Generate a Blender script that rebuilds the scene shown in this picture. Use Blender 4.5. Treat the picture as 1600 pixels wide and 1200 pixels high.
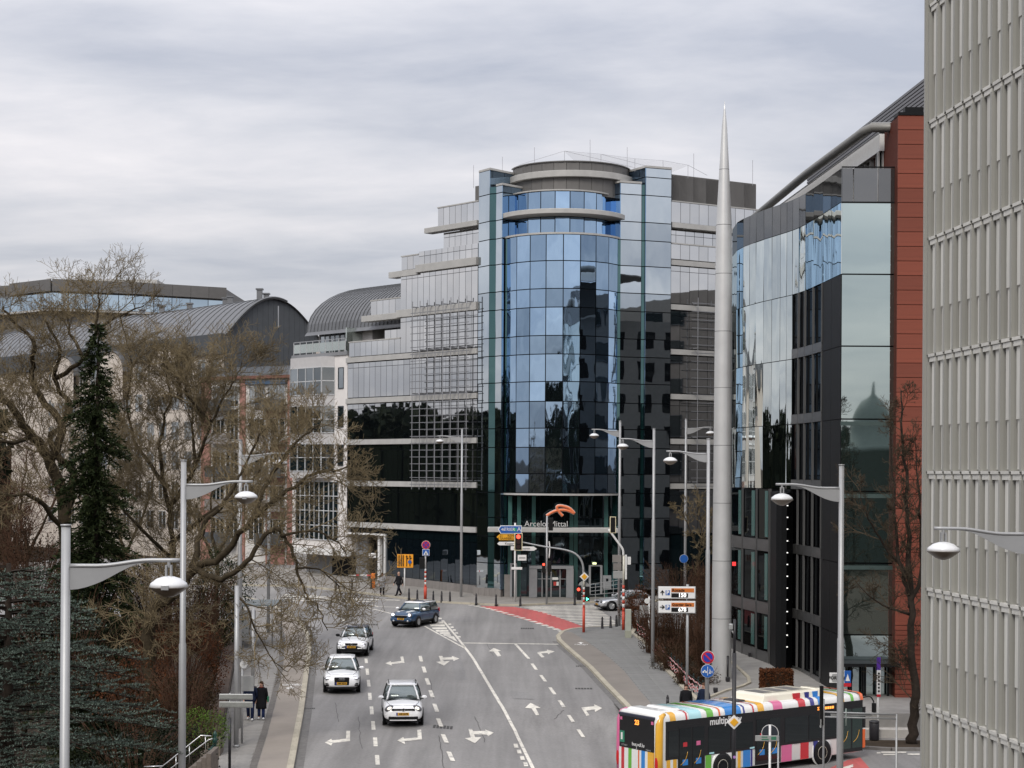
import bpy, bmesh, math, random
from mathutils import Vector, Matrix, Euler, Quaternion
R = math.radians
rnd = random.Random(11)
scn = bpy.context.scene
for _o in list(bpy.data.objects): bpy.data.objects.remove(_o)
COL = scn.collection

# ------------------------------------------------------------------ camera
FPX, HY, ROLL = 2700.0, 737.0, R(0.33)      # focal length in photo pixels, horizon row, slight roll
cd = bpy.data.cameras.new('camera'); cam = bpy.data.objects.new('camera', cd); COL.objects.link(cam)
cd.sensor_width = 36.0; cd.lens = 36.0 * FPX / 1600.0
cd.shift_y = (HY - 600.0) / 1600.0
cd.clip_start = 0.5; cd.clip_end = 9000
cam.matrix_world = Matrix.Rotation(R(90), 4, 'X') @ Matrix.Rotation(ROLL, 4, 'Z')
scn.camera = cam

# ------------------------------------------------------------------ sky, sun, exposure
SUN_EL, SUN_AZ = R(42), R(200)              # azimuth clockwise from +Y: behind the camera, to the left
world = bpy.data.worlds.new('World'); scn.world = world; world.use_nodes = True
nt = world.node_tree; N = nt.nodes; L = nt.links; N.clear()
def wn(t, **k):
    n = N.new(t)
    for a, b in k.items(): setattr(n, a, b)
    return n
w_out = wn('ShaderNodeOutputWorld'); w_bg = wn('ShaderNodeBackground'); L.new(w_bg.outputs[0], w_out.inputs[0])
w_sky = wn('ShaderNodeTexSky', sky_type='NISHITA', sun_disc=False)
w_sky.sun_elevation = SUN_EL; w_sky.sun_rotation = SUN_AZ; w_sky.dust_density = 3.0; w_sky.altitude = 300
w_scale = wn('ShaderNodeVectorMath', operation='SCALE'); w_scale.inputs['Scale'].default_value = 0.10
L.new(w_sky.outputs[0], w_scale.inputs[0])
w_tc = wn('ShaderNodeTexCoord'); w_sep = wn('ShaderNodeSeparateXYZ'); L.new(w_tc.outputs['Generated'], w_sep.inputs[0])
def wmath(op, a, b=None, clamp=False):
    n = wn('ShaderNodeMath', operation=op, use_clamp=clamp)
    for i, v in enumerate((a, b)):
        if v is None: continue
        if isinstance(v, (int, float)): n.inputs[i].default_value = v
        else: L.new(v, n.inputs[i])
    return n.outputs[0]
w_abs = wmath('ABSOLUTE', w_sep.outputs[2]); w_den = wmath('ADD', w_abs, 0.13)
w_comb = wn('ShaderNodeCombineXYZ')                      # the cloud layer is a plane overhead
L.new(wmath('DIVIDE', w_sep.outputs[0], w_den), w_comb.inputs[0]); L.new(wmath('DIVIDE', w_sep.outputs[1], w_den), w_comb.inputs[1])
def wnoise(scale, detail, rough, off, dist=0.0):
    m = wn('ShaderNodeMapping'); m.inputs['Location'].default_value = off; m.inputs['Rotation'].default_value = (0, 0, R(14))
    m.inputs['Scale'].default_value = (scale * 0.62, scale * 0.95, 1)
    L.new(w_comb.outputs[0], m.inputs[0])
    n = wn('ShaderNodeTexNoise'); n.inputs['Scale'].default_value = 1.0; n.inputs['Detail'].default_value = detail
    n.inputs['Roughness'].default_value = rough; n.inputs['Distortion'].default_value = dist
    L.new(m.outputs[0], n.inputs['Vector']); return n.outputs[0]
n1 = wnoise(1.0, 7.0, 0.52, (1.7, 5.2, 0), 0.3); n2 = wnoise(3.4, 7.0, 0.58, (4.1, 1.3, 0), 0.25)
w_mixn = wmath('ADD', wmath('MULTIPLY', n1, 0.68), wmath('MULTIPLY', n2, 0.32))
w_ramp = wn('ShaderNodeValToRGB'); L.new(w_mixn, w_ramp.inputs[0])
cr = w_ramp.color_ramp; cr.elements[0].position = 0.37; cr.elements[0].color = (0.365, 0.382, 0.44, 1)
cr.elements[1].position = 0.65; cr.elements[1].color = (0.72, 0.69, 0.70, 1)
e = cr.elements.new(0.50); e.color = (0.53, 0.53, 0.565, 1)
w_grad = wmath('ADD', 0.77, wmath('MULTIPLY', w_abs, 1.75))  # overcast sky: brighter towards the zenith
w_cl = wn('ShaderNodeVectorMath', operation='SCALE'); L.new(w_ramp.outputs[0], w_cl.inputs[0]); L.new(w_grad, w_cl.inputs['Scale'])
w_mix = wn('ShaderNodeMix', data_type='RGBA'); w_mix.inputs[0].default_value = 0.12
L.new(w_cl.outputs[0], w_mix.inputs[6]); L.new(w_scale.outputs[0], w_mix.inputs[7])
L.new(w_mix.outputs[2], w_bg.inputs[0]); w_bg.inputs[1].default_value = 1.0

sd = bpy.data.lights.new('sun', 'SUN'); sd.energy = 1.5; sd.angle = R(22); sd.color = (1.0, 0.95, 0.87)
sun = bpy.data.objects.new('sun', sd); COL.objects.link(sun)
_d = Vector((math.sin(SUN_AZ) * math.cos(SUN_EL), math.cos(SUN_AZ) * math.cos(SUN_EL), math.sin(SUN_EL)))
sun.rotation_euler = _d.to_track_quat('Z', 'Y').to_euler(); sun.location = _d * 200

vs = scn.view_settings; vs.view_transform = 'Standard'; vs.look = 'None'; vs.exposure = 0.34; vs.gamma = 1.0
vs.use_curve_mapping = False
scn.render.engine = 'CYCLES'; scn.cycles.max_bounces = 7; scn.cycles.transparent_max_bounces = 12
scn.cycles.caustics_reflective = False; scn.cycles.caustics_refractive = False
scn.cycles.use_denoising = True; scn.cycles.sample_clamp_indirect = 4.0

# ------------------------------------------------------------------ photo pixel -> place
CR, SR = math.cos(ROLL), math.sin(ROLL)
def ray(px, py):
    x, y = px - 800.0, py - HY
    return ((x * CR + y * SR) / FPX, -(-x * SR + y * CR) / FPX)
def W(px, py, Y):
    a, b = ray(px, py); return Vector((a * Y, Y, b * Y))
def P(px, Y, py=640):
    a, b = ray(px, py); return (a * Y, Y)
def sm(t):
    t = min(1.0, max(0.0, t)); return t * t * (3 - 2 * t)
ZB = -12.2
def gz(x, y):                                # the street: a gentle rise, dipping to the side street at right
    p = -(13.2 - 0.025 * min(max(y, 20), 165))
    m = sm((x + 4) / 8) * sm((84 - y) / 7)
    return p + (ZB - p) * m
def plane(x, y): return -(13.2 - 0.025 * min(max(y, 20), 165))
def G(px, py, lift=0.0, f=None):
    f = f or gz
    a, b = ray(px, py); lo, hi = 20.0, 400.0
    for _ in range(40):
        m = (lo + hi) / 2
        if b * m > f(a * m, m) + lift: lo = m
        else: hi = m
    return Vector((a * lo, lo, f(a * lo, lo) + lift))
def GP(px, py, lift=0.0): return G(px, py, lift, plane)

# ------------------------------------------------------------------ materials
MATS = {}
def mat(name, col, rough=0.6, metal=0.0, var=0.12, scale=3.0, bump=0.0, bscale=40.0, spec=0.5, coat=0.0, stretch=None, objvar=0.0, emit=None, estr=1.0, coords='Object', streak=0.0):
    if name in MATS: return MATS[name]
    m = bpy.data.materials.new(name); m.use_nodes = True; t = m.node_tree; b = t.nodes['Principled BSDF']
    b.inputs['Roughness'].default_value = rough; b.inputs['Metallic'].default_value = metal
    b.inputs['Specular IOR Level'].default_value = spec if max(col) > 0.12 or rough < 0.5 else 0.15; b.inputs['Coat Weight'].default_value = coat
    c4 = (*col, 1.0); b.inputs['Base Color'].default_value = c4
    tc = t.nodes.new('ShaderNodeTexCoord'); src = tc.outputs[coords]
    if coords == 'World':
        pass
    mp = t.nodes.new('ShaderNodeMapping'); t.links.new(src, mp.inputs[0])
    if stretch: mp.inputs['Scale'].default_value = stretch
    cur = None
    if var > 0:
        n = t.nodes.new('ShaderNodeTexNoise'); n.inputs['Scale'].default_value = scale; n.inputs['Detail'].default_value = 6; n.inputs['Roughness'].default_value = 0.62
        t.links.new(mp.outputs[0], n.inputs['Vector'])
        r = t.nodes.new('ShaderNodeMapRange'); r.inputs[1].default_value = 0.3; r.inputs[2].default_value = 0.7
        r.inputs[3].default_value = 1 - var; r.inputs[4].default_value = 1 + var; t.links.new(n.outputs[0], r.inputs[0])
        s = t.nodes.new('ShaderNodeVectorMath'); s.operation = 'SCALE'; s.inputs[0].default_value = col
        t.links.new(r.outputs[0], s.inputs['Scale']); cur = s.outputs[0]
    if objvar > 0:
        oi = t.nodes.new('ShaderNodeObjectInfo'); r = t.nodes.new('ShaderNodeMapRange'); r.inputs[3].default_value = 1 - objvar; r.inputs[4].default_value = 1 + objvar
        t.links.new(oi.outputs['Random'], r.inputs[0])
        s = t.nodes.new('ShaderNodeVectorMath'); s.operation = 'SCALE'
        if cur: t.links.new(cur, s.inputs[0])
        else: s.inputs[0].default_value = col
        t.links.new(r.outputs[0], s.inputs['Scale']); cur = s.outputs[0]
    if cur: t.links.new(cur, b.inputs['Base Color'])
    if bump > 0:
        n = t.nodes.new('ShaderNodeTexNoise'); n.inputs['Scale'].default_value = bscale; n.inputs['Detail'].default_value = 4
        t.links.new(mp.outputs[0], n.inputs['Vector'])
        bp = t.nodes.new('ShaderNodeBump'); bp.inputs['Strength'].default_value = bump; bp.inputs['Distance'].default_value = 0.02
        t.links.new(n.outputs[0], bp.inputs['Height']); t.links.new(bp.outputs[0], b.inputs['Normal'])
    if emit:
        b.inputs['Emission Color'].default_value = (*emit, 1); b.inputs['Emission Strength'].default_value = estr
    MATS[name] = m; return m

def glass(name, tint, refl=0.8, wave=0.02, wscale=0.5, dark=(0.01, 0.013, 0.016), rough=0.02, objvar=0.12, zs=0.35):
    """coated facade glass: a tinted mirror over a dark room, with slightly uneven panes"""
    if name in MATS: return MATS[name]
    m = bpy.data.materials.new(name); m.use_nodes = True; t = m.node_tree; t.nodes.clear()
    o = t.nodes.new('ShaderNodeOutputMaterial'); gl = t.nodes.new('ShaderNodeBsdfGlossy'); di = t.nodes.new('ShaderNodeBsdfDiffuse')
    mx = t.nodes.new('ShaderNodeMixShader'); gl.inputs['Roughness'].default_value = rough
    di.inputs[0].default_value = (*dark, 1)
    lw = t.nodes.new('ShaderNodeFresnel'); lw.inputs[0].default_value = 1.5
    ad = t.nodes.new('ShaderNodeMath'); ad.operation = 'MULTIPLY_ADD'; ad.use_clamp = True; ad.inputs[1].default_value = 0.9; ad.inputs[2].default_value = refl
    t.links.new(lw.outputs[0], ad.inputs[0]); t.links.new(ad.outputs[0], mx.inputs[0])
    oi = t.nodes.new('ShaderNodeObjectInfo'); r = t.nodes.new('ShaderNodeMapRange'); r.inputs[3].default_value = 1 - objvar; r.inputs[4].default_value = 1 + objvar * 0.6
    t.links.new(oi.outputs['Random'], r.inputs[0])
    s = t.nodes.new('ShaderNodeVectorMath'); s.operation = 'SCALE'; s.inputs[0].default_value = tint; t.links.new(r.outputs[0], s.inputs['Scale'])
    t.links.new(s.outputs[0], gl.inputs[0])
    if wave > 0:
        g = t.nodes.new('ShaderNodeNewGeometry'); mp = t.nodes.new('ShaderNodeMapping'); mp.inputs['Scale'].default_value = (1, 1, zs)
        t.links.new(g.outputs['Position'], mp.inputs[0])
        n = t.nodes.new('ShaderNodeTexNoise'); n.inputs['Scale'].default_value = wscale; n.inputs['Detail'].default_value = 1.5
        t.links.new(mp.outputs[0], n.inputs['Vector'])
        bp = t.nodes.new('ShaderNodeBump'); bp.inputs['Strength'].default_value = 1.0; bp.inputs['Distance'].default_value = wave
        t.links.new(n.outputs[0], bp.inputs['Height']); t.links.new(bp.outputs[0], gl.inputs['Normal'])
    t.links.new(di.outputs[0], mx.inputs[1]); t.links.new(gl.outputs[0], mx.inputs[2]); t.links.new(mx.outputs[0], o.inputs[0])
    MATS[name] = m; return m

def leafmat(name, c1, c2, rough=0.7):
    if name in MATS: return MATS[name]
    m = bpy.data.materials.new(name); m.use_nodes = True; t = m.node_tree; b = t.nodes['Principled BSDF']
    b.inputs['Roughness'].default_value = rough; b.inputs['Specular IOR Level'].default_value = 0.06
    g = t.nodes.new('ShaderNodeNewGeometry'); mx = t.nodes.new('ShaderNodeMix'); mx.data_type = 'RGBA'
    mx.inputs[6].default_value = (*c1, 1); mx.inputs[7].default_value = (*c2, 1)
    t.links.new(g.outputs['Random Per Island'], mx.inputs[0]); t.links.new(mx.outputs[2], b.inputs['Base Color'])
    MATS[name] = m; return m

# ------------------------------------------------------------------ mesh helpers
MW = {}                                       # world matrices of things and parts
def tag(o, label=None, cat=None, group=None, kind=None):
    if label: o['label'] = label
    if cat: o['category'] = cat
    if group: o['group'] = group
    if kind: o['kind'] = kind
    return o
def thing(name, label, cat, loc=(0, 0, 0), rz=0.0, group=None):
    o = bpy.data.objects.new(name, None); COL.objects.link(o); o.empty_display_size = 0.3
    o.location = loc; o.rotation_euler = (0, 0, rz)
    MW[o.name] = Matrix.Translation(loc) @ Matrix.Rotation(rz, 4, 'Z')
    return tag(o, label, cat, group)
class MB:
    def __init__(s): s.v = []; s.f = []; s.m = []
    def add(s, vs_, fs, mi=0):
        k = len(s.v); s.v += [tuple(v) for v in vs_]
        for f in fs: s.f.append([k + i for i in f]); s.m.append(mi)
        return s
    def box(s, c, d, M=None, mi=0):
        hx, hy, hz = d[0] / 2, d[1] / 2, d[2] / 2; c = Vector(c)
        vs_ = [Vector((x, y, z)) for z in (-hz, hz) for y in (-hy, hy) for x in (-hx, hx)]
        vs_ = [c + ((M @ v) if M else v) for v in vs_]
        return s.add(vs_, [(0, 2, 3, 1), (4, 5, 7, 6), (0, 1, 5, 4), (2, 6, 7, 3), (0, 4, 6, 2), (1, 3, 7, 5)], mi)
    def wallbox(s, p0, p1, z0, z1, th=0.2, out=0.0, mi=0):
        """upright slab from plan point p0 to p1; `out` moves its front face out (front = right-hand side seen walking p0->p1... negative normal)"""
        a = Vector((p0[0], p0[1], 0)); b = Vector((p1[0], p1[1], 0)); d = (b - a).normalized(); n = Vector((d.y, -d.x, 0))
        a0 = a + n * out; b0 = b + n * out; a1 = a0 - n * th; b1 = b0 - n * th
        vs_ = [(q.x, q.y, z) for z in (z0, z1) for q in (a0, b0, b1, a1)]
        return s.add(vs_, [(3, 2, 1, 0), (4, 5, 6, 7), (0, 1, 5, 4), (1, 2, 6, 5), (2, 3, 7, 6), (3, 0, 4, 7)], mi)
    def prism(s, poly, z0, z1, mi=0):
        n = len(poly); f0 = z0 if callable(z0) else (lambda x, y: z0); f1 = z1 if callable(z1) else (lambda x, y: z1)
        ar = sum(poly[i][0] * poly[(i + 1) % n][1] - poly[(i + 1) % n][0] * poly[i][1] for i in range(n))
        if ar < 0: poly = poly[::-1]
        vs_ = [(p[0], p[1], f0(p[0], p[1])) for p in poly] + [(p[0], p[1], f1(p[0], p[1])) for p in poly]
        return s.add(vs_, [list(range(n))[::-1], list(range(n, 2 * n))] + [(i, (i + 1) % n, n + (i + 1) % n, n + i) for i in range(n)], mi)
    def tube(s, pts, rad, n=8, mi=0, cap=True):
        pts = [Vector(p) for p in pts]; k = len(pts)
        if not hasattr(rad, '__len__'): rad = [rad] * k
        ring = []; up = Vector((0.13, 0.31, 0.94))
        t0 = (pts[1] - pts[0]).normalized(); u = t0.cross(up)
        if u.length < 0.1: u = t0.cross(Vector((1, 0, 0)))
        u.normalize()
        vs_ = []
        for i, p in enumerate(pts):
            t = (pts[min(i + 1, k - 1)] - pts[max(i - 1, 0)]).normalized()
            u = (u - t * u.dot(t)); u.normalize(); w = t.cross(u)
            for j in range(n):
                a = 2 * math.pi * j / n; vs_.append(p + (u * math.cos(a) + w * math.sin(a)) * rad[i])
        fs = [(i * n + j, i * n + (j + 1) % n, (i + 1) * n + (j + 1) % n, (i + 1) * n + j) for i in range(k - 1) for j in range(n)]
        if cap: fs += [list(range(n))[::-1], list(range((k - 1) * n, k * n))]
        return s.add(vs_, fs, mi)
    def lathe(s, prof, n=20, c=(0, 0, 0), axis='Z', mi=0, sx=1.0, sy=1.0):
        vs_ = []
        for r, z in prof:
            for j in range(n):
                a = 2 * math.pi * j / n; x, y = r * math.cos(a) * sx, r * math.sin(a) * sy
                q = (x, y, z) if axis == 'Z' else ((x, z, y) if axis == 'Y' else (z, x, y))
                vs_.append((c[0] + q[0], c[1] + q[1], c[2] + q[2]))
        k = len(prof); fl = axis == 'Y'
        fs = [(i * n + j, i * n + (j + 1) % n, (i + 1) * n + (j + 1) % n, (i + 1) * n + j) for i in range(k - 1) for j in range(n)]
        fs += [list(range(n))[::-1], list(range((k - 1) * n, k * n))]
        if fl: fs = [list(f)[::-1] for f in fs]
        return s.add(vs_, fs, mi)
    def loft(s, rings, closed=True, cap=True, mi=0):
        n = len(rings[0]); vs_ = [p for r in rings for p in r]; k = len(rings)
        m = n if closed else n - 1
        fs = [(i * n + j, i * n + (j + 1) % n, (i + 1) * n + (j + 1) % n, (i + 1) * n + j) for i in range(k - 1) for j in range(m)]
        if cap: fs += [list(range(n))[::-1], list(range((k - 1) * n, k * n))]
        return s.add(vs_, fs, mi)
    def mesh(s, name, mats, smooth=False, fix=False):
        me = bpy.data.meshes.new(name); me.from_pydata(s.v, [], s.f)
        for m in (mats if isinstance(mats, (list, tuple)) else [mats]): me.materials.append(m)
        if any(s.m): me.polygons.foreach_set('material_index', s.m)
        if fix:
            bm = bmesh.new(); bm.from_mesh(me); bmesh.ops.recalc_face_normals(bm, faces=bm.faces); bm.to_mesh(me); bm.free()
        if smooth: me.polygons.foreach_set('use_smooth', [True] * len(me.polygons))
        me.update(); return me
    def build(s, name, mats, parent=None, smooth=False, world=False, M=None, bevel=0.0, sub=0, fix=False, angle=None):
        return put(name, s.mesh(name, mats, smooth, fix), parent, world, M, bevel, sub, angle)
def put(name, me, parent=None, world=False, M=None, bevel=0.0, sub=0, angle=None):
    """link a mesh: with world=True the mesh (or M) is given in world space, else in its parent's space"""
    o = bpy.data.objects.new(name, me); COL.objects.link(o)
    M = M or Matrix.Identity(4)
    if parent is not None:
        o.parent = parent; pw = MW[parent.name]
        if world:
            o.matrix_parent_inverse = pw.inverted(); o.matrix_basis = M; MW[o.name] = M.copy()
        else:
            o.matrix_basis = M; MW[o.name] = pw @ M
    else:
        o.matrix_basis = M; MW[o.name] = M.copy()
    if bevel > 0:
        b = o.modifiers.new('bevel', 'BEVEL'); b.width = bevel; b.segments = 2; b.limit_method = 'ANGLE'; b.angle_limit = R(40)
    if sub: 
        q = o.modifiers.new('sub', 'SUBSURF'); q.levels = sub; q.render_levels = sub
    return o
def dup(src, loc, rz=None, label=None, group=None, parent=None):
    """a copy of a thing with copies of its parts and sub-parts"""
    c = src.copy(); COL.objects.link(c)
    if parent is not None: c.parent = parent
    else:
        c.location = loc
        if rz is not None: c.rotation_euler = (0, 0, rz)
        MW[c.name] = Matrix.Translation(loc) @ Matrix.Rotation(c.rotation_euler[2], 4, 'Z')
        if label: c['label'] = label
        if group: c['group'] = group
    for ch in src.children: dup(ch, None, parent=c)
    return c
UNIT = {}
def unit_box(m):
    if m.name not in UNIT:
        b = MB(); b.box((0, 0, 0), (1, 1, 1)); UNIT[m.name] = b.mesh('unit_' + m.name, m)
    return UNIT[m.name]
def bar(name, a, b, w, h, m, parent, up=Vector((0, 0, 1))):
    """a straight bar piece from a to b, sharing one mesh per material (world space)"""
    a = Vector(a); b = Vector(b); d = b - a; l = d.length; x = d / l
    y = up.cross(x)
    if y.length < 1e-4: y = Vector((0, 1, 0)).cross(x)
    y.normalize(); z = x.cross(y)
    M = Matrix((( x.x * l, y.x * w, z.x * h, (a.x + b.x) / 2), (x.y * l, y.y * w, z.y * h, (a.y + b.y) / 2), (x.z * l, y.z * w, z.z * h, (a.z + b.z) / 2), (0, 0, 0, 1)))
    return put(name, unit_box(m), parent, True, M)
def pane(name, p0, p1, z0, z1, m, parent, th=0.05, out=0.0, tilt=0.0, gap=0.0):
    """one pane or panel standing on the plan segment p0-p1 (left to right seen from outside)"""
    a = Vector((p0[0], p0[1], 0)); b = Vector((p1[0], p1[1], 0)); d = b - a; l = d.length; x = d / l; n = Vector((x.y, -x.x, 0))
    c = (a + b) / 2 + n * (out - th / 2) + Vector((0, 0, (z0 + z1) / 2))
    z = Vector((0, 0, 1))
    if tilt:
        q = Euler((rnd.gauss(0, tilt), 0, rnd.gauss(0, tilt))).to_matrix()
    else: q = Matrix.Identity(3)
    B = Matrix((x, -n, z)).transposed() @ q
    M = Matrix.Translation(c) @ B.to_4x4() @ Matrix.Diagonal((l - gap, th, (z1 - z0) - gap, 1))
    return put(name, unit_box(m), parent, True, M)
def lerp2(a, b, t): return (a[0] + (b[0] - a[0]) * t, a[1] + (b[1] - a[1]) * t)
def text(name, body, size, m, parent, M, world=False, align='CENTER', ext=0.004, bold=0.0):
    c = bpy.data.curves.new(name, 'FONT'); c.body = body; c.size = size; c.align_x = align; c.align_y = 'CENTER'; c.extrude = ext; c.offset = bold
    c.resolution_u = 3; c.materials.append(m)
    tmp = bpy.data.objects.new('tmp', c); me = bpy.data.meshes.new_from_object(tmp); me.name = name
    bpy.data.objects.remove(tmp); bpy.data.curves.remove(c)
    return put(name, me, parent, world, M)
def face_cam(loc, rz=0.0):
    """matrix whose local X runs to the viewer's right, local Y up, local Z towards the camera side (-Y), turned by rz"""
    return Matrix.Translation(loc) @ Matrix.Rotation(rz, 4, 'Z') @ Matrix.Rotation(R(90), 4, 'X')
# ================================================================== THE SETTING
M_ASPH = mat('asphalt', (0.20, 0.195, 0.19), 0.85, var=0.10, scale=0.35, bump=0.25, bscale=60, stretch=(1.6, 0.35, 1))
def road_mat(name, col, wear=None, m=None):
    m = bpy.data.materials.new(name); m.use_nodes = True; t = m.node_tree; b = t.nodes['Principled BSDF']; b.inputs['Roughness'].default_value = 0.82
    tc = t.nodes.new('ShaderNodeNewGeometry')
    def noise(sc, stretch, detail, lo, hi, a, c):
        mp = t.nodes.new('ShaderNodeMapping'); mp.inputs['Scale'].default_value = stretch; mp.inputs['Rotation'].default_value = (0, 0, R(5)); t.links.new(tc.outputs['Position'], mp.inputs[0])
        n = t.nodes.new('ShaderNodeTexNoise'); n.inputs['Scale'].default_value = sc; n.inputs['Detail'].default_value = detail; n.inputs['Roughness'].default_value = 0.65; t.links.new(mp.outputs[0], n.inputs['Vector'])
        r = t.nodes.new('ShaderNodeMapRange'); r.inputs[1].default_value = lo; r.inputs[2].default_value = hi; r.inputs[3].default_value = a; r.inputs[4].default_value = c; t.links.new(n.outputs[0], r.inputs[0]); return r.outputs[0], n.outputs[0]
    def mul(x, y):
        k = t.nodes.new('ShaderNodeMath'); k.operation = 'MULTIPLY'; t.links.new(x, k.inputs[0]); t.links.new(y, k.inputs[1]); return k.outputs[0]
    a, _ = noise(0.9, (1.0, 0.035, 1), 3, .34, .66, .78, 1.13)      # tyre-polished tracks along the lanes
    c, _ = noise(0.12, (1, 1, 1), 5, .3, .7, .86, 1.12)             # large patches
    d, fine = noise(9.0, (1, 1, 1), 6, .3, .7, .86, 1.14)           # aggregate
    s = t.nodes.new('ShaderNodeVectorMath'); s.operation = 'SCALE'; s.inputs[0].default_value = col; t.links.new(mul(mul(a, c), d), s.inputs['Scale']); out = s.outputs[0]
    if wear:
        e_, _ = noise(3.0, (1, 1, 1), 8, .52, .62, 0, 1); mx = t.nodes.new('ShaderNodeMix'); mx.data_type = 'RGBA'; t.links.new(e_, mx.inputs[0]); t.links.new(out, mx.inputs[6]); mx.inputs[7].default_value = (*wear, 1); out = mx.outputs[2]
    t.links.new(out, b.inputs['Base Color']); bp = t.nodes.new('ShaderNodeBump'); bp.inputs['Strength'].default_value = .3; bp.inputs['Distance'].default_value = .01; t.links.new(fine, bp.inputs['Height']); t.links.new(bp.outputs[0], b.inputs['Normal']); MATS[name] = m; return m
M_ASPH = road_mat('asphalt_worn', (0.222, 0.215, 0.209))
M_PAVE = mat('pavement', (0.25, 0.235, 0.215), 0.85, var=0.14, scale=0.8, bump=0.2, bscale=30)
M_SLAB = mat('paving_slab', (0.25, 0.24, 0.225), 0.85, var=0.16, scale=1.2, bump=0.2, bscale=40, objvar=0.06)
M_SLABR = mat('paving_slab_grey', (0.185, 0.185, 0.178), 0.85, var=0.16, scale=1.2, bump=0.2, bscale=40, objvar=0.05)
M_CYC = mat('cycle_asphalt', (0.265, 0.235, 0.205), 0.9, var=0.10, scale=0.5, bump=0.2, bscale=60)
M_CYCR = mat('cycle_asphalt_dark', (0.20, 0.18, 0.16), 0.9, var=0.12, scale=0.5, bump=0.2, bscale=60)
M_KERB = mat('kerb_stone', (0.40, 0.365, 0.29), 0.85, var=0.15, scale=2, objvar=0.10)
M_COB = mat('cobble', (0.13, 0.12, 0.11), 0.9, var=0.3, scale=6, bump=0.5, bscale=12)
M_PAINT = road_mat('road_paint', (0.68, 0.65, 0.58), (0.40, 0.385, 0.36))
M_REDP = road_mat('red_road_paint', (0.46, 0.10, 0.095), (0.36, 0.11, 0.10))
M_EARTH = mat('earth', (0.045, 0.034, 0.024), 1.0, var=0.4, scale=0.8, bump=0.6, bscale=5)
M_LITTER = mat('leaf_litter', (0.035, 0.026, 0.018), 1.0, var=0.4, scale=2.5, bump=0.6, bscale=9)

LKERB = [GP(*p) for p in [(425, 1345), (454, 1200), (470, 1115), (478, 1058), (483, 1016), (480, 993), (470, 976), (452, 961), (420, 945), (370, 931), (270, 921)]]
LWALL = [GP(*p) for p in [(318, 1330), (342, 1189), (355, 1115), (364, 1058), (371, 1018), (374, 992), (368, 968), (340, 950), (270, 935)]]
LBIKE = [GP(*p) for p in [(372, 1345), (403, 1200), (419, 1149), (433, 1095), (443, 1044), (446, 1002), (443, 986), (436, 973), (425, 962)]]
def xat(line, y):
    for a, b in zip(line, line[1:]):
        if (a.y - y) * (b.y - y) <= 0 and a.y != b.y: return a.x + (b.x - a.x) * (y - a.y) / (b.y - a.y)
    return line[0].x if abs(y - line[0].y) < abs(y - line[-1].y) else line[-1].x
def wall_x(y): return xat(LWALL, y)
def park_z(x, y):
    d = wall_x(y) - 0.3 - x
    if y > 128: d = min(d, (150 - y) * 0.5)
    return plane(x, y) - 0.4 - (min(6.0, 0.8 + 0.33 * d) * sm(d / 1.5 + 0.2) if d > 0 else 0)

# ground: one sheet out to the horizon
def axis(lo, hi, step, far):
    a = []; x = lo
    while x <= hi: a.append(x); x += step
    k = step * 2; p = lo; q = hi; left = []; right = []
    while p > -far: p -= k; left.append(p); q += k; right.append(q); k *= 1.6
    return left[::-1] + a + right
gx = axis(-70, 60, 2.0, 6000); gy = axis(0, 180, 2.0, 6000)
b = MB(); nx = len(gx)
for y in gy:
    for x in gx:
        z = park_z(x, y) if x < wall_x(y) else gz(x, y) - 0.45
        if x < -70: z = max(z, plane(x, y) - 6)
        b.v.append((x, y, z))
for j in range(len(gy) - 1):
    for i in range(nx - 1):
        b.f.append((j * nx + i, j * nx + i + 1, (j + 1) * nx + i + 1, (j + 1) * nx + i)); b.m.append(0)
ground = tag(b.build('ground', M_LITTER, smooth=True), kind='structure')

# road: asphalt sheet with the dip to the side street
b = MB(); idx = {}
for j in range(0, 270):
    for i in range(0, 198):
        x0, y0 = -46 + i * 0.5, 40 + j * 0.5
        if y0 < 118 and x0 < (wall_x(y0) + xat(LKERB, y0)) / 2 - 0.5: continue
        if y0 > 118 and x0 < -46: continue
        q = []
        for (dx, dy) in ((0, 0), (1, 0), (1, 1), (0, 1)):
            k = (i + dx, j + dy)
            if k not in idx:
                x, y = -46 + k[0] * 0.5, 40 + k[1] * 0.5; idx[k] = len(b.v); b.v.append((x, y, gz(x, y)))
            q.append(idx[k])
        b.f.append(q); b.m.append(0)
road = tag(b.build('road', M_ASPH, smooth=True), kind='structure')

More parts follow.
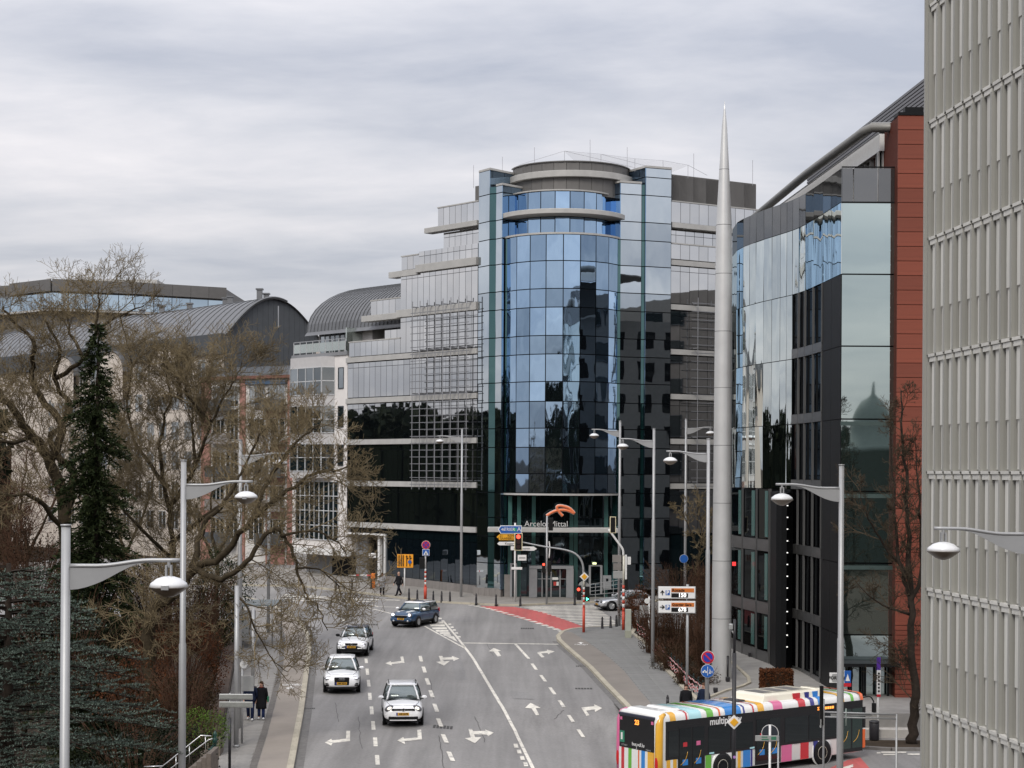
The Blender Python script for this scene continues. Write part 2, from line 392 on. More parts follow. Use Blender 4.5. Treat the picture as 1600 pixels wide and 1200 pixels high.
def poly_sheet(name, pts, m, lift, parent=None, zf=None, kind=None):
    zf = zf or plane; b = MB(); n = len(pts)
    ar = sum(pts[i][0] * pts[(i + 1) % n][1] - pts[(i + 1) % n][0] * pts[i][1] for i in range(n))
    if ar < 0: pts = pts[::-1]
    b.add([(p[0], p[1], zf(p[0], p[1]) + lift) for p in pts], [list(range(n))])
    o = b.build(name, m, parent, world=parent is not None)
    if kind: tag(o, kind=kind)
    return o
def slab(name, pts, m, top=0.12, depth=0.4, zf=None, kind='structure'):
    zf = zf or plane; b = MB(); b.prism([(p[0], p[1]) for p in pts], lambda x, y: zf(x, y) - depth, lambda x, y: zf(x, y) + top)
    return tag(b.build(name, m), kind=kind)
def kerb(line, parent, step=1.0, zf=None, w=0.26, h=0.34, top=0.135, m=None):
    zf = zf or plane; acc = []; 
    for a, b_ in zip(line, line[1:]):
        a = Vector((a[0], a[1], 0)); c = Vector((b_[0], b_[1], 0)); n = max(1, round((c - a).length / step))
        for i in range(n):
            p = a.lerp(c, i / n); q = a.lerp(c, (i + 1) / n); d = (q - p).normalized() * 0.008
            p = p + d; q = q - d
            p.z = zf(p.x, p.y) + top - h / 2; q.z = zf(q.x, q.y) + top - h / 2 + rnd.uniform(-.004, .004)
            bar('kerb_stone', p, q, w, h, m or M_KERB, parent)

# left pavement, its cycle path, slabs and kerb stones
pav_l = slab('left_pavement', LKERB + LWALL[::-1], M_PAVE)
poly_sheet('cycle_path', LKERB[:8] + LBIKE[::-1], M_CYC, 0.128, pav_l)
kerb(LKERB, pav_l)
b = MB()
for a, c in zip(LBIKE, LBIKE[1:]):
    pass
strip = [(p.x - 0.02, p.y) for p in LBIKE[:8]]; strip2 = [(p.x - 0.30, p.y) for p in LBIKE[:8]]
poly_sheet('cobble_strip', strip + strip2[::-1], M_COB, 0.133, pav_l)
gut = [(p.x + 0.15, p.y) for p in LKERB[:7]]; gut2 = [(p.x + 0.50, p.y) for p in LKERB[:7]]
poly_sheet('gutter', gut + gut2[::-1], mat('gutter_stone', (0.14, 0.135, 0.13), 0.9, var=0.25, scale=4), 0.005, road)
y = 60.0
while y < 106:
    xl, xr = wall_x(y + .4) + 0.05, xat(LBIKE, y + .4) - 0.32
    if y > 90: xr = min(xr, xl + 3.4)
    n = max(2, round((xr - xl) / 0.85))
    for i in range(n):
        a = xl + (xr - xl) * i / n + .003; c = xl + (xr - xl) * (i + 1) / n - .003
        zz = 0.110 + rnd.uniform(0, .004); xm = (a + c) / 2
        bar('paving_slab', (xm, y + .003, plane(0, y) + zz), (xm, y + .797, plane(0, y + .8) + zz), c - a, 0.04, M_SLAB, pav_l)
    y += 0.8

# right pavement
RKERB = [GP(*p) for p in [(1040, 1165), (983, 1108), (948, 1072), (923, 1045), (889, 1016), (874, 1002), (872, 996), (879, 989), (893, 985), (911, 983), (940, 981.5), (966, 979), (990, 974)]]
RBIKE = [GP(*p) for p in [(1078, 1165), (1021, 1108), (998, 1081), (975, 1052), (952, 1031), (923, 1010), (905, 998), (893, 991)]]
REDGE = [GP(*p) for p in [(1150, 1150), (1090, 1100), (1069, 1083), (1052, 1064), (1032, 1043), (1004, 1006), (985, 993), (996, 975)]]
pav_r = slab('right_pavement', RKERB + REDGE[::-1], M_SLABR, depth=1.7)
poly_sheet('cycle_path', RKERB[:8] + RBIKE[::-1], M_CYCR, 0.128, pav_r)
kerb(RKERB, pav_r)
b_ = [(p.x - 0.15, p.y) for p in RKERB[1:6]]; b2 = [(p.x - 0.45, p.y) for p in RKERB[1:6]]
poly_sheet('gutter', b_ + b2[::-1], MATS['gutter_stone'], 0.005, road)
y = 82.0
while y < 106:
    xl, xr = xat(RBIKE, y + .4) + 0.05, xat(REDGE, y + .4) - 0.15
    n = max(2, round((xr - xl) / 0.95))
    for i in range(n):
        a = xl + (xr - xl) * i / n + .003; c = xl + (xr - xl) * (i + 1) / n - .003
        zz = 0.110 + rnd.uniform(0, .004); xm = (a + c) / 2
        bar('paving_slab', (xm, y + .003, plane(0, y) + zz), (xm, y + .797, plane(0, y + .8) + zz), c - a, 0.04, M_SLABR, pav_r)
    y += 0.8
kerb([(p.x + 0.1, p.y) for p in REDGE[1:]], pav_r, 1.0, top=0.2)

# pavement in front of the office tower
TK = [GP(*p) for p in [(300, 914), (470, 917), (570, 928), (632, 936), (675, 941), (736, 944.5), (778, 946.5), (813, 946.8), (856, 944.5), (928, 942), (1010, 940), (1110, 938), (1260, 936)]]
pav_t = slab('tower_pavement', TK + [GP(1260, 918), (GP(1100, 905)), Vector((0, 150, 0)), Vector((-16, 160, 0)), Vector((-60, 170, 0))], M_PAVE)
kerb(TK, pav_t, 1.2, h=0.3, top=0.13)

# plaza in front of the glass building, a step above the side street
PLZ = [(p.x, p.y) for p in REDGE[1:7]]
PZ = -11.05
def plz(x, y): return plane(x, y) + 0.13 if y > 81.5 else plane(x, 81.5) + 0.13
plaza = slab('plaza', [(10.0, 79.4), (14.6, 79.0), (15.6, 79.6), (30, 79.6), (30, 100), (15, 112), (12.3, 112), (11.2, 96)] + [(REDGE[2].x, REDGE[2].y), (REDGE[1].x, REDGE[1].y)], M_SLAB, top=0.0, depth=1.6, zf=plz)
for j in range(18):
    for i in range(7):
        x0, y0 = 11.1 + i * 0.95, 80.2 + j * 0.95
        if x0 < 12.6 - 0.25 * max(0, 88 - y0) * 0 and y0 > 87.5: continue
        if x0 > 15.2 - (y0 - 86) * .12 and y0 > 83: continue
        zz = -0.012 + rnd.uniform(0, .004)
        bar('paver', (x0 + .47, y0 + .004, plz(x0, y0) + zz), (x0 + .47, y0 + .946, plz(x0, y0 + .95) + zz), 0.942, 0.04, M_SLAB, plaza)

# ---- painted markings, each a piece of the road
def mark(name, pts, m=M_PAINT, lift=0.006):
    b = MB(); q = [G(px, py) for px, py in pts]; n = len(q)
    ar = sum(q[i].x * q[(i + 1) % n].y - q[(i + 1) % n].x * q[i].y for i in range(n))
    if ar < 0: q = q[::-1]
    bm = bmesh.new(); bm.faces.new([bm.verts.new((p.x, p.y, 0)) for p in q]); bm.normal_update(); bmesh.ops.triangulate(bm, faces=bm.faces, ngon_method='EAR_CLIP')
    if q[0].x > -4.5 and q[0].y < 85: bmesh.ops.subdivide_edges(bm, edges=bm.edges, cuts=3)
    up = 0.012 if q[0].x > -4.5 and q[0].y < 85 else 0
    for v in bm.verts: v.co.z = gz(v.co.x, v.co.y) + lift + up
    me = bpy.data.meshes.new(name); bm.to_mesh(me); bm.free(); me.materials.append(m)
    return put(name, me, road, True)
def Z(x, y): return (480 + x / 4, 900 + y / 4)
def line(name, pts, w=0.15, m=M_PAINT, lift=0.008, step=0.6, parent=None):
    """a painted line along photo points, laid on the road in short lengths"""
    g = [G(*p) for p in pts]; path = []
    for a, c in zip(g, g[1:]):
        n = max(1, int((c - a).length / step))
        path += [a.lerp(c, i / n) for i in range(n)]
    path.append(g[-1]); b = MB()
    for i, p in enumerate(path):
        d = path[min(i + 1, len(path) - 1)] - path[max(i - 1, 0)]; d.z = 0; d.normalize(); s = Vector((d.y, -d.x, 0)) * w / 2
        for q in (p - s, p + s): b.v.append((q.x, q.y, gz(q.x, q.y) + lift + (.012 if q.x > -5 and q.y < 85 else 0)))
    for i in range(len(path) - 1): b.f.append((2 * i, 2 * i + 1, 2 * i + 3, 2 * i + 2)); b.m.append(0)
    return b.build(name, m, road, world=True)
for (xb, yb, xt, yt) in [(441, 1180, 436, 1120), (428, 1065, 424, 1010), (415, 962, 411, 908), (405, 866, 401, 816), (394, 775, 390, 730), (386, 692, 382, 650), (378, 618, 374, 580), (370, 545, 367, 517), (455, 1290, 449, 1230)]:
    line('lane_dash', [Z(xb, yb), Z(xt, yt)], 0.17)
for (xt, yt, xb, yb) in [(706, 500, 714, 535), (725, 567, 737, 604), (745, 640, 760, 680), (769, 715, 784, 760), (794, 800, 812, 850), (818, 893, 838, 943), (848, 992, 872, 1045), (884, 1100, 910, 1158), (922, 1215, 950, 1280)]:
    line('lane_dash', [Z(xb, yb), Z(xt, yt)], 0.19)
for (xt, yt, xb, yb) in [(1405, 548, 1432, 586), (1460, 620, 1490, 660), (1517, 697, 1548, 740), (1575, 780, 1604, 822), (1634, 872, 1663, 915), (1694, 962, 1727, 1010)]:
    line('lane_dash', [Z(xb, yb), Z(xt, yt)], 0.17)
line('lane_line', [Z(1298, 422), Z(1385, 517)], 0.17)
line('stop_line', [Z(975, 419), Z(1570, 427)], 0.32)
line('centre_line', [Z(*p) for p in [(970, 430), (1000, 465), (1040, 520), (1100, 620), (1200, 790), (1300, 970), (1400, 1180), (1450, 1290)]], 0.16)
line('island_line', [Z(*p) for p in [(735, 315), (985, 452)]], 0.14)
line('island_line', [Z(*p) for p in [(850, 280), (930, 375), (985, 445)]], 0.15)
for (xa, xb, yy, h) in [(772, 852, 291, 12), (772, 862, 309, 12), (785, 874, 327, 11), (808, 884, 343, 11), (832, 893, 357, 10), (855, 900, 369, 9)]:
    mark('island_hatch', [Z(xa, yy + h / 2), Z(xb, yy + h / 2), Z(xb - 4, yy - h / 2), Z(xa - 6, yy - h / 2)])
mark('island_hatch', [Z(868, 376), Z(915, 377), Z(940, 412)])
for (x, y_) in [(788, 240), (815, 252), (833, 266), (850, 281), (893, 302), (907, 320), (921, 338), (935, 357), (951, 380)]:
    mark('give_way_dot', [Z(x - 10, y_ + 4), Z(x + 9, y_ + 4), Z(x + 6, y_ - 4), Z(x - 12, y_ - 4)])
for (x, y_) in [(1305, 1063), (1325, 1100), (1345, 1140), (1366, 1180)]:
    mark('give_way_dot', [Z(x - 10, y_ + 12), Z(x + 16, y_ + 12), Z(x + 9, y_ - 12), Z(x - 16, y_ - 12)])
line('lane_line', [Z(285, 183), Z(420, 208), Z(545, 240)], 0.16)
line('lane_line', [Z(405, 181), Z(440, 192), Z(560, 195)], 0.16)
for (xt, yt, xb, yb) in [(140, 231, 180, 248), (213, 262, 230, 280), (250, 300, 270, 320), (60, 200, 100, 215)]:
    line('lane_dash', [Z(xb, yb), Z(xt, yt)], 0.16)
for (xa, ya, xb, yb) in [(-150, 118, 60, 122), (-160, 128, 120, 131), (-170, 140, 330, 150), (-180, 152, 430, 160), (30, 135, 580, 152)]:
    line('crossing_stripe', [Z(xa, ya), Z(xb, yb)], 0.5)
ARW = [[(488, 546), (522, 533), (524, 540), (588, 532), (582, 505), (600, 503), (608, 543), (527, 551), (530, 560)],
 [(822, 500), (845, 500), (850, 510), (905, 508), (903, 500), (950, 516), (915, 531), (912, 522), (845, 524), (858, 534), (892, 532), (855, 560), (805, 537), (835, 534)],
 [(110, 1041), (150, 1018), (155, 1027), (243, 1017), (245, 968), (268, 968), (268, 1032), (158, 1045), (150, 1060)],
 [(563, 1030), (600, 1009), (606, 1019), (690, 1012), (688, 964), (712, 962), (718, 1024), (608, 1035), (612, 1053)],
 [(1008, 958), (1030, 958), (1036, 972), (1115, 970), (1112, 962), (1166, 982), (1130, 1005), (1124, 994), (1043, 992), (1050, 1010), (1088, 1010), (1048, 1048), (985, 1016), (1022, 1012)],
 [(1165, 450), (1213, 468), (1193, 470), (1212, 500), (1190, 503), (1165, 472), (1133, 472)],
 [(1437, 480), (1447, 475), (1500, 468), (1498, 460), (1547, 472), (1505, 490), (1503, 481), (1462, 484), (1483, 507), (1465, 510)],
 [(1395, 795), (1460, 827), (1428, 828), (1450, 870), (1430, 873), (1402, 830), (1362, 826)]]
for a in ARW: mark('lane_arrow', [Z(*p) for p in a])
mark('lane_arrow', [(908, 1106), (929, 1104), (928, 1101), (941, 1107), (930, 1113), (929, 1109.5), (916, 1111), (921, 1118), (916, 1119)])
# red cycle crossing with its dashes, zebra crossing
mark('red_cycle_crossing', [(750, 946.8), (802, 948.2), (850, 956.5), (915, 980.5), (888, 987.5), (840, 974), (790, 960)], M_REDP)
for i in range(17):
    t0, t1 = i / 17, (i + 0.55) / 17
    f = lambda t: (734 + 150 * t, 945.5 + 43 * t ** 1.25)
    line('crossing_dash', [f(t0), f(t1)], 0.45, step=5)
for i in range(15):
    t = i / 14.5
    xa, ya = 812 + 103 * t, 948.5 + 31 * t ** 1.15
    xb, yb = 926 + 44 * t, 945.8 + 32 * t ** 1.1
    line('zebra_stripe', [(xa, ya), (xb, yb)], 0.42 if i else 0.3, step=6)
# cycle symbols on the paths
def bike_mark(c, s, flip, parent, zf, name='cycle_symbol'):
    b = MB()
    def ringm(cx, cy, r, w):
        n = 14
        for j in range(n):
            a0, a1 = 2 * math.pi * j / n, 2 * math.pi * (j + 1) / n
            q = [(cx + (r - w) * math.cos(a0), cy + (r - w) * math.sin(a0)), (cx + r * math.cos(a0), cy + r * math.sin(a0)), (cx + r * math.cos(a1), cy + r * math.sin(a1)), (cx + (r - w) * math.cos(a1), cy + (r - w) * math.sin(a1))]
            b.add([(c.x + u * s, c.y + v * s * flip, zf(c.x, c.y + v * s * flip) + 0.134) for u, v in q], [(0, 1, 2, 3)])
    def seg(p, q, w):
        d = Vector((q[0] - p[0], q[1] - p[1])).normalized(); nn = Vector((-d.y, d.x)) * w / 2
        b.add([(c.x + u * s, c.y + v * s * flip, zf(c.x, c.y + v * s * flip) + 0.134) for u, v in [(p[0] - nn.x, p[1] - nn.y), (q[0] - nn.x, q[1] - nn.y), (q[0] + nn.x, q[1] + nn.y), (p[0] + nn.x, p[1] + nn.y)]], [(0, 1, 2, 3)])
    ringm(-0.42, 0.2, 0.27, 0.07); ringm(0.42, 0.2, 0.27, 0.07)
    for p, q in [((-.42, .2), (-.15, .62)), ((-.15, .62), (.3, .62)), ((-.15, .62), (.05, .2)), ((.05, .2), (.3, .62)), ((-.42, .2), (.05, .2)), ((.42, .2), (.26, .75)), ((.26, .75), (.42, .78))]: seg(p, q, 0.07)
    seg((0, -.35), (0, -1.1), 0.2); b.add([(c.x + u * s, c.y + v * s * flip, zf(c.x, c.y + v * s * flip) + 0.134) for u, v in [(-.36, -1.0), (0, -1.75), (.36, -1.0)]], [(0, 1, 2)])
    return b.build(name, mat('white_mark', (0.75, 0.74, 0.72), 0.7, var=0.1), parent, world=True, fix=False)
bike_mark(GP(456, 1075), 0.75, 1, pav_l, plane)
bike_mark(GP(908, 1010), 0.6, -1, pav_r, plane)
# drains and patches in the asphalt
M_IRON = mat('cast_iron', (0.07, 0.068, 0.065), 0.7, metal=0.3, var=0.3, scale=8)
for (px, py, w, d) in [(692, 1136, 0.9, 0.8), (579, 976, 1.0, 0.9), (824, 982, 0.9, 0.7), (487, 1014, 0.5, 0.35), (484, 1107, 0.5, 0.35), (908, 1041, 0.6, 0.45), (912, 1076, 0.9, 0.5)]:
    c = G(px, py); b = MB()
    for i in range(6):
        xx = c.x - w / 2 + w * (i + .5) / 6; b.add([(xx - w / 16, c.y - d / 2, gz(xx, c.y - d / 2) + .005), (xx + w / 16, c.y - d / 2, gz(xx, c.y - d / 2) + .005), (xx + w / 16, c.y + d / 2, gz(xx, c.y + d / 2) + .005), (xx - w / 16, c.y + d / 2, gz(xx, c.y + d / 2) + .005)], [(0, 1, 2, 3)])
    b.build('drain_cover', M_IRON, road, world=True)
# repairs and cracks in the asphalt
for (pts, c_) in (([(700, 1010), (716, 1010), (730, 1062), (712, 1064)], (0.205, 0.20, 0.197)), ([(796, 1080), (824, 1082), (834, 1093), (802, 1092)], (0.21, 0.205, 0.20)), ([(520, 985), (548, 986), (546, 993), (517, 992)], (0.20, 0.195, 0.19)), ([(640, 1168), (668, 1169), (672, 1210), (640, 1210)], (0.212, 0.206, 0.20)), ([(700, 962), (735, 963), (742, 972), (705, 971)], (0.207, 0.20, 0.197))):
    mark('road_patch', pts, road_mat('asphalt_repair_%d' % pts[0][0], c_), 0.003)
def crack(x, y, dx, dy, n, seed):
    rg = random.Random(seed); pts = [(x + dx * i / n + rg.uniform(-1.6, 1.6), y + dy * i / n) for i in range(n + 1)]; line('road_crack', pts, 0.022, M_IRON, 0.004, 5)
for i, a in enumerate(((686, 1150, 8, 55, 14), (672, 1062, 6, 30, 8), (880, 1110, -14, 14, 6), (560, 1120, 5, 50, 10), (760, 1005, 10, 20, 6), (742, 1120, 16, 40, 9), (525, 1098, 3, 30, 8))): crack(*a, 60 + i)
# side street: red patch, dashes in front of the bus
def sidemark(name, pts, m=M_PAINT, lift=0.006): return mark(name, pts, m, lift)
sidemark('red_cycle_crossing', [(1298, 1200), (1325, 1188), (1344, 1184), (1358, 1200), (1362, 1215), (1280, 1225)], M_REDP, 0.007)
sidemark('crossing_dash', [(1316, 1200), (1333, 1195), (1333, 1199), (1318, 1204)], lift=0.012)
for (x0, x1, yy) in [(1370, 1376, 1177), (1377, 1416, 1176), (1380, 1399, 1179.5), (1418, 1437, 1179)]:
    sidemark('lane_dash', [(x0, yy + 1), (x1, yy + 1), (x1, yy - 1), (x0, yy - 1)])
SK = [(14.0, 77.2), (16.8, 76.2), (24, 76.2), (34, 76.2)]
pav_s = slab('side_pavement', [(12.5, 79.2), (13.6, 77.8), (14.0, 77.2)] + SK[1:] + [(34, 79.6), (15.6, 79.6), (14.6, 79.0)], M_EARTH, zf=lambda x, y: ZB, top=0.11, depth=0.3)
kerb(SK, pav_s, 1.0, zf=lambda x, y: ZB, top=0.125, m=mat('kerb_stone_dark', (0.16, 0.15, 0.14), 0.85, var=0.15))
b = MB(); b.box((17.2, 79.0, ZB + .3), (2.6, .5, .5)); b.box((21.5, 79.0, ZB + .3), (3.4, .5, .5))
tag(b.build('low_planter_wall', mat('pale_stone', (0.42, 0.4, 0.37), 0.8, var=0.12, scale=2), bevel=0.015), 'low pale stone planter edge at the foot of the red brick wall', 'planter wall')
# ================================================================== THE GLASS OFFICE TOWER
G_BLUE = glass('glass_blue', (0.50, 0.70, 0.95), 0.70, 0.022, 0.8, objvar=0.38)
G_SILV = glass('glass_silver', (0.80, 0.88, 0.94), 0.72, 0.014, 0.7, objvar=0.12)
G_WING = glass('glass_wing', (0.95, 0.95, 0.95), 0.70, 0.006, 0.5, objvar=0.10)
G_GREEN = glass('glass_green', (0.28, 0.50, 0.52), 0.30, 0.008, 0.8, dark=(0.006, 0.022, 0.024))
G_BASE = glass('glass_base', (0.40, 0.5, 0.55), 0.11, 0.014, 0.9, dark=(0.004, 0.008, 0.010), objvar=0.3)
M_BLACK = mat('dark_joint', (0.010, 0.012, 0.015), 0.5, var=0)
M_BAND = mat('pale_band', (0.40, 0.395, 0.38), 0.55, var=0.10, scale=1.2, objvar=0.05)
M_GREYP = mat('grey_cladding', (0.135, 0.13, 0.125), 0.55, metal=0.2, var=0.08, scale=2, objvar=0.06)
M_ALU = mat('aluminium', (0.48, 0.49, 0.50), 0.38, metal=0.75, var=0.06, scale=3)
M_STEEL = mat('steel_bars', (0.24, 0.245, 0.26), 0.45, metal=0.5, var=0.08, scale=3)
M_PLINTH = mat('plinth_stone', (0.20, 0.185, 0.175), 0.8, var=0.12, scale=2, objvar=0.08)
M_WHITEP = mat('white_paint', (0.72, 0.72, 0.71), 0.5, var=0.05)

twr = thing('office_tower', 'blue mirrored glass office tower with rounded entrance bay and stepped wings', 'building', (3.8, 134, plane(0, 134)))
DC = (P(877.5, 134)[0], 136.4); DR = 4.83
ZL = [W(877, y, 131.6).z for y in (771, 740.5, 699, 669, 627, 596, 553, 524, 479.7, 450.6, 407, 365.6)]
zt = ZL[-1]; UPL = [zt + 1.43, zt + 3.55, zt + 4.98, zt + 7.1]
LOWL = [W(877, y, 131.6).z for y in (926, 884, 841, 811)]
ALLZ = LOWL + ZL + UPL
def strips(name, pts, zs, m, tilt=0.0025, gap=0.07, th=0.06, out=0.0, parent=twr):
    for p0, p1 in zip(pts, pts[1:]):
        for z0, z1 in zip(zs, zs[1:]): pane(name, p0, p1, z0, z1, m, parent, th, out, tilt, gap)
def backing(name, poly, z0, z1, m=M_BLACK, parent=twr):
    b = MB(); b.prism(poly, z0, z1); return b.build(name, m, parent, world=True)
def levels(top): return [z for z in ALLZ if z < top - 0.5] + [top]

# rounded entrance bay
def arc(c, r, a0, a1, n): return [(c[0] + r * math.sin(R(a0 + (a1 - a0) * i / n)), c[1] - r * math.cos(R(a0 + (a1 - a0) * i / n))) for i in range(n + 1)]
bay = arc(DC, DR, -63, 63, 8)
backing('bay_core', arc(DC, DR - 0.12, -63, 63, 16) + [(DC[0] + 4, DC[1] + 3), (DC[0] - 4, DC[1] + 3)], ZL[0] + 0.02, zt - 0.05)
strips('bay_pane', bay, ZL, G_BLUE, tilt=0.006)
b = MB(); b.prism(arc(DC, DR + 0.12, -66, 66, 24), ZL[0] - 0.16, ZL[0] - 0.02); b.build('bay_soffit', M_BAND, twr, world=True)
b = MB(); b.prism(arc(DC, DR + 0.10, -66, 66, 24), zt + 0.0, zt + 0.14); b.build('bay_coping', M_BAND, twr, world=True)
# set-back storeys above it
C2 = (DC[0] - 0.05, DC[1] + 0.5)
zu = [zt + 0.14, W(877, 337, 132.5).z, W(877, 328, 132.5).z, W(877, 297, 132.5).z]
backing('upper_core', arc(C2, 4.0, -75, 75, 18) + [(DC[0] + 4, DC[1] + 4), (DC[0] - 4, DC[1] + 4)], zt + 0.1, zu[3] - .02)
up = arc(C2, 4.12, -72, 72, 9)
strips('upper_bay_pane', up, [zu[0], zu[1]], G_BLUE, 0.006); strips('upper_bay_pane', up, [zu[2], zu[3]], G_BLUE, 0.006)
b = MB(); b.prism(arc(DC, DR + 0.35, -80, 80, 30), zu[1] + 0.02, zu[2] - 0.05); b.build('terrace_ring', M_BAND, twr, world=True, bevel=0.03)
b = MB(); b.prism(arc(C2, 4.3, -80, 80, 30), zu[3] + 0.0, zu[3] + .1); b.build('upper_coping', M_BAND, twr, world=True)
C3 = (P(890, 138)[0], 138.4); R3 = 4.75
ztop = W(890, 253, 133.8).z
g3 = arc(C3, R3, -78, 78, 13)
backing('drum_core', arc(C3, R3 - .1, -80, 80, 20) + [(C3[0] + 4.4, C3[1] + 4), (C3[0] - 4.4, C3[1] + 4)], zu[3] - .3, ztop - .04)
for p0, p1 in zip(g3, g3[1:]): pane('drum_panel', p0, p1, zu[3] - .2, ztop, M_GREYP, twr, 0.06, 0, 0, 0.03)
b = MB(); b.prism(arc(C3, R3 + 0.35, -78, 78, 30), W(890, 277, 133.8).z, W(890, 267, 133.8).z); b.build('drum_ring', M_BAND, twr, world=True, bevel=0.03)
b = MB(); b.prism(arc(C3, R3 + 0.08, -80, 80, 30), ztop, ztop + .08); b.build('drum_coping', M_GREYP, twr, world=True)

# flanking pylons, outer and inner, on each side
def pylon(pts, mats, top, cap=True, inner=None, lo=None):
    """pts: plan polyline left to right; mats: a glass for each face"""
    zs = levels(top)
    if lo is not None: zs = [z for z in zs if z > lo - .5]
    for (p0, p1), m in zip(zip(pts, pts[1:]), mats):
        strips('pylon_pane', [p0, p1], zs, m, 0.003)
    cx = sum(p[0] for p in pts) / len(pts); back = [(pts[-1][0], pts[-1][1] + 5), (pts[0][0] + .4, pts[0][1] + 5)]
    ins = []
    for p in pts: ins.append((p[0] + (0.05 if p is pts[0] else 0), p[1] + 0.1))
    backing('pylon_core', ins + back, zs[0], top - .03)
    bb = MB(); bb.prism([(p[0], p[1] - 0.08) for p in pts] + back, top, top + 0.16); bb.build('pylon_coping', M_BAND, twr, world=True)
tL1 = W(755, 268, 135.8).z; tL2 = W(785, 291, 134.6).z
pylon([P(746, 136.4), P(763.5, 135.0), P(808, 137.6)], [G_SILV, G_BLUE], tL1)
strips('recess_pane', [P(763, 134.95), P(774, 134.7)], levels(tL2), G_GREEN)
pylon([P(773, 134.75), P(783, 134.0), P(827, 136.4)], [G_SILV, G_BLUE], tL2)
strips('recess_pane', [P(782, 134.35), P(792, 134.3)], LOWL + ZL, G_GREEN)
tR1 = W(1027, 265, 136.0).z; tR2 = W(985, 287, 135.0).z
pylon([P(936, 136.6), P(967.5, 134.5), P(1001, 135.1)], [G_BLUE, G_SILV], tR2)
strips('recess_pane', [P(957, 134.4), P(969, 134.35)], LOWL + ZL, G_GREEN)
pylon([P(972, 138.0), P(1007, 135.1), P(1047.5, 136.0)], [G_BLUE, G_SILV], tR1)
strips('recess_pane', [P(1000, 135.25), P(1008, 135.2)], levels(tR2), G_GREEN)

# ---- wings: storeys of narrow panes between pale bands
zb0 = W(743, 828, 136.6).z; FH = 3.54
def zb(k): return zb0 + FH * k - (0.5 if k >= 7 else 0)
WA, WB = P(543, 149.5), P(745.5, 136.6)
def on(px, A, B):
    a = ray(px, 640)[0]; dx, dy = B[0] - A[0], B[1] - A[1]
    t = (a * A[1] - A[0]) / (dx - a * dy); return lerp2(A, B, t)
def shift(p, A, B, d):
    x = Vector((B[0] - A[0], B[1] - A[1])).normalized(); n = Vector((x.y, -x.x)); return (p[0] + n.x * d, p[1] + n.y * d)
def wing_floor(A, B, pa, pb, z0, z1, w=0.78, m=G_WING, set_=0.0, low=0.0):
    a = shift(on(pa, A, B), A, B, -set_); c = shift(on(pb, A, B), A, B, -set_)
    l = math.hypot(c[0] - a[0], c[1] - a[1]); n = max(1, round(l / w)); tr = z1 - 0.42
    for i in range(n):
        p, q = lerp2(a, c, i / n), lerp2(a, c, (i + 1) / n)
        pane('wing_pane', p, q, z0, tr, m, twr, 0.05, 0, 0.0016, 0.035)
        pane('transom_pane', p, q, tr, z1, m, twr, 0.05, 0, 0.003, 0.035)
    b = MB(); b.wallbox(a, c, z0 - .02, z1 - .02, 0.6, -0.06); b.build('wing_core', M_BLACK, twr, world=True)
def band(A, B, pa, pb, z, h=0.44, out=0.16, th=0.9, m=M_BAND):
    a, c = on(pa, A, B), on(pb, A, B); b = MB(); b.wallbox(a, c, z - h / 2, z + h / 2, th, out); b.build('band', m, twr, world=True, bevel=0.015)
def parapet(A, B, pa, pb, z0, z1, set_=0.0, m=G_WING, w=0.78):
    a = shift(on(pa, A, B), A, B, -set_); c = shift(on(pb, A, B), A, B, -set_); l = math.hypot(c[0] - a[0], c[1] - a[1]); n = max(1, round(l / w))
    for i in range(n): pane('parapet_pane', lerp2(a, c, i / n), lerp2(a, c, (i + 1) / n), z0, z1, m, twr, 0.05, 0, 0.002, 0.035)
    b = MB(); b.wallbox(a, c, z1, z1 + .1, 0.5, 0.08); b.wallbox(a, c, z0, z1 - .01, 0.3, -0.06); b.build('parapet_coping', M_BAND, twr, world=True)
for k in range(0, 4): wing_floor(WA, WB, 543, 745.5, zb(k) + .28, zb(k + 1) - .28)
for k in range(0, 5): band(WA, WB, 542, 746.5, zb(k), 0.44)
parapet(WA, WB, 545, 625, zb(4) + .28, zb(4) + 1.5)
wing_floor(WA, WB, 577, 625, zb(4) + .28, zb(5) - .28, set_=1.6)
wing_floor(WA, WB, 625, 745.5, zb(4) + .28, zb(5) - .28)
band(WA, WB, 565, 626, zb(5) - .1, 0.5, 0.1); band(WA, WB, 622, 746.8, zb(5), 0.62, 0.3)
parapet(WA, WB, 577, 625, zb(5) + .15, zb(5) + 1.35, 0.1)
wing_floor(WA, WB, 625, 745.5, zb(5) + .3, zb(6) - .28)
band(WA, WB, 608, 654, zb(6) - .2, 0.5, 0.15); band(WA, WB, 652.5, 747.5, zb(6), 0.62, 0.35)
parapet(WA, WB, 624.5, 652, zb(6) + .1, zb(6) + 1.2, 0.1)
wing_floor(WA, WB, 653, 745.5, zb(6) + .3, zb(6) + 1.45)
wing_floor(WA, WB, 681, 745.5, zb(6) + 1.5, zb(7) - .22, set_=0.7)
band(WA, WB, 664, 746, zb(7), 0.42, 0.2); parapet(WA, WB, 681, 745.5, zb(7) + .22, zb(7) + 1.7, 0.1)
pc = shift(on(730, WA, WB), WA, WB, -0.7); pd = shift(on(748, WA, WB), WA, WB, -.7)
for i in range(2): pane('penthouse_panel', lerp2(pc, pd, i / 2), lerp2(pc, pd, (i + 1) / 2), zb(7) + 1.6, W(738, 291, 138).z, M_GREYP, twr, 1.5, 0, 0, 0.02)
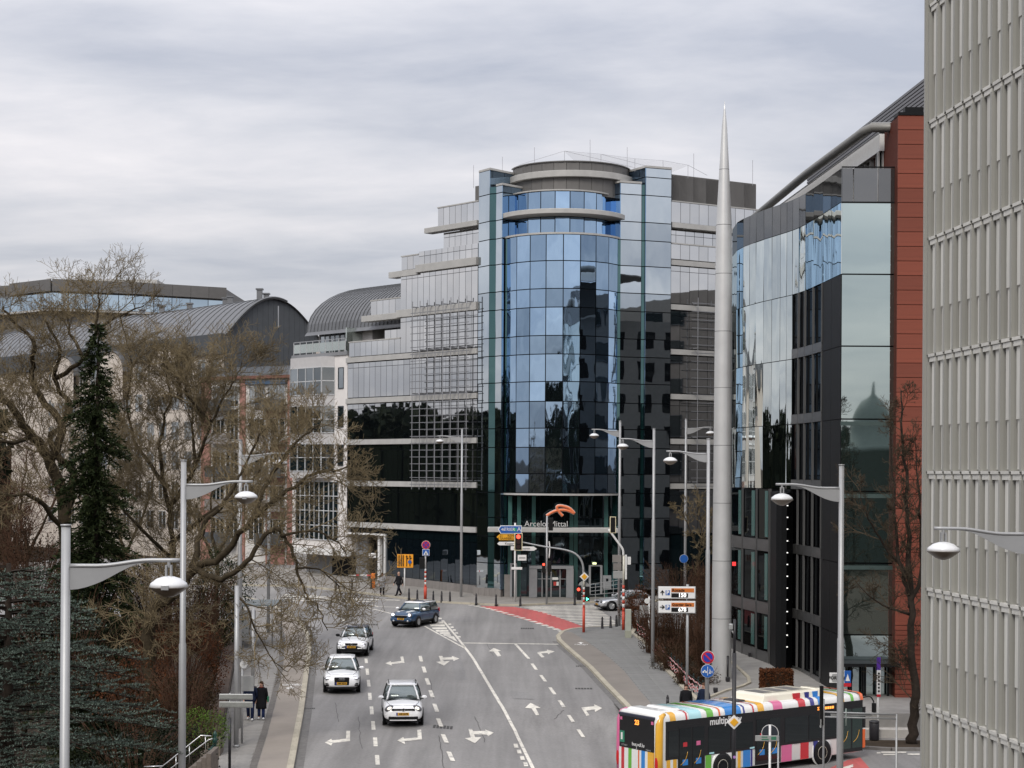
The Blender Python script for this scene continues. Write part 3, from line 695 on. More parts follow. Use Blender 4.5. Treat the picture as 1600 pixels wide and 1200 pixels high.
# sun-shade lattice before the wing
def lattice(A, B, pa, pb, zlo, zhi, nv, out=0.75, step=0.56):
    a, c = shift(on(pa, A, B), A, B, out), shift(on(pb, A, B), A, B, out)
    for i in range(nv):
        p = lerp2(a, c, (i + .25) / (nv - .5)); bar('lattice_post', (p[0], p[1], zlo - .4), (p[0], p[1], zhi + .4), 0.06, 0.07, M_STEEL, twr)
    z = zlo
    while z < zhi: bar('lattice_rail', (a[0], a[1], z), (c[0], c[1], z), 0.04, 0.055, M_STEEL, twr); z += step
    for k in range(6):
        for i in range(nv):
            p = lerp2(a, c, (i + .25) / (nv - .5)); q = shift(p, A, B, -out + .1); z = zb(k)
            if zlo - 1 < z < zhi + 1: bar('lattice_bracket', (p[0], p[1], z + .35), (q[0], q[1], z + .35), 0.06, 0.09, M_STEEL, twr)
lattice(WA, WB, 652, 743, zb(1), zb(5) + .4, 8)
# ground storey of the left wing and the drive-in at its end
g0 = plane(0, 138); z0 = zb(0) - .28
a, c = on(603, WA, WB), on(745.5, WA, WB); n = 13
for i in range(n):
    p, q = lerp2(a, c, i / n), lerp2(a, c, (i + 1) / n)
    pane('shop_pane', p, q, zb(0) - 1.0, z0, G_BASE, twr, 0.05, -.1, 0.002, 0.04)
    pane('shop_pane', p, q, plane(p[0], p[1]) + .75, zb(0) - 1.0, glass('glass_shop', (0.55, 0.62, 0.70), 0.18, 0.014, 0.9, dark=(0.004, 0.007, 0.010)), twr, 0.05, -.1, 0.003, 0.04)
    pane('plinth_stone', p, q, plane(p[0], p[1]) - .3, plane(p[0], p[1]) + .75, M_PLINTH, twr, 0.3, 0.02, 0, 0.015)
b = MB(); b.wallbox(a, c, g0 - 1, z0, 0.8, -0.18); b.build('shop_core', M_BLACK, twr, world=True)
p1, p2, p3, p4 = on(543, WA, WB), on(561, WA, WB), on(587, WA, WB), on(603, WA, WB)
M_DRG = mat('drive_grey', (0.20, 0.205, 0.215), 0.6, var=0.06); M_DRB = mat('drive_beige', (0.40, 0.31, 0.23), 0.8, var=0.08)
zp = W(570, 836, 147).z
for (u, v, mm, st) in [(p1, p2, M_DRG, 1.0), (p2, p3, M_DRB, 2.5), (p3, p4, M_DRG, 1.0)]:
    for (za, zc) in ((g0 - 1.2, -7.6), (-7.58, zp)): pane('drive_panel', shift(u, WA, WB, -st), shift(v, WA, WB, -st), za, zc, mm, twr, 0.2, 0, 0, 0.02)
b = MB(); b.wallbox(p1, p4, zp, zp + .14, 1.2, .05); b.wallbox(on(601.5, WA, WB), p4, g0 - 1, zp, .3, .05); b.wallbox(on(585.5, WA, WB), on(588.5, WA, WB), g0 - 1, zp, .3, -.4)
b.build('drive_frame', M_WHITEP, twr, world=True)
b = MB(); b.wallbox(p1, p4, zp + .15, z0 + .02, 2.6, -.4); b.build('drive_soffit', M_BLACK, twr, world=True)

# right wing
RA, RB = P(1046, 136.4), P(1189, 141.2)
for k in range(0, 5): wing_floor(RA, RB, 1047, 1189, zb(k) + (.28 if k else -.2), zb(k + 1) - .28, w=0.95)
for k in range(1, 7): band(RA, RB, 1042, 1190, zb(k) + (.0 if k < 6 else -.02), 0.42)
wing_floor(RA, RB, 1047, 1189, zb(5) + .28, zb(6) - .28, w=0.95)
parapet(RA, RB, 1047, 1189, zb(6) + .27, zb(6) + 1.45, w=0.95)
wing_floor(RA, RB, 1047, 1189, zb(6) + 1.5, zb(7) - .35, w=0.95, set_=0.6)
band(RA, RB, 1047, 1190, zb(7) - .1, 0.4, 0.15); parapet(RA, RB, 1047, 1189, zb(7) + .12, zb(7) + 1.75, w=0.95)
a, c = shift(on(1048, RA, RB), RA, RB, -.7), shift(on(1188, RA, RB), RA, RB, -.7)
for i in range(7): pane('penthouse_panel', lerp2(a, c, i / 7), lerp2(a, c, (i + 1) / 7), zb(7) + 1.6, W(1048, 271, 137).z, M_GREYP, twr, 0.1, 0, 0, 0.02)
backing('penthouse_core', [a, c, (c[0], c[1] + 8), (a[0], a[1] + 8)], zb(7) + 1.6, W(1048, 272, 137).z - .05, M_GREYP)
lattice(RA, RB, 1072, 1128, zb(1), zb(5) + .4, 2, 0.7, 0.66)
a, c = on(1047, RA, RB), on(1189, RA, RB)
for i in range(8):
    p, q = lerp2(a, c, i / 8), lerp2(a, c, (i + 1) / 8)
    pane('shop_pane', p, q, plane(p[0], p[1]) + .7, zb(0) + .06, G_BASE, twr, 0.05, -.1, 0.002, 0.05); pane('plinth_stone', p, q, plane(p[0], p[1]) - .3, plane(p[0], p[1]) + .7, M_PLINTH, twr, 0.3, 0.02, 0, 0.015)
b = MB(); b.wallbox(a, c, g0 - 1, zb(0) - .2, 0.8, -0.18); b.build('shop_core', M_BLACK, twr, world=True)
# body behind the glass
gl = plane(0, 140) - 1
def q2(px, A, B, d): return shift(on(px, A, B), A, B, -d)
for (pa, pb, top) in [(546, 577, zb(4) + .2), (577, 625, zb(5) - .1), (625, 653, zb(6) - .2), (653, 681, zb(6) + .6), (681, 745, zb(7) + .8)]:
    backing('wing_body', [q2(pa, WA, WB, 2.4), q2(pb, WA, WB, 2.4), q2(pb, WA, WB, 14), q2(pa, WA, WB, 14)], gl, top, M_GREYP)
backing('wing_body', [q2(1047, RA, RB, 1.6), q2(1189, RA, RB, 1.6), q2(1189, RA, RB, 14), q2(1047, RA, RB, 14)], gl, zb(7) + 1.5, M_GREYP)
backing('tower_body', [(DC[0] - 4.5, DC[1] + 1.2), (DC[0] + 7.5, DC[1] + 2), (DC[0] + 7, DC[1] + 14), (DC[0] - 3, DC[1] + 14)], gl, W(1048, 275, 137).z, M_GREYP)

# ---- entrance storey
YE = 134.6; ea, ec = P(786, YE), P(962, YE)
n = 9; ze = ZL[0] - .16
for i in range(n):
    p, q = lerp2(ea, ec, i / n), lerp2(ea, ec, (i + 1) / n)
    for zz0, zz1 in zip([plane(0, YE) - .2] + LOWL[1:], LOWL[1:] + [ze]): pane('entrance_pane', p, q, zz0, zz1, G_BASE, twr, 0.05, 0, 0.003, 0.06)
b = MB(); b.wallbox(ea, ec, gl, ze, 1.0, -.08); b.build('entrance_core', M_BLACK, twr, world=True)
M_TEAL = mat('teal_glass_fin', (0.05, 0.13, 0.12), 0.2, var=0.1)
for px in (798, 812, 835, 894, 901, 948): bar('glass_fin', (*P(px, YE - .12), plane(0, YE) + .1), (*P(px, YE - .12), ze - .1), 0.3, 0.05, M_TEAL, twr)
b = MB(); x0 = P(763, 131.4)[0]; x1 = P(967, 131.4)[0]; zc = W(865, 828.5, 131.4).z
b.box(((x0 + x1) / 2, 132.6, zc), (x1 - x0, 2.4, 0.34)); b.build('canopy', M_BAND, twr, world=True, bevel=0.03)
# portal with sliding doors
gy_ = plane(0, 133.8) + .13; Yp = 133.6
def pb(px0, px1, y0, y1, Y, d, m, name, zbot=None):
    a = W(px0, y0, Y); c = W(px1, y1, Y); b = MB(); zl = c.z if zbot is None else zbot
    b.box(((a.x + c.x) / 2, Y + d / 2, (a.z + zl) / 2), (c.x - a.x, d, a.z - zl)); return b.build(name, m, twr, world=True)
M_PORT = mat('portal_metal', (0.36, 0.37, 0.38), 0.4, metal=0.5, var=0.06)
pb(827, 896, 884, 889, Yp, 1.1, M_PORT, 'portal_lintel'); pb(827, 839, 889.2, 938, Yp, 1.1, M_PORT, 'portal_jamb', gy_); pb(885, 896, 889.2, 938, Yp, 1.1, M_PORT, 'portal_jamb', gy_)
for (a_, c_) in ((839.5, 846), (848, 860), (862, 874), (876, 885)):
    pb(a_, c_, 890, 936, Yp + .7, .04, G_BASE, 'sliding_door', gy_)
for px in (847, 861, 875): pb(px - .7, px + .7, 890, 936, Yp + .6, .08, M_ALU, 'door_post', gy_)
pb(840, 885, 904, 905.2, Yp + .55, .05, M_ALU, 'door_rail')
pb(863, 872, 902, 906, Yp + .5, .02, M_WHITEP, 'door_notice'); pb(865, 869.4, 909, 915, Yp + .5, .02, mat('red_print', (0.5, 0.05, 0.04), 0.6, var=0), 'door_notice'); pb(869.5, 873, 909, 915, Yp + .5, .02, M_WHITEP, 'door_notice')
for (a_, c_, t_, b_) in ((797, 800, 882, 934), (805, 807.5, 882, 934), (797, 807.5, 880, 882)): pb(a_, c_, t_, b_, Yp + .3, .2, M_PORT, 'side_door_frame', None if t_ == 880 else gy_)
for (a_, c_, t_, b_) in ((920, 923, 885, 931), (938, 941, 885, 931), (920, 941, 883, 885)): pb(a_, c_, t_, b_, Yp + .3, .2, M_PORT, 'side_door_frame', None if t_ == 883 else gy_ + .3)
pb(942, 955, 899, 920, Yp + .2, .1, M_PORT, 'info_panel'); pb(947, 950.5, 904, 909, Yp + .17, .03, M_BLACK, 'info_window')
pb(926, 932, 879, 882, Yp + .1, .2, mat('exit_light', (0.3, 0.3, 0.2), 0.5, var=0, emit=(0.9, 0.95, 0.5), estr=1.2), 'door_lamp')
for i in range(5):
    xa = 745 + i * 8.5; pane('plinth_stone', P(xa, 135.6 - i * .25), P(xa + 8.4, 135.35 - i * .25), gl, W(770, 919, 134.5).z, M_PLINTH, twr, .4, .35, 0, .015)
pb(788, 797, 898, 936, Yp + .4, .3, M_PLINTH, 'plinth_stone', gy_ - .2)
# ramp rail
for i, px in enumerate((905, 918, 932, 946, 960, 974)): bar('ramp_post', (*P(px, 132.4), gy_ - .1), (*P(px, 132.4), gy_ + 1.0 + .1 * i), .04, .04, M_ALU, twr)
for k in range(4): bar('ramp_rail', (*P(905, 132.4), gy_ + .25 + .25 * k), (*P(974, 132.4), gy_ + .55 + .32 * k), .04, .04, M_ALU, twr)
# company sign on the canopy: lettering and looping emblem
M_LET = mat('sign_letters', (0.52, 0.52, 0.51), 0.4, var=0); M_EMB = mat('sign_orange', (0.72, 0.19, 0.07), 0.4, var=0.04)
ps = W(853.5, 818.8, 131.5)
sg = text('sign_lettering', 'ArcelorMittal', 0.61, M_LET, twr, face_cam(ps), True, ext=0.06)
def zq(x, y, Y=131.4): return W(765 + x / 7.06, 780 + y / 7.06, Y)
def stroke(pts, r, m, dy, name):
    v = [zq(*p) for p in pts]; cur = []
    for i in range(len(v) - 1):
        p0, p1, p2, p3 = v[max(i - 1, 0)], v[i], v[i + 1], v[min(i + 2, len(v) - 1)]
        for j in range(6):
            t = j / 6; cur.append(0.5 * ((2 * p1) + (p2 - p0) * t + (2 * p0 - 5 * p1 + 4 * p2 - p3) * t * t + (3 * p1 - p0 - 3 * p2 + p3) * t ** 3))
    cur.append(v[-1]); b = MB(); b.tube([c + Vector((0, dy, 0)) for c in cur], r, 8); b.build(name, m, twr, True, True)
S1 = [(628, 184), (690, 145), (760, 122), (850, 122), (938, 158), (880, 100), (790, 73), (745, 82), (752, 118), (780, 155), (808, 186)]
stroke(S1[:5], .105, M_EMB, 0, 'emblem_stroke'); stroke(S1[4:], .10, M_EMB, -.02, 'emblem_stroke')
stroke(S1[:5], .135, M_LET, .1, 'emblem_edge'); stroke(S1[4:], .13, M_LET, .08, 'emblem_edge')
# roof rods and safety net posts
M_ROD = mat('roof_rod', (0.3, 0.3, 0.32), 0.5, metal=0.5, var=0)
for (px, y0, y1, Y) in [(740, 288, 258, 139), (785, 268, 245, 138), (835, 254, 230, 137), (922, 252, 218, 137), (980, 262, 230, 137), (1084, 274, 240, 139), (1176, 284, 250, 141), (882, 254, 236, 136), (939, 256, 241, 136), (992, 262, 248, 136), (1036, 264, 251, 136), (1075, 273, 258, 137)]:
    a = W(px, y0 + 6, Y); c = W(px, y1, Y); bar('roof_rod', a, c, .03, .03, M_ROD, twr)
for (a, c) in [((810, 258, 136), (882, 236, 136)), ((882, 236, 136), (939, 241, 136)), ((939, 241, 136), (992, 248, 136)), ((992, 248, 136), (1036, 251, 136)), ((1036, 251, 136), (1075, 258, 137)), ((1075, 258, 137), (1105, 274, 138)), ((882, 236, 136), (992, 262, 136.5)), ((939, 241, 136), (1036, 266, 136.5))]:
    bar('net_wire', W(*a), W(*c), .018, .018, M_ROD, twr)
b = MB(); b.add([W(882, 237, 135.9), W(939, 242, 135.9), W(992, 249, 135.9), W(1036, 252, 135.9), W(1075, 259, 136.9), W(1048, 270, 137.5), W(900, 254, 137)], [(0, 1, 2, 3, 4, 5, 6)])
mnet = bpy.data.materials.new('safety_net'); mnet.use_nodes = True; _t = mnet.node_tree; _p = _t.nodes['Principled BSDF']; _p.inputs['Base Color'].default_value = (.4, .4, .42, 1); _p.inputs['Alpha'].default_value = 0.14
b.build('safety_net', mnet, twr, world=True)
# ================================================================== GLASS BUILDING WITH RED TILED SLAB (right)
G_B = glass('glass_b', (0.84, 0.90, 0.89), 0.76, 0.08, 0.45, objvar=0.10, zs=0.12)
G_BF = glass('glass_b_front', (0.74, 0.86, 0.85), 0.68, 0.010, 0.35, dark=(0.02, 0.035, 0.032), objvar=0.05)
G_BG = glass('glass_b_parapet', (0.34, 0.35, 0.36), 0.45, 0.01, 0.5, dark=(0.05, 0.05, 0.05), objvar=0.12)
G_BLK = glass('glass_black', (0.30, 0.33, 0.34), 0.03, 0.006, 0.6, dark=(0.003, 0.003, 0.004))
M_FRAME = mat('frame_black', (0.008, 0.0085, 0.0095), 0.5, var=0.1)
M_SPAN = mat('spandrel_metal', (0.13, 0.13, 0.13), 0.35, metal=0.5, var=0.2, scale=1.5)
M_TERR = mat('terracotta', (0.20, 0.048, 0.026), 0.75, var=0.14, scale=1.5, objvar=0.15, bump=0.1, stretch=(.3, 1, 3))
YB = 85.2
gbl = thing('glass_corner_building', 'mirrored glass corner building with black framed windows and red tiled slab', 'building', (17, 90, plane(0, 90)))
FP = [(1143, 107.0), (1150, 104.0), (1160, 102.4), (1170, 101.3), (1180, 100.2), (1192, 99.0), (1205, 97.9), (1218, 96.8), (1228, 96.0), (1237, 95.2), (1247, 94.2), (1257, 93.0), (1270, 91.2), (1284, 89.2), (1298, 87.2), (1313, YB)]
FPP = [P(a, c) for a, c in FP]
zB = [W(1356, y, YB).z for y in (1092, 992, 880, 768, 655, 541, 428.6, 316, 262)]
def S(name, p0, p1, z0, z1, m, th=0.06, out=0.0, tilt=0.0, gap=0.04): return pane(name, p0, p1, z0, z1, m, gbl, th, out, tilt, gap)
for i, (p0, p1) in enumerate(zip(FPP, FPP[1:])):
    S('parapet_pane', p0, p1, zB[7], zB[8], G_BG, tilt=.004)
    S('facade_pane', p0, p1, zB[6], zB[7], G_B, tilt=.006)
    if FP[i + 1][0] <= 1240:
        for k in (3, 4, 5): S('facade_pane', p0, p1, zB[k], zB[k + 1], G_B, tilt=.006)
    elif FP[i + 1][0] <= 1286:
        for k in (0, 1, 2, 3, 4, 5):
            S('framed_window', p0, p1, zB[k] + .55, zB[k + 1], G_BLK, out=-.1, tilt=.003); S('spandrel_panel', p0, p1, zB[k] - .0, zB[k] + .55, M_SPAN, .12, .03)
            bar('window_mullion', (p1[0], p1[1], zB[k] + .5), (p1[0], p1[1], zB[k + 1]), .12, .10, M_SPAN, gbl)
    else:
        for k in range(0, 6): S('corner_panel', p0, p1, zB[k], zB[k + 1], M_FRAME, .06, 0, 0, .03)
fa, fb = P(1313.3, YB), P(1400, YB)
for k in range(0, 7): 
    S('front_pane', fa, fb, zB[k], zB[k + 1], G_BF, tilt=.001, gap=.07)
    if k in (1, 2, 3): 
        b = MB(); b.wallbox(fa, fb, zB[k + 1] - .32, zB[k + 1] - .12, .05, .03); b.build('front_transom', mat('green_transom', (0.05, 0.075, 0.07), 0.3, var=0.1), gbl, world=True)
for t0, t1 in ((0, .21), (.21, .65), (.65, 1)): S('parapet_pane', lerp2(fa, fb, t0), lerp2(fa, fb, t1), zB[7], zB[8], G_BG, gap=.06)
b = MB(); b.wallbox(fa, fb, zB[7] - .05, zB[7] + .03, .08, .02); b.wallbox(fa, fb, zB[8], zB[8] + .06, .08, .02); b.build('parapet_rail', M_FRAME, gbl, world=True)
# dark body behind the glass
ins = [(p[0] + .18, p[1] + .12) for p in FPP]
b = MB(); b.prism(ins + [(fb[0], fb[1] + .14), (fb[0], fb[1] + 2.5), (fb[0] - 1, 100), (P(1143, 107)[0] + 2.5, 110)], -12, zB[7] - .1); b.build('glass_core', M_FRAME, gbl, world=True)
M_RSTN = mat('rear_stone', (0.15, 0.148, 0.14), 0.85, var=0.1)
rw0, rw1 = (25.5, 127), (14.6, 119); b = MB(); b.prism([(fb[0] - .2, fb[1] + 2.6), (fb[0] + 4, fb[1] + .2), rw0, rw1, (P(1143, 107)[0] + 1.3, 110)], -12, zB[7] - .1); b.build('rear_body', M_RSTN, gbl, world=True)
for k in range(8):
    for i in range(6):
        a_, c_ = lerp2(rw0, rw1, (i + .25) / 6), lerp2(rw0, rw1, (i + .75) / 6); pane('rear_window', a_, c_, -8.5 + 2.75 * k, -6.9 + 2.75 * k, G_BLK, gbl, .06, .02)
b = MB(); b.wallbox(FPP[0], FPP[9], zB[3] - .12, zB[3] - .02, .5, .06); b.build('facade_ledge', M_FRAME, gbl, world=True)
# recessed lower storeys: frames, dark panes, column
LP_ = [P(1144, 103.5), P(1162, 101.0), P(1184, 98.6), P(1204, 96.6)]
for p0, p1 in zip(LP_, LP_[1:]):
    for k in (0, 1, 2):
        z0 = plz(p0[0], p0[1]) - .1 if k == 0 else zB[k]; S('framed_window', p0, p1, z0 + .7, zB[k + 1], G_BLK, out=0, tilt=.003); S('spandrel_panel', p0, p1, z0, z0 + .7, M_SPAN, .12, .04)
        bar('window_mullion', (p1[0], p1[1], z0), (p1[0], p1[1], zB[k + 1]), .16, .14, M_SPAN, gbl)
        q0, q1 = lerp2(p0, p1, .62), lerp2(p0, p1, .86); S('blind_strip', q0, q1, z0 + .8, zB[k + 1] - .1, M_TEAL, .03, .02)
for (a_, c_) in ((P(1205, 96.4), P(1222, 93.5)), (P(1222, 93.5), P(1240, 94.8))):
    S('black_column', a_, c_, -11.4, zB[3] - .15, M_FRAME, .3, .0, 0, 0)
M_DOT = mat('marker_light', (0.5, 0.5, 0.5), 0.4, var=0, emit=(1, 0.98, 0.92), estr=1.0)
for i in range(13):
    p = W(1230.5 - i * .06, 776 + i * 18.4 + 14, 93.2); b = MB(); b.box(p, (.07, .06, .05)); b.build('marker_light', M_DOT, gbl, world=True)
# red tiled slab
zt0 = W(1425, 180, 84.4).z; z = zt0; ta, tb = P(1400.5, 84.4), P(1482, 84.4); i = 0
while z > -11.3:
    h = 0.712 if z > -7.3 else 0.24
    S('terracotta_panel', ta, tb, z - h, z, M_TERR, .12, 0, 0, .03); z -= h
b = MB(); b.prism([(ta[0] + .03, 84.52), (tb[0], 84.52), (tb[0], 90), (ta[0] + .03, 90)], -12, zt0 - .02); b.build('slab_core', mat('terracotta_dark', (0.10, 0.03, 0.02), 0.8, var=0.1), gbl, world=True)
b = MB(); b.wallbox(ta, tb, zt0, zt0 + .14, 1, .05); b.box((P(1424, 84.9)[0], 84.9, zt0 + .3), (.9, .5, .3)); b.build('slab_cap', M_FRAME, gbl, world=True)
# penthouse with tubular eave and louvre screen
b = MB(); ev = [W(1500, 198, 86.3), W(1362, 199, 86.5), W(1350, 206, 87.6), W(1260, 272, 100.5), W(1183, 336, 115), W(1150, 365, 124)]
b.tube(ev, .25, 12); b.build('eave', mat('eave_metal', (0.20, 0.195, 0.18), 0.45, metal=0.3, var=0.08), gbl, True, True)
ea_ = P(1372, 87.6); eb = P(1480, 87.6); ef = (ev[-1].x + .5, 124)
b = MB(); b.wallbox(ea_, eb, W(1390, 236, 87.6).z, W(1390, 206, 87.6).z, .3); b.wallbox(ef, ea_, W(1390, 236, 87.6).z, W(1390, 206, 87.6).z, .3); b.build('penthouse_band', M_WHITEP, gbl, world=True)
b = MB(); b.wallbox(ef, ea_, zB[7], W(1390, 236, 87.6).z, .3, -.6); b.wallbox(ea_, eb, zB[7], W(1390, 236, 87.6).z, .3, -.6); b.build('penthouse_wall', M_FRAME, gbl, world=True)
for i in range(16): 
    p = lerp2(ea_, eb, i / 16); bar('penthouse_fin', (p[0], p[1] + .3, zB[7]), (p[0], p[1] + .3, W(1390, 236, 87.6).z), .08, .3, M_BAND, gbl)
    p = lerp2(ef, ea_, .5 + i / 32); bar('penthouse_fin', (p[0] + .3, p[1] + .2, zB[7]), (p[0] + .3, p[1] + .2, W(1390, 236, 87.6).z), .3, .08, M_BAND, gbl)
b = MB(); b.prism([ea_, eb, (eb[0], 124), ef], W(1390, 206, 87.6).z, ev[1].z - .1); b.build('penthouse_roof', M_GREYP, gbl, world=True)
la, lb = W(1262, 266, 111), W(1450, 121, 84.6); la.z = lb.z
M_LOUV = mat('louvre', (0.17, 0.17, 0.18), 0.5, metal=0.4, var=0.1)
for i in range(17):
    d = Vector((0, 0, -.19 * i)); bar('louvre_slat', la + d, lb + d, .10, .13, M_LOUV, gbl)
for i in range(12):
    p = la.lerp(lb, i / 11); bar('louvre_post', p + Vector((.1, 0, .06)), p + Vector((.1, 0, -3.3)), .08, .08, M_LOUV, gbl)
bar('louvre_post', lb + Vector((.02, -.05, .1)), lb + Vector((.02, -.05, -3.3)), .25, .12, M_BAND, gbl)
b = MB(); b.prism([(la.x + 1.5, la.y), (lb.x + 1.5, lb.y), (lb.x + 9, lb.y), (la.x + 9, la.y)], ev[1].z - .3, la.z - .3); b.build('roof_plant', M_GREYP, gbl, world=True)
# entrance: dark canopy, revolving door frame, lamp
zE = plz(17, 84)
b = MB(); q0, q1 = W(1306, 1034, 84.6), W(1400, 1040, 84.6); b.box(((q0.x + q1.x) / 2, 84.3, q0.z - .05), (q1.x - q0.x, 1.6, .16)); b.build('entrance_canopy', M_FRAME, gbl, world=True)
for px in (1318, 1332, 1350, 1354, 1372, 1390): bar('door_frame', (*P(px, 84.9), zE), (*P(px, 84.9), q0.z - .1), .1, .1, M_FRAME, gbl)
b = MB(); b.box(W(1326, 1041, 84.2), (.1, .1, .06)); b.build('canopy_lamp', M_DOT, gbl, world=True)
# red marker on the recessed storeys
b = MB(); b.box(W(1147, 881, 100.5), (.2, .05, .22)); b.build('red_sign', mat('red_sign', (0.5, 0.02, 0.02), 0.4, var=0, emit=(1, 0.05, 0.05), estr=1.0), gbl, world=True)

# ---- steel spire
sp = W(1127, 1063, 90.8); sz = plane(sp.x, sp.y)
s = MB(); zz = lambda y: W(1130, y, 90.8).z
prof = [(.53, sz - .3), (.52, zz(1063)), (.505, zz(900)), (.48, zz(760)), (.46, zz(600)), (.44, zz(440)), (.41, zz(352)), (.26, zz(265)), (.14, zz(198)), (.05, zz(172)), (.012, zz(158))]
spire = thing('spire', 'tall tapering steel spire rising from the planted bed', 'spire', (sp.x, sp.y, sz))
s.lathe([(r, z) for r, z in prof], 32, (sp.x, sp.y, 0)); 
s.build('shaft', mat('brushed_steel', (0.60, 0.60, 0.59), 0.38, metal=0.45, var=0.06, scale=1.0), spire, True, True)
for y in (265, 352, 428, 518, 606, 696, 786, 876, 966):
    r = [a for a in prof]; z = zz(y)
    for (r0, z0), (r1, z1) in zip(prof, prof[1:]):
        if z0 <= z <= z1: rr = r0 + (r1 - r0) * (z - z0) / (z1 - z0)
    b = MB(); b.lathe([(rr + .003, z - .015), (rr + .003, z + .015)], 32, (sp.x, sp.y, 0)); b.build('seam', mat('seam_dark', (0.2, 0.2, 0.2), 0.5, metal=0.5, var=0), spire, True, True)

# ================================================================== RIBBED GREY BUILDING (right edge)
rb = thing('ribbed_building', 'pale grey building with close vertical ribs and ledges at right edge', 'building', (13, 46, -13))
M_RIB = mat('rib_concrete', (0.315, 0.312, 0.287), 0.75, var=0.14, scale=1.2, bump=0.15, bscale=20, stretch=(4, 4, .25), objvar=.09, coords='Generated')
M_RIBL = mat('rib_light', (0.57, 0.56, 0.52), 0.7, var=0.14, scale=1.5, objvar=.10)
C0 = P(1459, 52.0, 743); dC = Vector((0.72, -7.8)).normalized(); nC = Vector((dC.y, -dC.x)) # outward (-x side)
FHc = 3.5; pc = 0.735
def cp(t, out=0.0): return (C0[0] + dC.x * t + nC.x * out, C0[1] + dC.y * t + nC.y * out)
zc0 = W(1445, 742, 52).z
b = MB(); b.prism([cp(0.02, -.12), cp(22, -.12), cp(22, -6), cp(0.02, -6)], -16, 26); b.build('wall', M_RIBL, rb, world=True)
ribm = MB(); ribm.box((0, 0, 0), (1, 1, 1)); 
ang = math.atan2(dC.y, dC.x)
def cbox(name, t, out, w, d, z0, z1, m):
    c = cp(t, out - d / 2); M = Matrix.Translation((c[0], c[1], (z0 + z1) / 2)) @ Matrix.Rotation(ang, 4, 'Z') @ Matrix.Diagonal((w, d, z1 - z0, 1)); return put(name, unit_box(m), rb, True, M)
for f in range(-4, 6):
    z0 = zc0 + f * FHc
    for i in range(0, 20):
        t = 0.06 + i * pc
        cbox('rib', t, .26, .13, .40, z0 + .1, z0 + FHc - .12, M_RIB)
        if i < 15:
            cbox('slim_rib', t + .30, .13, .16, .25, z0 + .16, z0 + FHc - .12, M_RIBL); cbox('slim_rib_cap', t + .33, .17, .22, .3, z0 + FHc * .42, z0 + FHc - .12, M_RIBL)
            cbox('ledge', t + pc / 2 + .0, .25, pc - .15, .4, z0 + .03, z0 + .12, M_RIBL); cbox('ledge_foot', t + pc / 2 + .02, .22, pc - .2, .38, z0 - .12, z0 + .02, M_RIBL)
cbox('corner_pier', -0.03, .34, .12, .5, -15, 25, M_RIB)

# ================================================================== STREET OF BUILDINGS BEHIND (left)
M_WST = mat('white_stone', (0.70, 0.67, 0.65), 0.8, var=0.06, scale=1.2, objvar=0.04)
M_BEI = mat('beige_render', (0.56, 0.50, 0.44), 0.85, var=0.07, scale=0.8)
M_PINK = mat('rose_render', (0.32, 0.165, 0.135), 0.85, var=0.08, scale=1)
M_ZINC = mat('zinc_roof', (0.155, 0.16, 0.17), 0.5, metal=0.35, var=0.08, scale=1.0)
M_ZINCD = mat('zinc_dark', (0.085, 0.092, 0.10), 0.6, metal=0.2, var=0.08, scale=1.0)
G_WIN = glass('glass_window', (0.72, 0.76, 0.78), 0.48, 0.006, 0.7, dark=(0.02, 0.03, 0.035), objvar=0.4)
G_BALC = glass('glass_balcony', (0.75, 0.80, 0.78), 0.5, 0.004, 0.7, dark=(0.25, 0.28, 0.26))
def window(parent, p0, p1, z0, z1, cols, rows, fm, gm, out=.05, fw=.07):
    a = Vector((p0[0], p0[1], 0)); c = Vector((p1[0], p1[1], 0)); d = (c - a); b = MB()
    b.wallbox(p0, p1, z0, z0 + fw, .12, out + .02); b.wallbox(p0, p1, z1 - fw, z1, .12, out + .02)
    for i in range(cols + 1):
        t0 = max(0, i / cols - fw / 2 / d.length); t1 = min(1, i / cols + fw / 2 / d.length); b.wallbox(lerp2(p0, p1, t0), lerp2(p0, p1, t1), z0 + fw, z1 - fw, .10, out + .015)
    for j in range(1, rows):
        z = z0 + (z1 - z0) * j / rows; b.wallbox(p0, p1, z - fw / 2, z + fw / 2, .09, out + .01)
    o = b.build('window', fm, parent, world=True)
    for i in range(cols): pane('pane', lerp2(p0, p1, i / cols), lerp2(p0, p1, (i + 1) / cols), z0 + .02, z1 - .02, gm, o, .04, out - .03, .004, .04)
    return o
M_WF = mat('window_frame', (0.50, 0.51, 0.52), 0.5, var=0.04); M_WFD = mat('window_frame_dark', (0.06, 0.07, 0.08), 0.5, var=0.04)
# white corner house with glazed bay
wdir = Vector((WB[0] - WA[0], WB[1] - WA[1])).normalized(); wn_ = Vector((wdir.y, -wdir.x)); D0 = WA
def dp(t, out=0.0): return (D0[0] - wdir.x * t + wn_.x * out, D0[1] - wdir.y * t + wn_.y * out)
wh = thing('white_apartment_house', 'white stone apartment house with glazed bay window and roof terrace', 'building', (D0[0], D0[1], plane(0, 150)))
zD = lambda y, px=530, Y=151: W(px, y, Y).z
dtop = zD(556); dgr = plane(0, 150) - .5
b = MB(); b.prism([dp(0.05, 0), dp(8.3, 0), dp(8.3, -11), dp(0.05, -11)], zD(862), dtop); b.build('wall', M_WST, wh, world=True)
b = MB(); b.prism([dp(0.05, -1.6), dp(8.3, -1.6), dp(8.3, -11), dp(0.05, -11)], dgr, zD(862)); b.build('ground_storey', M_DRG, wh, world=True)
b = MB(); b.wallbox(dp(4.2, -1.5), dp(.7, -1.5), dgr, zD(872), .2, .02); b.build('garage_door', M_FRAME, wh, world=True)
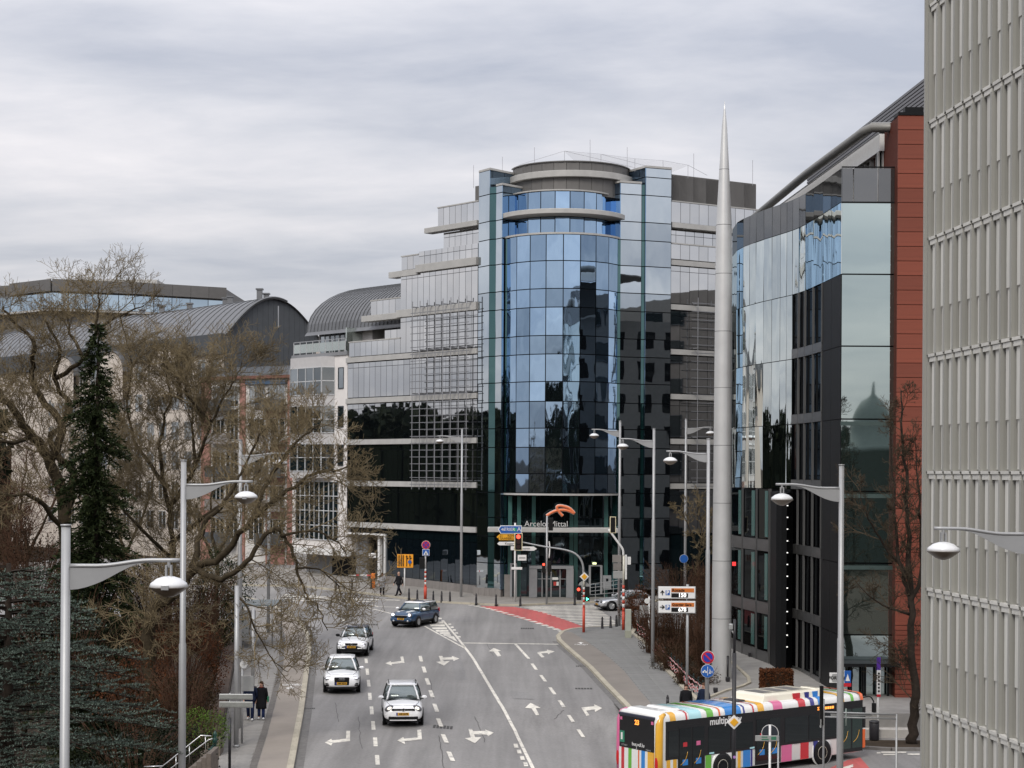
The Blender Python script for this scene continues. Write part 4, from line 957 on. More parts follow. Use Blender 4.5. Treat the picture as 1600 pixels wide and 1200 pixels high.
b = MB(); b.wallbox(dp(8.35), dp(0), zD(868), zD(858), .6, .12); b.build('ledge', M_WHITEP, wh, world=True)
b = MB(); b.wallbox(dp(8.4), dp(0), dtop, dtop + .3, 2, .12); b.build('cornice', M_DRG, wh, world=True)
bw0, bw1, bw2 = dp(7.4, .9), dp(2.6, .9), dp(1.9, 0)   # bay front and cheek
fl = [(zD(822), zD(753)), (zD(738), zD(680)), (zD(672), zD(620) - .1), (zD(614) + .1, zD(571))]
fl = [(zD(845), zD(752)), (zD(737), zD(693)), (zD(677), zD(633)), (zD(617), zD(573))]
b = MB(); b.prism([dp(7.6, 0), bw0, bw1, bw2], zD(747), dtop - .05); b.build('bay', mat('bay_cladding', (0.46, 0.45, 0.45), 0.7, var=0.06), wh, world=True)
for k, (z0, z1) in enumerate(fl):
    if k == 0:
        window(wh, dp(7.7), dp(1.2), z0, z1, 9, 4, M_WF, G_WIN, .08)
    else:
        window(wh, bw0, bw1, z0, z1, 4, 2, M_WF, G_WIN); window(wh, bw1, bw2, z0, z1, 1, 2, M_WF, G_WIN)
        window(wh, dp(1.35), dp(.55), z0 + .5, z1 - .1, 1, 1, M_WFD, G_WIN)
# terrace rail, penthouse and quarter-barrel roof
for i in range(9):
    p = dp(8.2 - i * .98, .0); bar('rail_post', (*p, dtop + .3), (*p, dtop + 1.45), .06, .06, M_ALU, wh)
    if i < 8: pane('rail_pane', dp(8.2 - i * .98), dp(8.2 - (i + 1) * .98), dtop + .4, dtop + 1.3, G_BALC, wh, .03, 0, .003, .12)
bar('rail', (*dp(8.2), dtop + 1.45), (*dp(.3), dtop + 1.45), .06, .06, M_ALU, wh)
for i in range(4): window(wh, dp(6.6 - i * 1.5, -1.8), dp(5.2 - i * 1.5, -1.8), dtop + .3, dtop + 2.6, 2, 1, M_WF, G_WIN)
b = MB(); b.prism([dp(7, -1.9), dp(-1, -1.9), dp(-1, -10), dp(7, -10)], dtop, dtop + 2.7); b.build('penthouse_wall', M_WST, wh, world=True)
b = MB(); b.prism([dp(.6, -.2), dp(.45, -.2), dp(.45, -1.9), dp(.6, -1.9)], dtop + .3, dtop + 2.4); b.build('screen', G_BALC, wh, world=True)
ez = W(488, 522, 158).z; rr = []
def barrel(t0, t1, ns, rise, dep, ez, out0, name, parent, dpf, m=M_ZINC):
    """curved roof: rises from its front eave back to the crest, with standing seams"""
    prof = [(out0 + .3, ez - .35)] + [(out0 - dep * (1 - math.cos(R(a))), ez + rise * math.sin(R(a))) for a in range(0, 91, 9)] + [(out0 - dep * 1.9, ez + rise * .75)]
    b = MB(); ra = [(*dpf(t0, o), z) for o, z in prof]; rb_ = [(*dpf(t1, o), z) for o, z in prof]
    n = len(prof); b.add(ra + rb_, [(i, n + i, n + i + 1, i + 1) for i in range(n - 1)] + [list(range(n))[::-1], list(range(n, 2 * n))])
    rf = b.build(name, m, parent, world=True, fix=True)
    for k in range(ns + 1):
        t = t0 + (t1 - t0) * k / ns; s_ = MB(); s_.tube([Vector((*dpf(t, o + .02), z + .03)) for o, z in prof[1:-1]], .035, 4); s_.build('standing_seam', MATS.get('zinc_seam') or mat('zinc_seam', (0.12, 0.125, 0.13), 0.5, metal=0.3, var=0.05), rf, world=True)
    return rf
barrel(8.0, -6, 26, 4.6, 8.5, ez, -1.3, 'barrel_roof', wh, dp)
b = MB(); b.box((*dp(-2.5, -9), ez + 4.75), (1.8, 1.2, .5)); b.build('roof_hatch', M_BAND, wh, world=True)

# rose and white house with balconies
GA, GB_ = P(316, 172), P(461, 166)
rh = thing('rose_balcony_house', 'white and rose rendered house with balconies behind the bare branches', 'building', (GA[0], GA[1], plane(0, 165)))
gt = W(440, 592, 168).z
b = MB(); b.wallbox(GA, GB_, dgr - .3, gt, 9, 0); b.build('wall', mat('white_render', (0.60, 0.585, 0.56), 0.85, var=0.07), rh, world=True)
b = MB(); b.wallbox(GA, GB_, gt, gt + .3, 10, .5); b.build('eave', mat('brown_eave', (0.16, 0.07, 0.05), 0.7, var=0.1), rh, world=True)
b = MB(); ga, gb2 = Vector((*GA, gt + .3)), Vector((*GB_, gt + .3)); nn = Vector((0, 1, 0)); b.add([ga, gb2, gb2 + nn * 6 + Vector((0, 0, 1.3)), ga + nn * 6 + Vector((0, 0, 1.3)), gb2 + nn * 10, ga + nn * 10], [(0, 1, 2, 3), (3, 2, 4, 5), (0, 3, 5), (1, 4, 2)]); b.build('roof', M_ZINCD, rh, world=True)
for (u, v) in ((.0, .10), (.42, .48), (.93, 1.0), (.70, .90)):
    b = MB(); b.wallbox(lerp2(GA, GB_, u), lerp2(GA, GB_, v), dgr, gt - 2.6 if u == .7 else gt, .4, .15 if u != .7 else .05); b.build('rose_pier', M_PINK, rh, world=True)
for k in range(5):
    z0 = gt - 3.0 - k * 3.25
    for (u, v) in ((.12, .25), (.27, .40), (.52, .68), (.72, .90)):
        window(rh, lerp2(GA, GB_, u), lerp2(GA, GB_, v), z0 + .3, z0 + 2.4, 3, 1, M_WF, G_WIN, .12 if u > .7 else .05)
    for (u, v) in ((.12, .40), (.66, .93)):
        b = MB(); p, q = lerp2(GA, GB_, u), lerp2(GA, GB_, v); b.wallbox(p, q, z0 - .1, z0 + .05, 1.3, 1.2); b.wallbox(p, q, z0 + .05, z0 + 1.0, .06, 1.2); b.build('balcony', M_ZINCD if k % 2 == 0 else M_PLINTH, rh, world=True)
pane('awning', lerp2(GA, GB_, .5), lerp2(GA, GB_, .92), gt - .55, gt - .2, mat('blue_awning', (0.05, 0.09, 0.15), 0.8, var=0.1), rh, .5, .4)

# long beige house with barrel roof, dark gable to the right
E0, EL, ER = P(351, 178), P(-130, 240), P(499, 186)
eh = thing('barrel_roof_house', 'long beige house with grey barrel roof and dark seamed gable end', 'building', (E0[0], E0[1], plane(0, 178)))
ezl = W(351, 532, 178).z; ed = Vector((EL[0] - E0[0], EL[1] - E0[1])); el = ed.length; ed.normalize(); en = Vector((-ed.y, ed.x)); en = en if en.y < 0 else -en
def ep(t, out=0.0): return (E0[0] + ed.x * t + en.x * out, E0[1] + ed.y * t + en.y * out)
b = MB(); b.prism([ep(0.3, 0), ep(el, 0), ep(el, -12), ep(0.3, -12)], dgr - 1, ezl); b.build('wall', M_BEI, eh, world=True)
crest = W(425, 469, 184).z
# gable: seamed dark panels following the arch
gd = Vector((ER[0] - E0[0], ER[1] - E0[1])); gl_ = gd.length; gd.normalize()
n = 18
def arch(u): return ezl - 1.2 + (crest - ezl + 1.2) * math.sin(math.pi * (0.10 + 0.80 * u)) / 1.0
for i in range(n):
    u0, u1 = i / n, (i + 1) / n; p, q = (E0[0] + gd.x * gl_ * u0, E0[1] + gd.y * gl_ * u0), (E0[0] + gd.x * gl_ * (u1 - .002), E0[1] + gd.y * gl_ * (u1 - .002))
    b = MB(); n2 = Vector((gd.y, -gd.x)) * .15
    v = [(p[0], p[1], dgr), (q[0], q[1], dgr), (q[0], q[1], arch(u1) - .1), (p[0], p[1], arch(u0) - .1)]
    b.add(v + [(x - n2.x, y - n2.y, z) for x, y, z in v], [(0, 1, 2, 3), (7, 6, 5, 4), (3, 2, 6, 7), (0, 3, 7, 4), (1, 5, 6, 2)]); b.build('gable_panel', M_ZINCD, eh, world=True)
rv0, rv1 = [], []
for i in range(25):
    u = i / 24; p = (E0[0] + gd.x * gl_ * u, E0[1] + gd.y * gl_ * u); rv0.append(Vector((p[0] - ed.x * .3, p[1] - ed.y * .3, arch(u)))); rv1.append(Vector((p[0] + ed.x * el, p[1] + ed.y * el, arch(u))))
b = MB(); b.add(rv0 + rv1, [(i, 25 + i, 26 + i, i + 1) for i in range(24)] + [(i + 1, 26 + i, 25 + i, i) for i in []]); rf = b.build('barrel_roof', M_ZINC, eh, True, True, fix=True)
for k in range(64):
    t = k / 63; s_ = MB(); s_.tube([a.lerp(c, t) + Vector((0, 0, .04)) for a, c in zip(rv0[:16], rv1[:16])], .045 if k not in (0, 22) else .16, 4); s_.build('standing_seam', MATS['zinc_seam'], rf, world=True)
b = MB(); b.wallbox(ep(el, .4), ep(.2, .4), ezl - 1.4, arch(0) + .1, .8, 0); b.build('roof_fascia', M_ZINCD, eh, world=True)
for t in (8, 20, 32):                                        # arched dormers
    b = MB(); pr = [(3.1 * math.cos(R(a)), 2.4 * math.sin(R(a))) for a in range(0, 181, 12)]
    fr = [(*ep(t + 3.2 + x, 1.0), ezl - 2.4 + z) for x, z in pr]; bk = [(*ep(t + 3.2 + x, -4), ezl - 2.4 + z) for x, z in pr]; m_ = len(pr)
    b.add(fr + bk, [(i, i + 1, m_ + i + 1, m_ + i) for i in range(m_ - 1)]); d_ = b.build('dormer_roof', M_ZINC, eh, True, True, fix=True)
    b = MB(); b.add([(*ep(t + 3.2 + x * .95, .9), ezl - 2.4 + z * .93) for x, z in pr] + [(*ep(t + 3.2 - 2.9, .9), ezl - 5.5), (*ep(t + 3.2 + 2.9, .9), ezl - 5.5)], [list(range(m_ + 2))]); b.build('dormer_front', M_BEI, eh, world=True)
for k in range(6):
    z0 = ezl - 3.9 - k * 3.2
    for i in range(15):
        t = 1.2 + i * 2.7
        if z0 < dgr: continue
        window(eh, ep(t + 1.5), ep(t), z0 + .2, z0 + 2.1, 2, 1, M_WF, G_WIN, .04)
for (u, t, h) in ((.45, 1.5, 1.1), (.55, 2.5, .7), (.5, 9, .8), (.5, 10, .7), (.45, 16, .6), (.4, 26, .7), (.5, 24, .8)):
    p = rv0[int(u * 24)] + Vector((ed.x * t, ed.y * t, h / 2)); b = MB(); b.box(p, (.55, .55, h)); b.box(p + Vector((0, 0, h / 2)), (.75, .75, .15)); b.build('roof_vent', M_ZINC, eh, world=True)
b = MB(); b.tube([W(435, 478, 179), W(435, 512, 179)], .06, 5); b.build('gable_ladder', M_ALU, eh, world=True)

# far glass office with grey attic
fo = thing('far_glass_office', 'far glass office block with grey attic storey above the barrel roof', 'building', (-60, 262, -9))
FPl = [P(-70, 266), P(16, 260), P(80, 253), P(210, 257), P(352, 264)]
zf = lambda y, Y=255: W(80, y, Y).z
for i, (p, q) in enumerate(zip(FPl, FPl[1:])):
    l = math.hypot(q[0] - p[0], q[1] - p[1]); m_ = max(2, round(l / 2.6))
    for j in range(m_):
        a, c = lerp2(p, q, j / m_), lerp2(p, q, (j + 1) / m_)
        if i > 0: pane('attic_panel', a, c, zf(457), zf(438), M_GREYP, fo, .2, .3, 0, .04)
        pane('office_pane', a, c, zf(484), zf(459), G_WING if False else glass('glass_far', (0.60, 0.74, 0.86), 0.75, 0.004, 0.4, objvar=0.15), fo, .1, 0, .004, .10); pane('office_pane', a, c, zf(515), zf(489), MATS['glass_far'], fo, .1, -.6, .004, .10)
    b = MB(); b.wallbox(p, q, zf(488), zf(485), 1.2, .9); b.build('sun_ledge', M_BAND, fo, world=True)
b = MB(); b.prism([(p[0], p[1] + .3) for p in FPl] + [(FPl[-1][0], 320), (FPl[0][0], 320)], -10, zf(440)); b.build('core', M_GREYP, fo, world=True)
b = MB(); b.box((P(200, 275)[0], 278, zf(436) + 1), (9, 6, 2.4)); b.build('roof_box', M_BAND, fo, world=True)

# ================================================================== PLACES THE GLASS LOOKS AT (beside and behind the viewer)
sb = thing('stone_office_block', 'pale stone office block with square windows mirrored in the tower glass', 'building', (40, 112, -10))
b = MB(); b.prism([(31, 143), (36, 96), (50, 96), (50, 143)], -12, 16.5); b.build('wall', mat('block_stone', (0.13, 0.125, 0.12), 0.85, var=0.1), sb, world=True)
for k in range(7):
    for i in range(8):
        t = (i + .3) / 8; window(sb, lerp2((31, 143), (36, 96), t), lerp2((31, 143), (36, 96), t + .05), -7 + k * 3.4, -5 + k * 3.4, 1, 1, M_WFD, G_WIN, .05)
dt = thing('domed_tower', 'small domed stone tower mirrored in the pale corner glass', 'tower', (48, -60, -10))
b = MB(); b.lathe([(4.2, -12), (4.2, 3.5), (4.6, 3.6), (4.6, 4.2), (3.1, 4.4), (3.0, 6.5), (2.2, 8.5), (1.2, 10), (.3, 10.8), (.12, 12.5)], 16, (48, -60, 0)); b.build('shaft', mat('tower_stone', (0.12, 0.14, 0.13), 0.8, var=0.1), dt, True, True)
# ================================================================== TREES AND PLANTS
M_BARK = mat('bark', (0.045, 0.035, 0.022), 0.95, var=0.35, scale=5, bump=0.6, bscale=14)
M_TWIG = mat('twig', (0.15, 0.115, 0.062), 0.9, var=0.3, scale=1.2)
M_TWIGR = mat('twig_red', (0.085, 0.046, 0.03), 0.9, var=0.3, scale=1.2)
M_BARKD = mat('bark_dark', (0.03, 0.023, 0.018), 0.95, var=0.35, scale=5, bump=0.6, bscale=14)
def twig3(mb, pts, r0, r1):
    """a thin three-sided tapering twig"""
    v, f = mb.v, mb.f; k = len(pts); base = len(v)
    d = pts[-1] - pts[0]; u = d.cross(Vector((0.3, 0.2, 0.93)))
    if u.length < 1e-4: u = Vector((1, 0, 0))
    u.normalize(); w = d.normalized().cross(u)
    a, b_ = u * -0.5 + w * 0.866, u * -0.5 - w * 0.866
    for i, p in enumerate(pts):
        r = r0 + (r1 - r0) * i / (k - 1)
        v.append(tuple(p + u * r)); v.append(tuple(p + a * r)); v.append(tuple(p + b_ * r))
        if i:
            q = base + 3 * (i - 1)
            f += [(q, q + 1, q + 4, q + 3), (q + 1, q + 2, q + 5, q + 4), (q + 2, q, q + 3, q + 5)]; mb.m += [0, 0, 0]
def rv(rg, s=1.0): return Vector((rg.uniform(-1, 1), rg.uniform(-1, 1), rg.uniform(-1, 1))) * s
def grow(mb, rg, p, d, length, r, lv, cfg):
    nseg = cfg['seg'][lv]; pts = [p.copy()]; cur = p.copy(); d = d.normalized(); step = length / nseg
    for i in range(nseg):
        d = (d + rv(rg, cfg['wob'][lv]) + Vector((0, 0, cfg['up'][lv]))).normalized(); cur = cur + d * step; pts.append(cur.copy())
    twig3(mb, pts, r, max(r * 0.45, cfg['rmin']))
    if lv + 1 >= len(cfg['seg']): return
    n = cfg['kids'][lv]
    for j in range(n):
        t = 0.2 + 0.8 * (j + rg.random() * .8) / n; x = min(t, .999) * nseg; i = int(x); q = pts[i].lerp(pts[i + 1], x - i)
        ax = (pts[i + 1] - pts[i]).normalized(); side = rv(rg).cross(ax)
        if side.length < .05: continue
        side.normalize(); an = R(rg.uniform(*cfg['ang']))
        nd = ax * math.cos(an) + side * math.sin(an)
        grow(mb, rg, q, nd, length * cfg['len'][lv] * rg.uniform(.65, 1.2) * (1.1 - .4 * t), max(r * .55, cfg['rmin']), lv + 1, cfg)
CFG = dict(seg=[6, 5, 4, 3], kids=[7, 5, 3, 0], len=[.62, .62, .62], wob=[.20, .22, .22, .22], up=[.03, .05, .08, .10], ang=(28, 62), rmin=.0075)
def spline(v, k=5):
    out = []
    for i in range(len(v) - 1):
        p0, p1, p2, p3 = v[max(i - 1, 0)], v[i], v[i + 1], v[min(i + 2, len(v) - 1)]
        for j in range(k):
            t = j / k; out.append(0.5 * ((2 * p1) + (p2 - p0) * t + (2 * p0 - 5 * p1 + 4 * p2 - p3) * t * t + (3 * p1 - p0 - 3 * p2 + p3) * t ** 3))
    out.append(v[-1]); return out
def bare_tree(name, label, base, limbs, seed, cfg=CFG, first=2.6, dens=.8, r1=.035, tm=M_TWIG, bm_=M_BARK, group=None, start=.25):
    rg = random.Random(seed); t = thing(name, label, 'tree', base, group=group); tr = MB(); cr_ = MB()
    for pts, ra, rb_ in limbs:
        sp_ = spline([Vector(p) for p in pts]); n = len(sp_)
        sp_ = [p + rv(rg, min(.10, ra * .5)) if 0 < i < n - 1 else p for i, p in enumerate(sp_)]
        tr.tube(sp_, [ra + (rb_ - ra) * (i / (n - 1)) ** .8 for i in range(n)], 8)
        ln = sum((a - b_).length for a, b_ in zip(sp_, sp_[1:])); m = max(3, int(ln * dens / .7))
        for j in range(m):
            f = start + (1 - start) * (j + rg.random()) / m; x = min(f, .999) * (n - 1); i = int(x); q = sp_[i].lerp(sp_[i + 1], x - i); ax = (sp_[i + 1] - sp_[i]).normalized()
            side = rv(rg).cross(ax)
            if side.length < .1: continue
            side.normalize(); an = R(rg.uniform(35, 80)); grow(cr_, rg, q, ax * math.cos(an) + side * math.sin(an) + Vector((0, 0, .15)), first * rg.uniform(.5, 1.15) * (1.15 - .5 * f), max(.012, r1 * (1.1 - .5 * f)), 0, cfg)
    tr.build('trunk', bm_, t, True, True); cr_.build('crown', tm, t, False, True)
    return t
def pk(px, Y): x = P(px, Y)[0]; return Vector((x, Y, park_z(x, Y) - .2))
# big gnarled tree at the left
Y1 = 83
bare_tree('bare_tree', 'gnarled bare tree with thick twisting limbs left of the dark spruce', pk(105, Y1), [
    ([pk(118, Y1), W(112, 960, Y1), W(100, 800, Y1), W(75, 715, Y1), W(45, 680, Y1 - .5), W(15, 632, Y1 - 1), W(-30, 585, Y1 - 1), W(-60, 520, Y1)], .42, .09),
    ([W(78, 718, Y1), W(98, 672, Y1 + .5), W(66, 622, Y1 + 1), W(50, 590, Y1 + 1), W(52, 540, Y1), W(20, 500, Y1), W(5, 478, Y1)], .24, .04),
    ([W(104, 800, Y1), W(112, 742, Y1 + 1), W(80, 690, Y1 + 1.6), W(108, 640, Y1 + 2), W(85, 592, Y1 + 2), W(95, 545, Y1 + 1), W(70, 500, Y1 + 1)], .24, .05),
    ([W(85, 592, Y1 + 2), W(130, 560, Y1 + 1), W(150, 520, Y1), W(152, 490, Y1), W(155, 465, Y1), W(153, 448, Y1)], .13, .018),
    ([W(150, 520, Y1), W(175, 500, Y1 + .5), W(205, 485, Y1 + 1), W(225, 478, Y1 + 1)], .10, .02),
    ([W(130, 560, Y1 + 1), W(110, 520, Y1 + 1.5), W(105, 495, Y1 + 2), W(92, 470, Y1 + 2)], .10, .018),
    ([W(48, 684, Y1), W(25, 690, Y1 - 2), W(-5, 690, Y1 - 3), W(-40, 705, Y1 - 3)], .14, .03),
    ([W(110, 850, Y1), W(60, 780, Y1 - 2), W(10, 775, Y1 - 3), W(-40, 760, Y1 - 3)], .16, .03)], 3, CFG, first=2.9, dens=1.35)
# dense tree in the middle
Y2 = 93
bare_tree('bare_tree', 'dense twiggy bare tree before the beige barrel roofed house', pk(262, Y2), [
    ([pk(262, Y2), W(262, 1000, Y2), W(268, 880, Y2), W(262, 780, Y2), W(250, 690, Y2), W(265, 620, Y2), W(255, 560, Y2)], .24, .03),
    ([W(264, 800, Y2), W(305, 730, Y2), W(330, 660, Y2 - 1), W(362, 600, Y2 - 1), W(378, 566, Y2 - 1)], .14, .02),
    ([W(262, 760, Y2), W(215, 700, Y2 + 1), W(200, 640, Y2 + 1), W(205, 570, Y2), W(190, 540, Y2)], .13, .02),
    ([W(266, 850, Y2), W(330, 800, Y2 - 2), W(385, 760, Y2 - 2), W(425, 700, Y2 - 3), W(450, 660, Y2 - 3)], .14, .02),
    ([W(305, 730, Y2), W(300, 650, Y2 + 2), W(310, 600, Y2 + 2)], .11, .02),
    ([W(330, 660, Y2 - 1), W(290, 610, Y2 - 2), W(300, 570, Y2 - 2)], .10, .02),
    ([W(266, 870, Y2), W(215, 820, Y2 - 2), W(175, 770, Y2 - 2), W(170, 700, Y2 - 2)], .12, .02)], 5, dict(CFG, kids=[8, 6, 3, 0]), first=3.2, dens=2.0)
# tree reaching over the pavement
Y3 = 74
bare_tree('bare_tree', 'bare tree whose drooping branches reach over the left pavement', pk(240, Y3), [
    ([pk(240, Y3), W(235, 1060, Y3), W(232, 985, Y3), W(240, 950, Y3), W(275, 925, Y3), W(300, 885, Y3)], .34, .20),
    ([W(300, 885, Y3), W(345, 870, Y3 - .5), W(395, 812, Y3 - 1), W(440, 775, Y3 - 1), W(490, 742, Y3 - 1), W(530, 735, Y3 - 1), W(560, 728, Y3 - 1)], .19, .02),
    ([W(300, 885, Y3), W(340, 905, Y3 - 1), W(385, 880, Y3 - 2), W(420, 830, Y3 - 2), W(445, 838, Y3 - 2), W(465, 888, Y3 - 2), W(478, 930, Y3 - 2), W(495, 948, Y3 - 2), W(512, 985, Y3 - 2)], .15, .018),
    ([W(395, 812, Y3 - 1), W(420, 750, Y3), W(455, 700, Y3), W(490, 670, Y3), W(505, 655, Y3)], .12, .016),
    ([W(440, 838, Y3 - 2), W(490, 830, Y3 - 3), W(530, 850, Y3 - 3), W(545, 880, Y3 - 3)], .07, .014),
    ([W(465, 888, Y3 - 2), W(500, 890, Y3 - 1), W(530, 915, Y3 - 1), W(560, 925, Y3 - 1)], .05, .012),
    ([W(340, 905, Y3 - 1), W(380, 940, Y3 - 2), W(400, 985, Y3 - 2), W(425, 1030, Y3 - 2), W(450, 1050, Y3 - 2)], .07, .012),
    ([W(300, 885, Y3), W(320, 820, Y3 + 1), W(360, 770, Y3 + 1), W(400, 690, Y3 + 1), W(430, 650, Y3 + 1)], .16, .02)], 9,
    dict(CFG, kids=[6, 5, 3, 0], up=[-.02, .02, .08, .14], rmin=.008), first=2.5, dens=1.75)
for i, (px, Y, top, lab) in enumerate([(40, 104, 700, 'low brown bare tree under the gnarled limbs at the left edge'), (190, 108, 640, 'slim bare tree right behind the dark spruce'), (335, 112, 700, 'small bare tree beside the far end of the left wall')]):
    bare_tree('bare_tree', lab, pk(px, Y), [([pk(px, Y), W(px + 4, 900, Y), W(px - 6, 800, Y), W(px + 5, top, Y)], .2, .03), ([W(px, 880, Y), W(px + 40, 790, Y), W(px + 55, top + 60, Y)], .12, .02), ([W(px, 880, Y), W(px - 40, 790, Y + 1), W(px - 60, top + 50, Y + 1)], .12, .02)], 20 + i, dict(CFG, kids=[6, 5, 3, 0]), first=2.6, dens=1.0, tm=M_TWIGR if i == 0 else M_TWIG)
# fastigiate street tree before the red slab
tb_ = Vector((P(1428, 77.6)[0], 77.6, ZB + .08)); Y5 = 77.6
bare_tree('bare_tree', 'upright bare street tree in front of the red tiled slab', tb_, [
    ([tb_, W(1428, 1100, Y5), W(1424, 1000, Y5), W(1420, 900, Y5), W(1418, 800, Y5), W(1412, 700, Y5), W(1408, 610, Y5)], .27, .03),
    ([W(1426, 1045, Y5), W(1410, 1020, Y5), W(1392, 1014, Y5)], .06, .02),
    ([W(1421, 930, Y5), W(1402, 860, Y5), W(1396, 760, Y5), W(1390, 660, Y5)], .12, .015), ([W(1422, 950, Y5), W(1440, 880, Y5), W(1436, 780, Y5), W(1430, 690, Y5)], .12, .015),
    ([W(1421, 900, Y5), W(1380, 850, Y5), W(1352, 800, Y5 - 1), W(1342, 760, Y5 - 1)], .08, .012), ([W(1421, 960, Y5), W(1370, 940, Y5 - 1), W(1330, 900, Y5 - 1)], .07, .012)], 31,
    dict(CFG, kids=[6, 5, 4, 0], rmin=.007), first=1.7, dens=1.1, tm=mat('twig_dark', (0.055, 0.042, 0.028), 0.9, var=0.3), bm_=M_BARKD, start=.12)
ts = Vector((P(1092, 112)[0], 112, plane(0, 112)))
bare_tree('bare_tree', 'small spreading bare tree at the foot of the tower beside the spire', ts, [([ts, W(1092, 880, 112), W(1096, 830, 112), W(1090, 790, 112)], .09, .02), ([W(1092, 860, 112), W(1075, 820, 112), W(1062, 790, 112)], .05, .015)], 41, dict(CFG, kids=[6, 4, 3, 0], rmin=.01), first=1.6, dens=1.4)

# ---- leaves as small faces
def leaf_quad(mb, p, d, n, l, w, mi=0):
    s = d.cross(n)
    if s.length < 1e-4: return
    s.normalize(); k = len(mb.v)
    mb.v += [tuple(p - s * w * .5), tuple(p + d * l * .5 - s * w * .75), tuple(p + d * l), tuple(p + d * l * .5 + s * w * .75)]; mb.f.append((k, k + 1, k + 2, k + 3)); mb.m.append(mi)
def spruce(name, label, base, top, rbase, seed, mats):
    rg = random.Random(seed); t = thing(name, label, 'tree', base); H = top - base.z; tr = MB(); cr_ = MB()
    tr.tube([base, base + Vector((0, 0, H * .5)), base + Vector((.1, 0, H))], [.32, .2, .03], 8); tr.build('trunk', M_BARKD, t, True, True)
    z = 0.0
    while z < H:
        f = z / H; r = rbase * (1 - f) ** .58 * rg.uniform(.55, 1.2) + .12
        for k in range(7 if f < .9 else 5):
            a = rg.uniform(0, 6.283); L_ = r * rg.uniform(.6, 1.15); d = Vector((math.cos(a), math.sin(a), -.18 - .25 * rg.random())); p = base + Vector((0, 0, z)); n = max(4, int(L_ / .10))
            for j in range(n):
                q = p + d * (L_ * (j + .5) / n) + Vector((0, 0, -.25 * (j / n) ** 2 * L_ + .12 * (j / n) ** 3))
                for s_ in range(4):
                    leaf_quad(cr_, q, (d + rv(rg, .9) + Vector((0, 0, .05))).normalized(), rv(rg), rg.uniform(.16, .34), rg.uniform(.03, .06))
        z += .125 + .05 * f
    cr_.build('crown', mats, t, False, True); return t
spruce('spruce_tree', 'tall narrow dark green spruce among the bare trees', pk(150, 80), W(150, 505, 80).z, 3.0, 7, leafmat('spruce_needles', (0.0099, 0.0174, 0.0074), (0.0341, 0.0434, 0.0174)))
def cedar(name, label, base, top, tiers, seed, m):
    rg = random.Random(seed); t = thing(name, label, 'tree', base); tr = MB(); cr_ = MB(); br = MB()
    tr.tube([base, Vector((base.x, base.y, top))], [.35, .06], 8); tr.build('trunk', M_BARKD, t, True, True)
    for (z, r, nb) in tiers:
        for k in range(nb):
            a = 6.283 * (k + rg.random() * .8) / nb; L_ = r * rg.uniform(.72, 1.08); d = Vector((math.cos(a), math.sin(a), 0)); p = Vector((base.x, base.y, z + rg.uniform(-.3, .3))); pts = []
            for j in range(9):
                u = j / 8; pts.append(p + d * L_ * u + Vector((rg.uniform(-.05, .05), rg.uniform(-.05, .05), .35 * u - .75 * u * u)))
            twig3(br, pts, .05, .012)
            s = Vector((-d.y, d.x, 0))
            for j in range(int(L_ / .16)):
                u = .12 + .88 * (j + rg.random()) / int(L_ / .16); x = min(u, .999) * 8; i = int(x); q = pts[i].lerp(pts[i + 1], x - i); sg_ = 1 if j % 2 else -1
                tl = (.35 + .85 * math.sin(math.pi * min(1, u * .75 + .2))) * rg.uniform(.6, 1.15) * min(1, r / 3); td = (d * .75 + s * sg_ * rg.uniform(.6, 1.1) + Vector((0, 0, rg.uniform(-.12, .16)))).normalized()
                e_ = q + td * tl; twig3(br, [q, e_], .012, .006)
                for m_ in range(int(tl / .055)):
                    v = q + td * tl * (m_ + rg.random()) / max(1, int(tl / .055)) + Vector((0, 0, rg.uniform(0, .03)))
                    for _ in range(4): leaf_quad(cr_, v, (td * .6 + rv(rg, .7) + Vector((0, 0, .5))).normalized(), rv(rg), rg.uniform(.04, .085), rg.uniform(.010, .018))
    br.build('branches', M_BARKD, t, False, True); cr_.build('crown', m, t, False, True); return t
cb = pk(15, 46)
cedar('cedar_tree', 'blue green cedar with flat layered branches behind the nearest lamp post', cb, W(15, 880, 46).z, [(W(0, y, 46).z, r, nb) for y, r, nb in [(900, 1.6, 8), (925, 2.3, 9), (960, 2.9, 10), (1000, 3.3, 11), (1040, 3.1, 11), (1080, 3.7, 11), (1120, 4.5, 13), (1165, 4.7, 13), (1215, 4.5, 11), (1270, 4.2, 9)]], 13, leafmat('cedar_needles', (0.028, 0.046, 0.037), (0.19, 0.24, 0.20)))
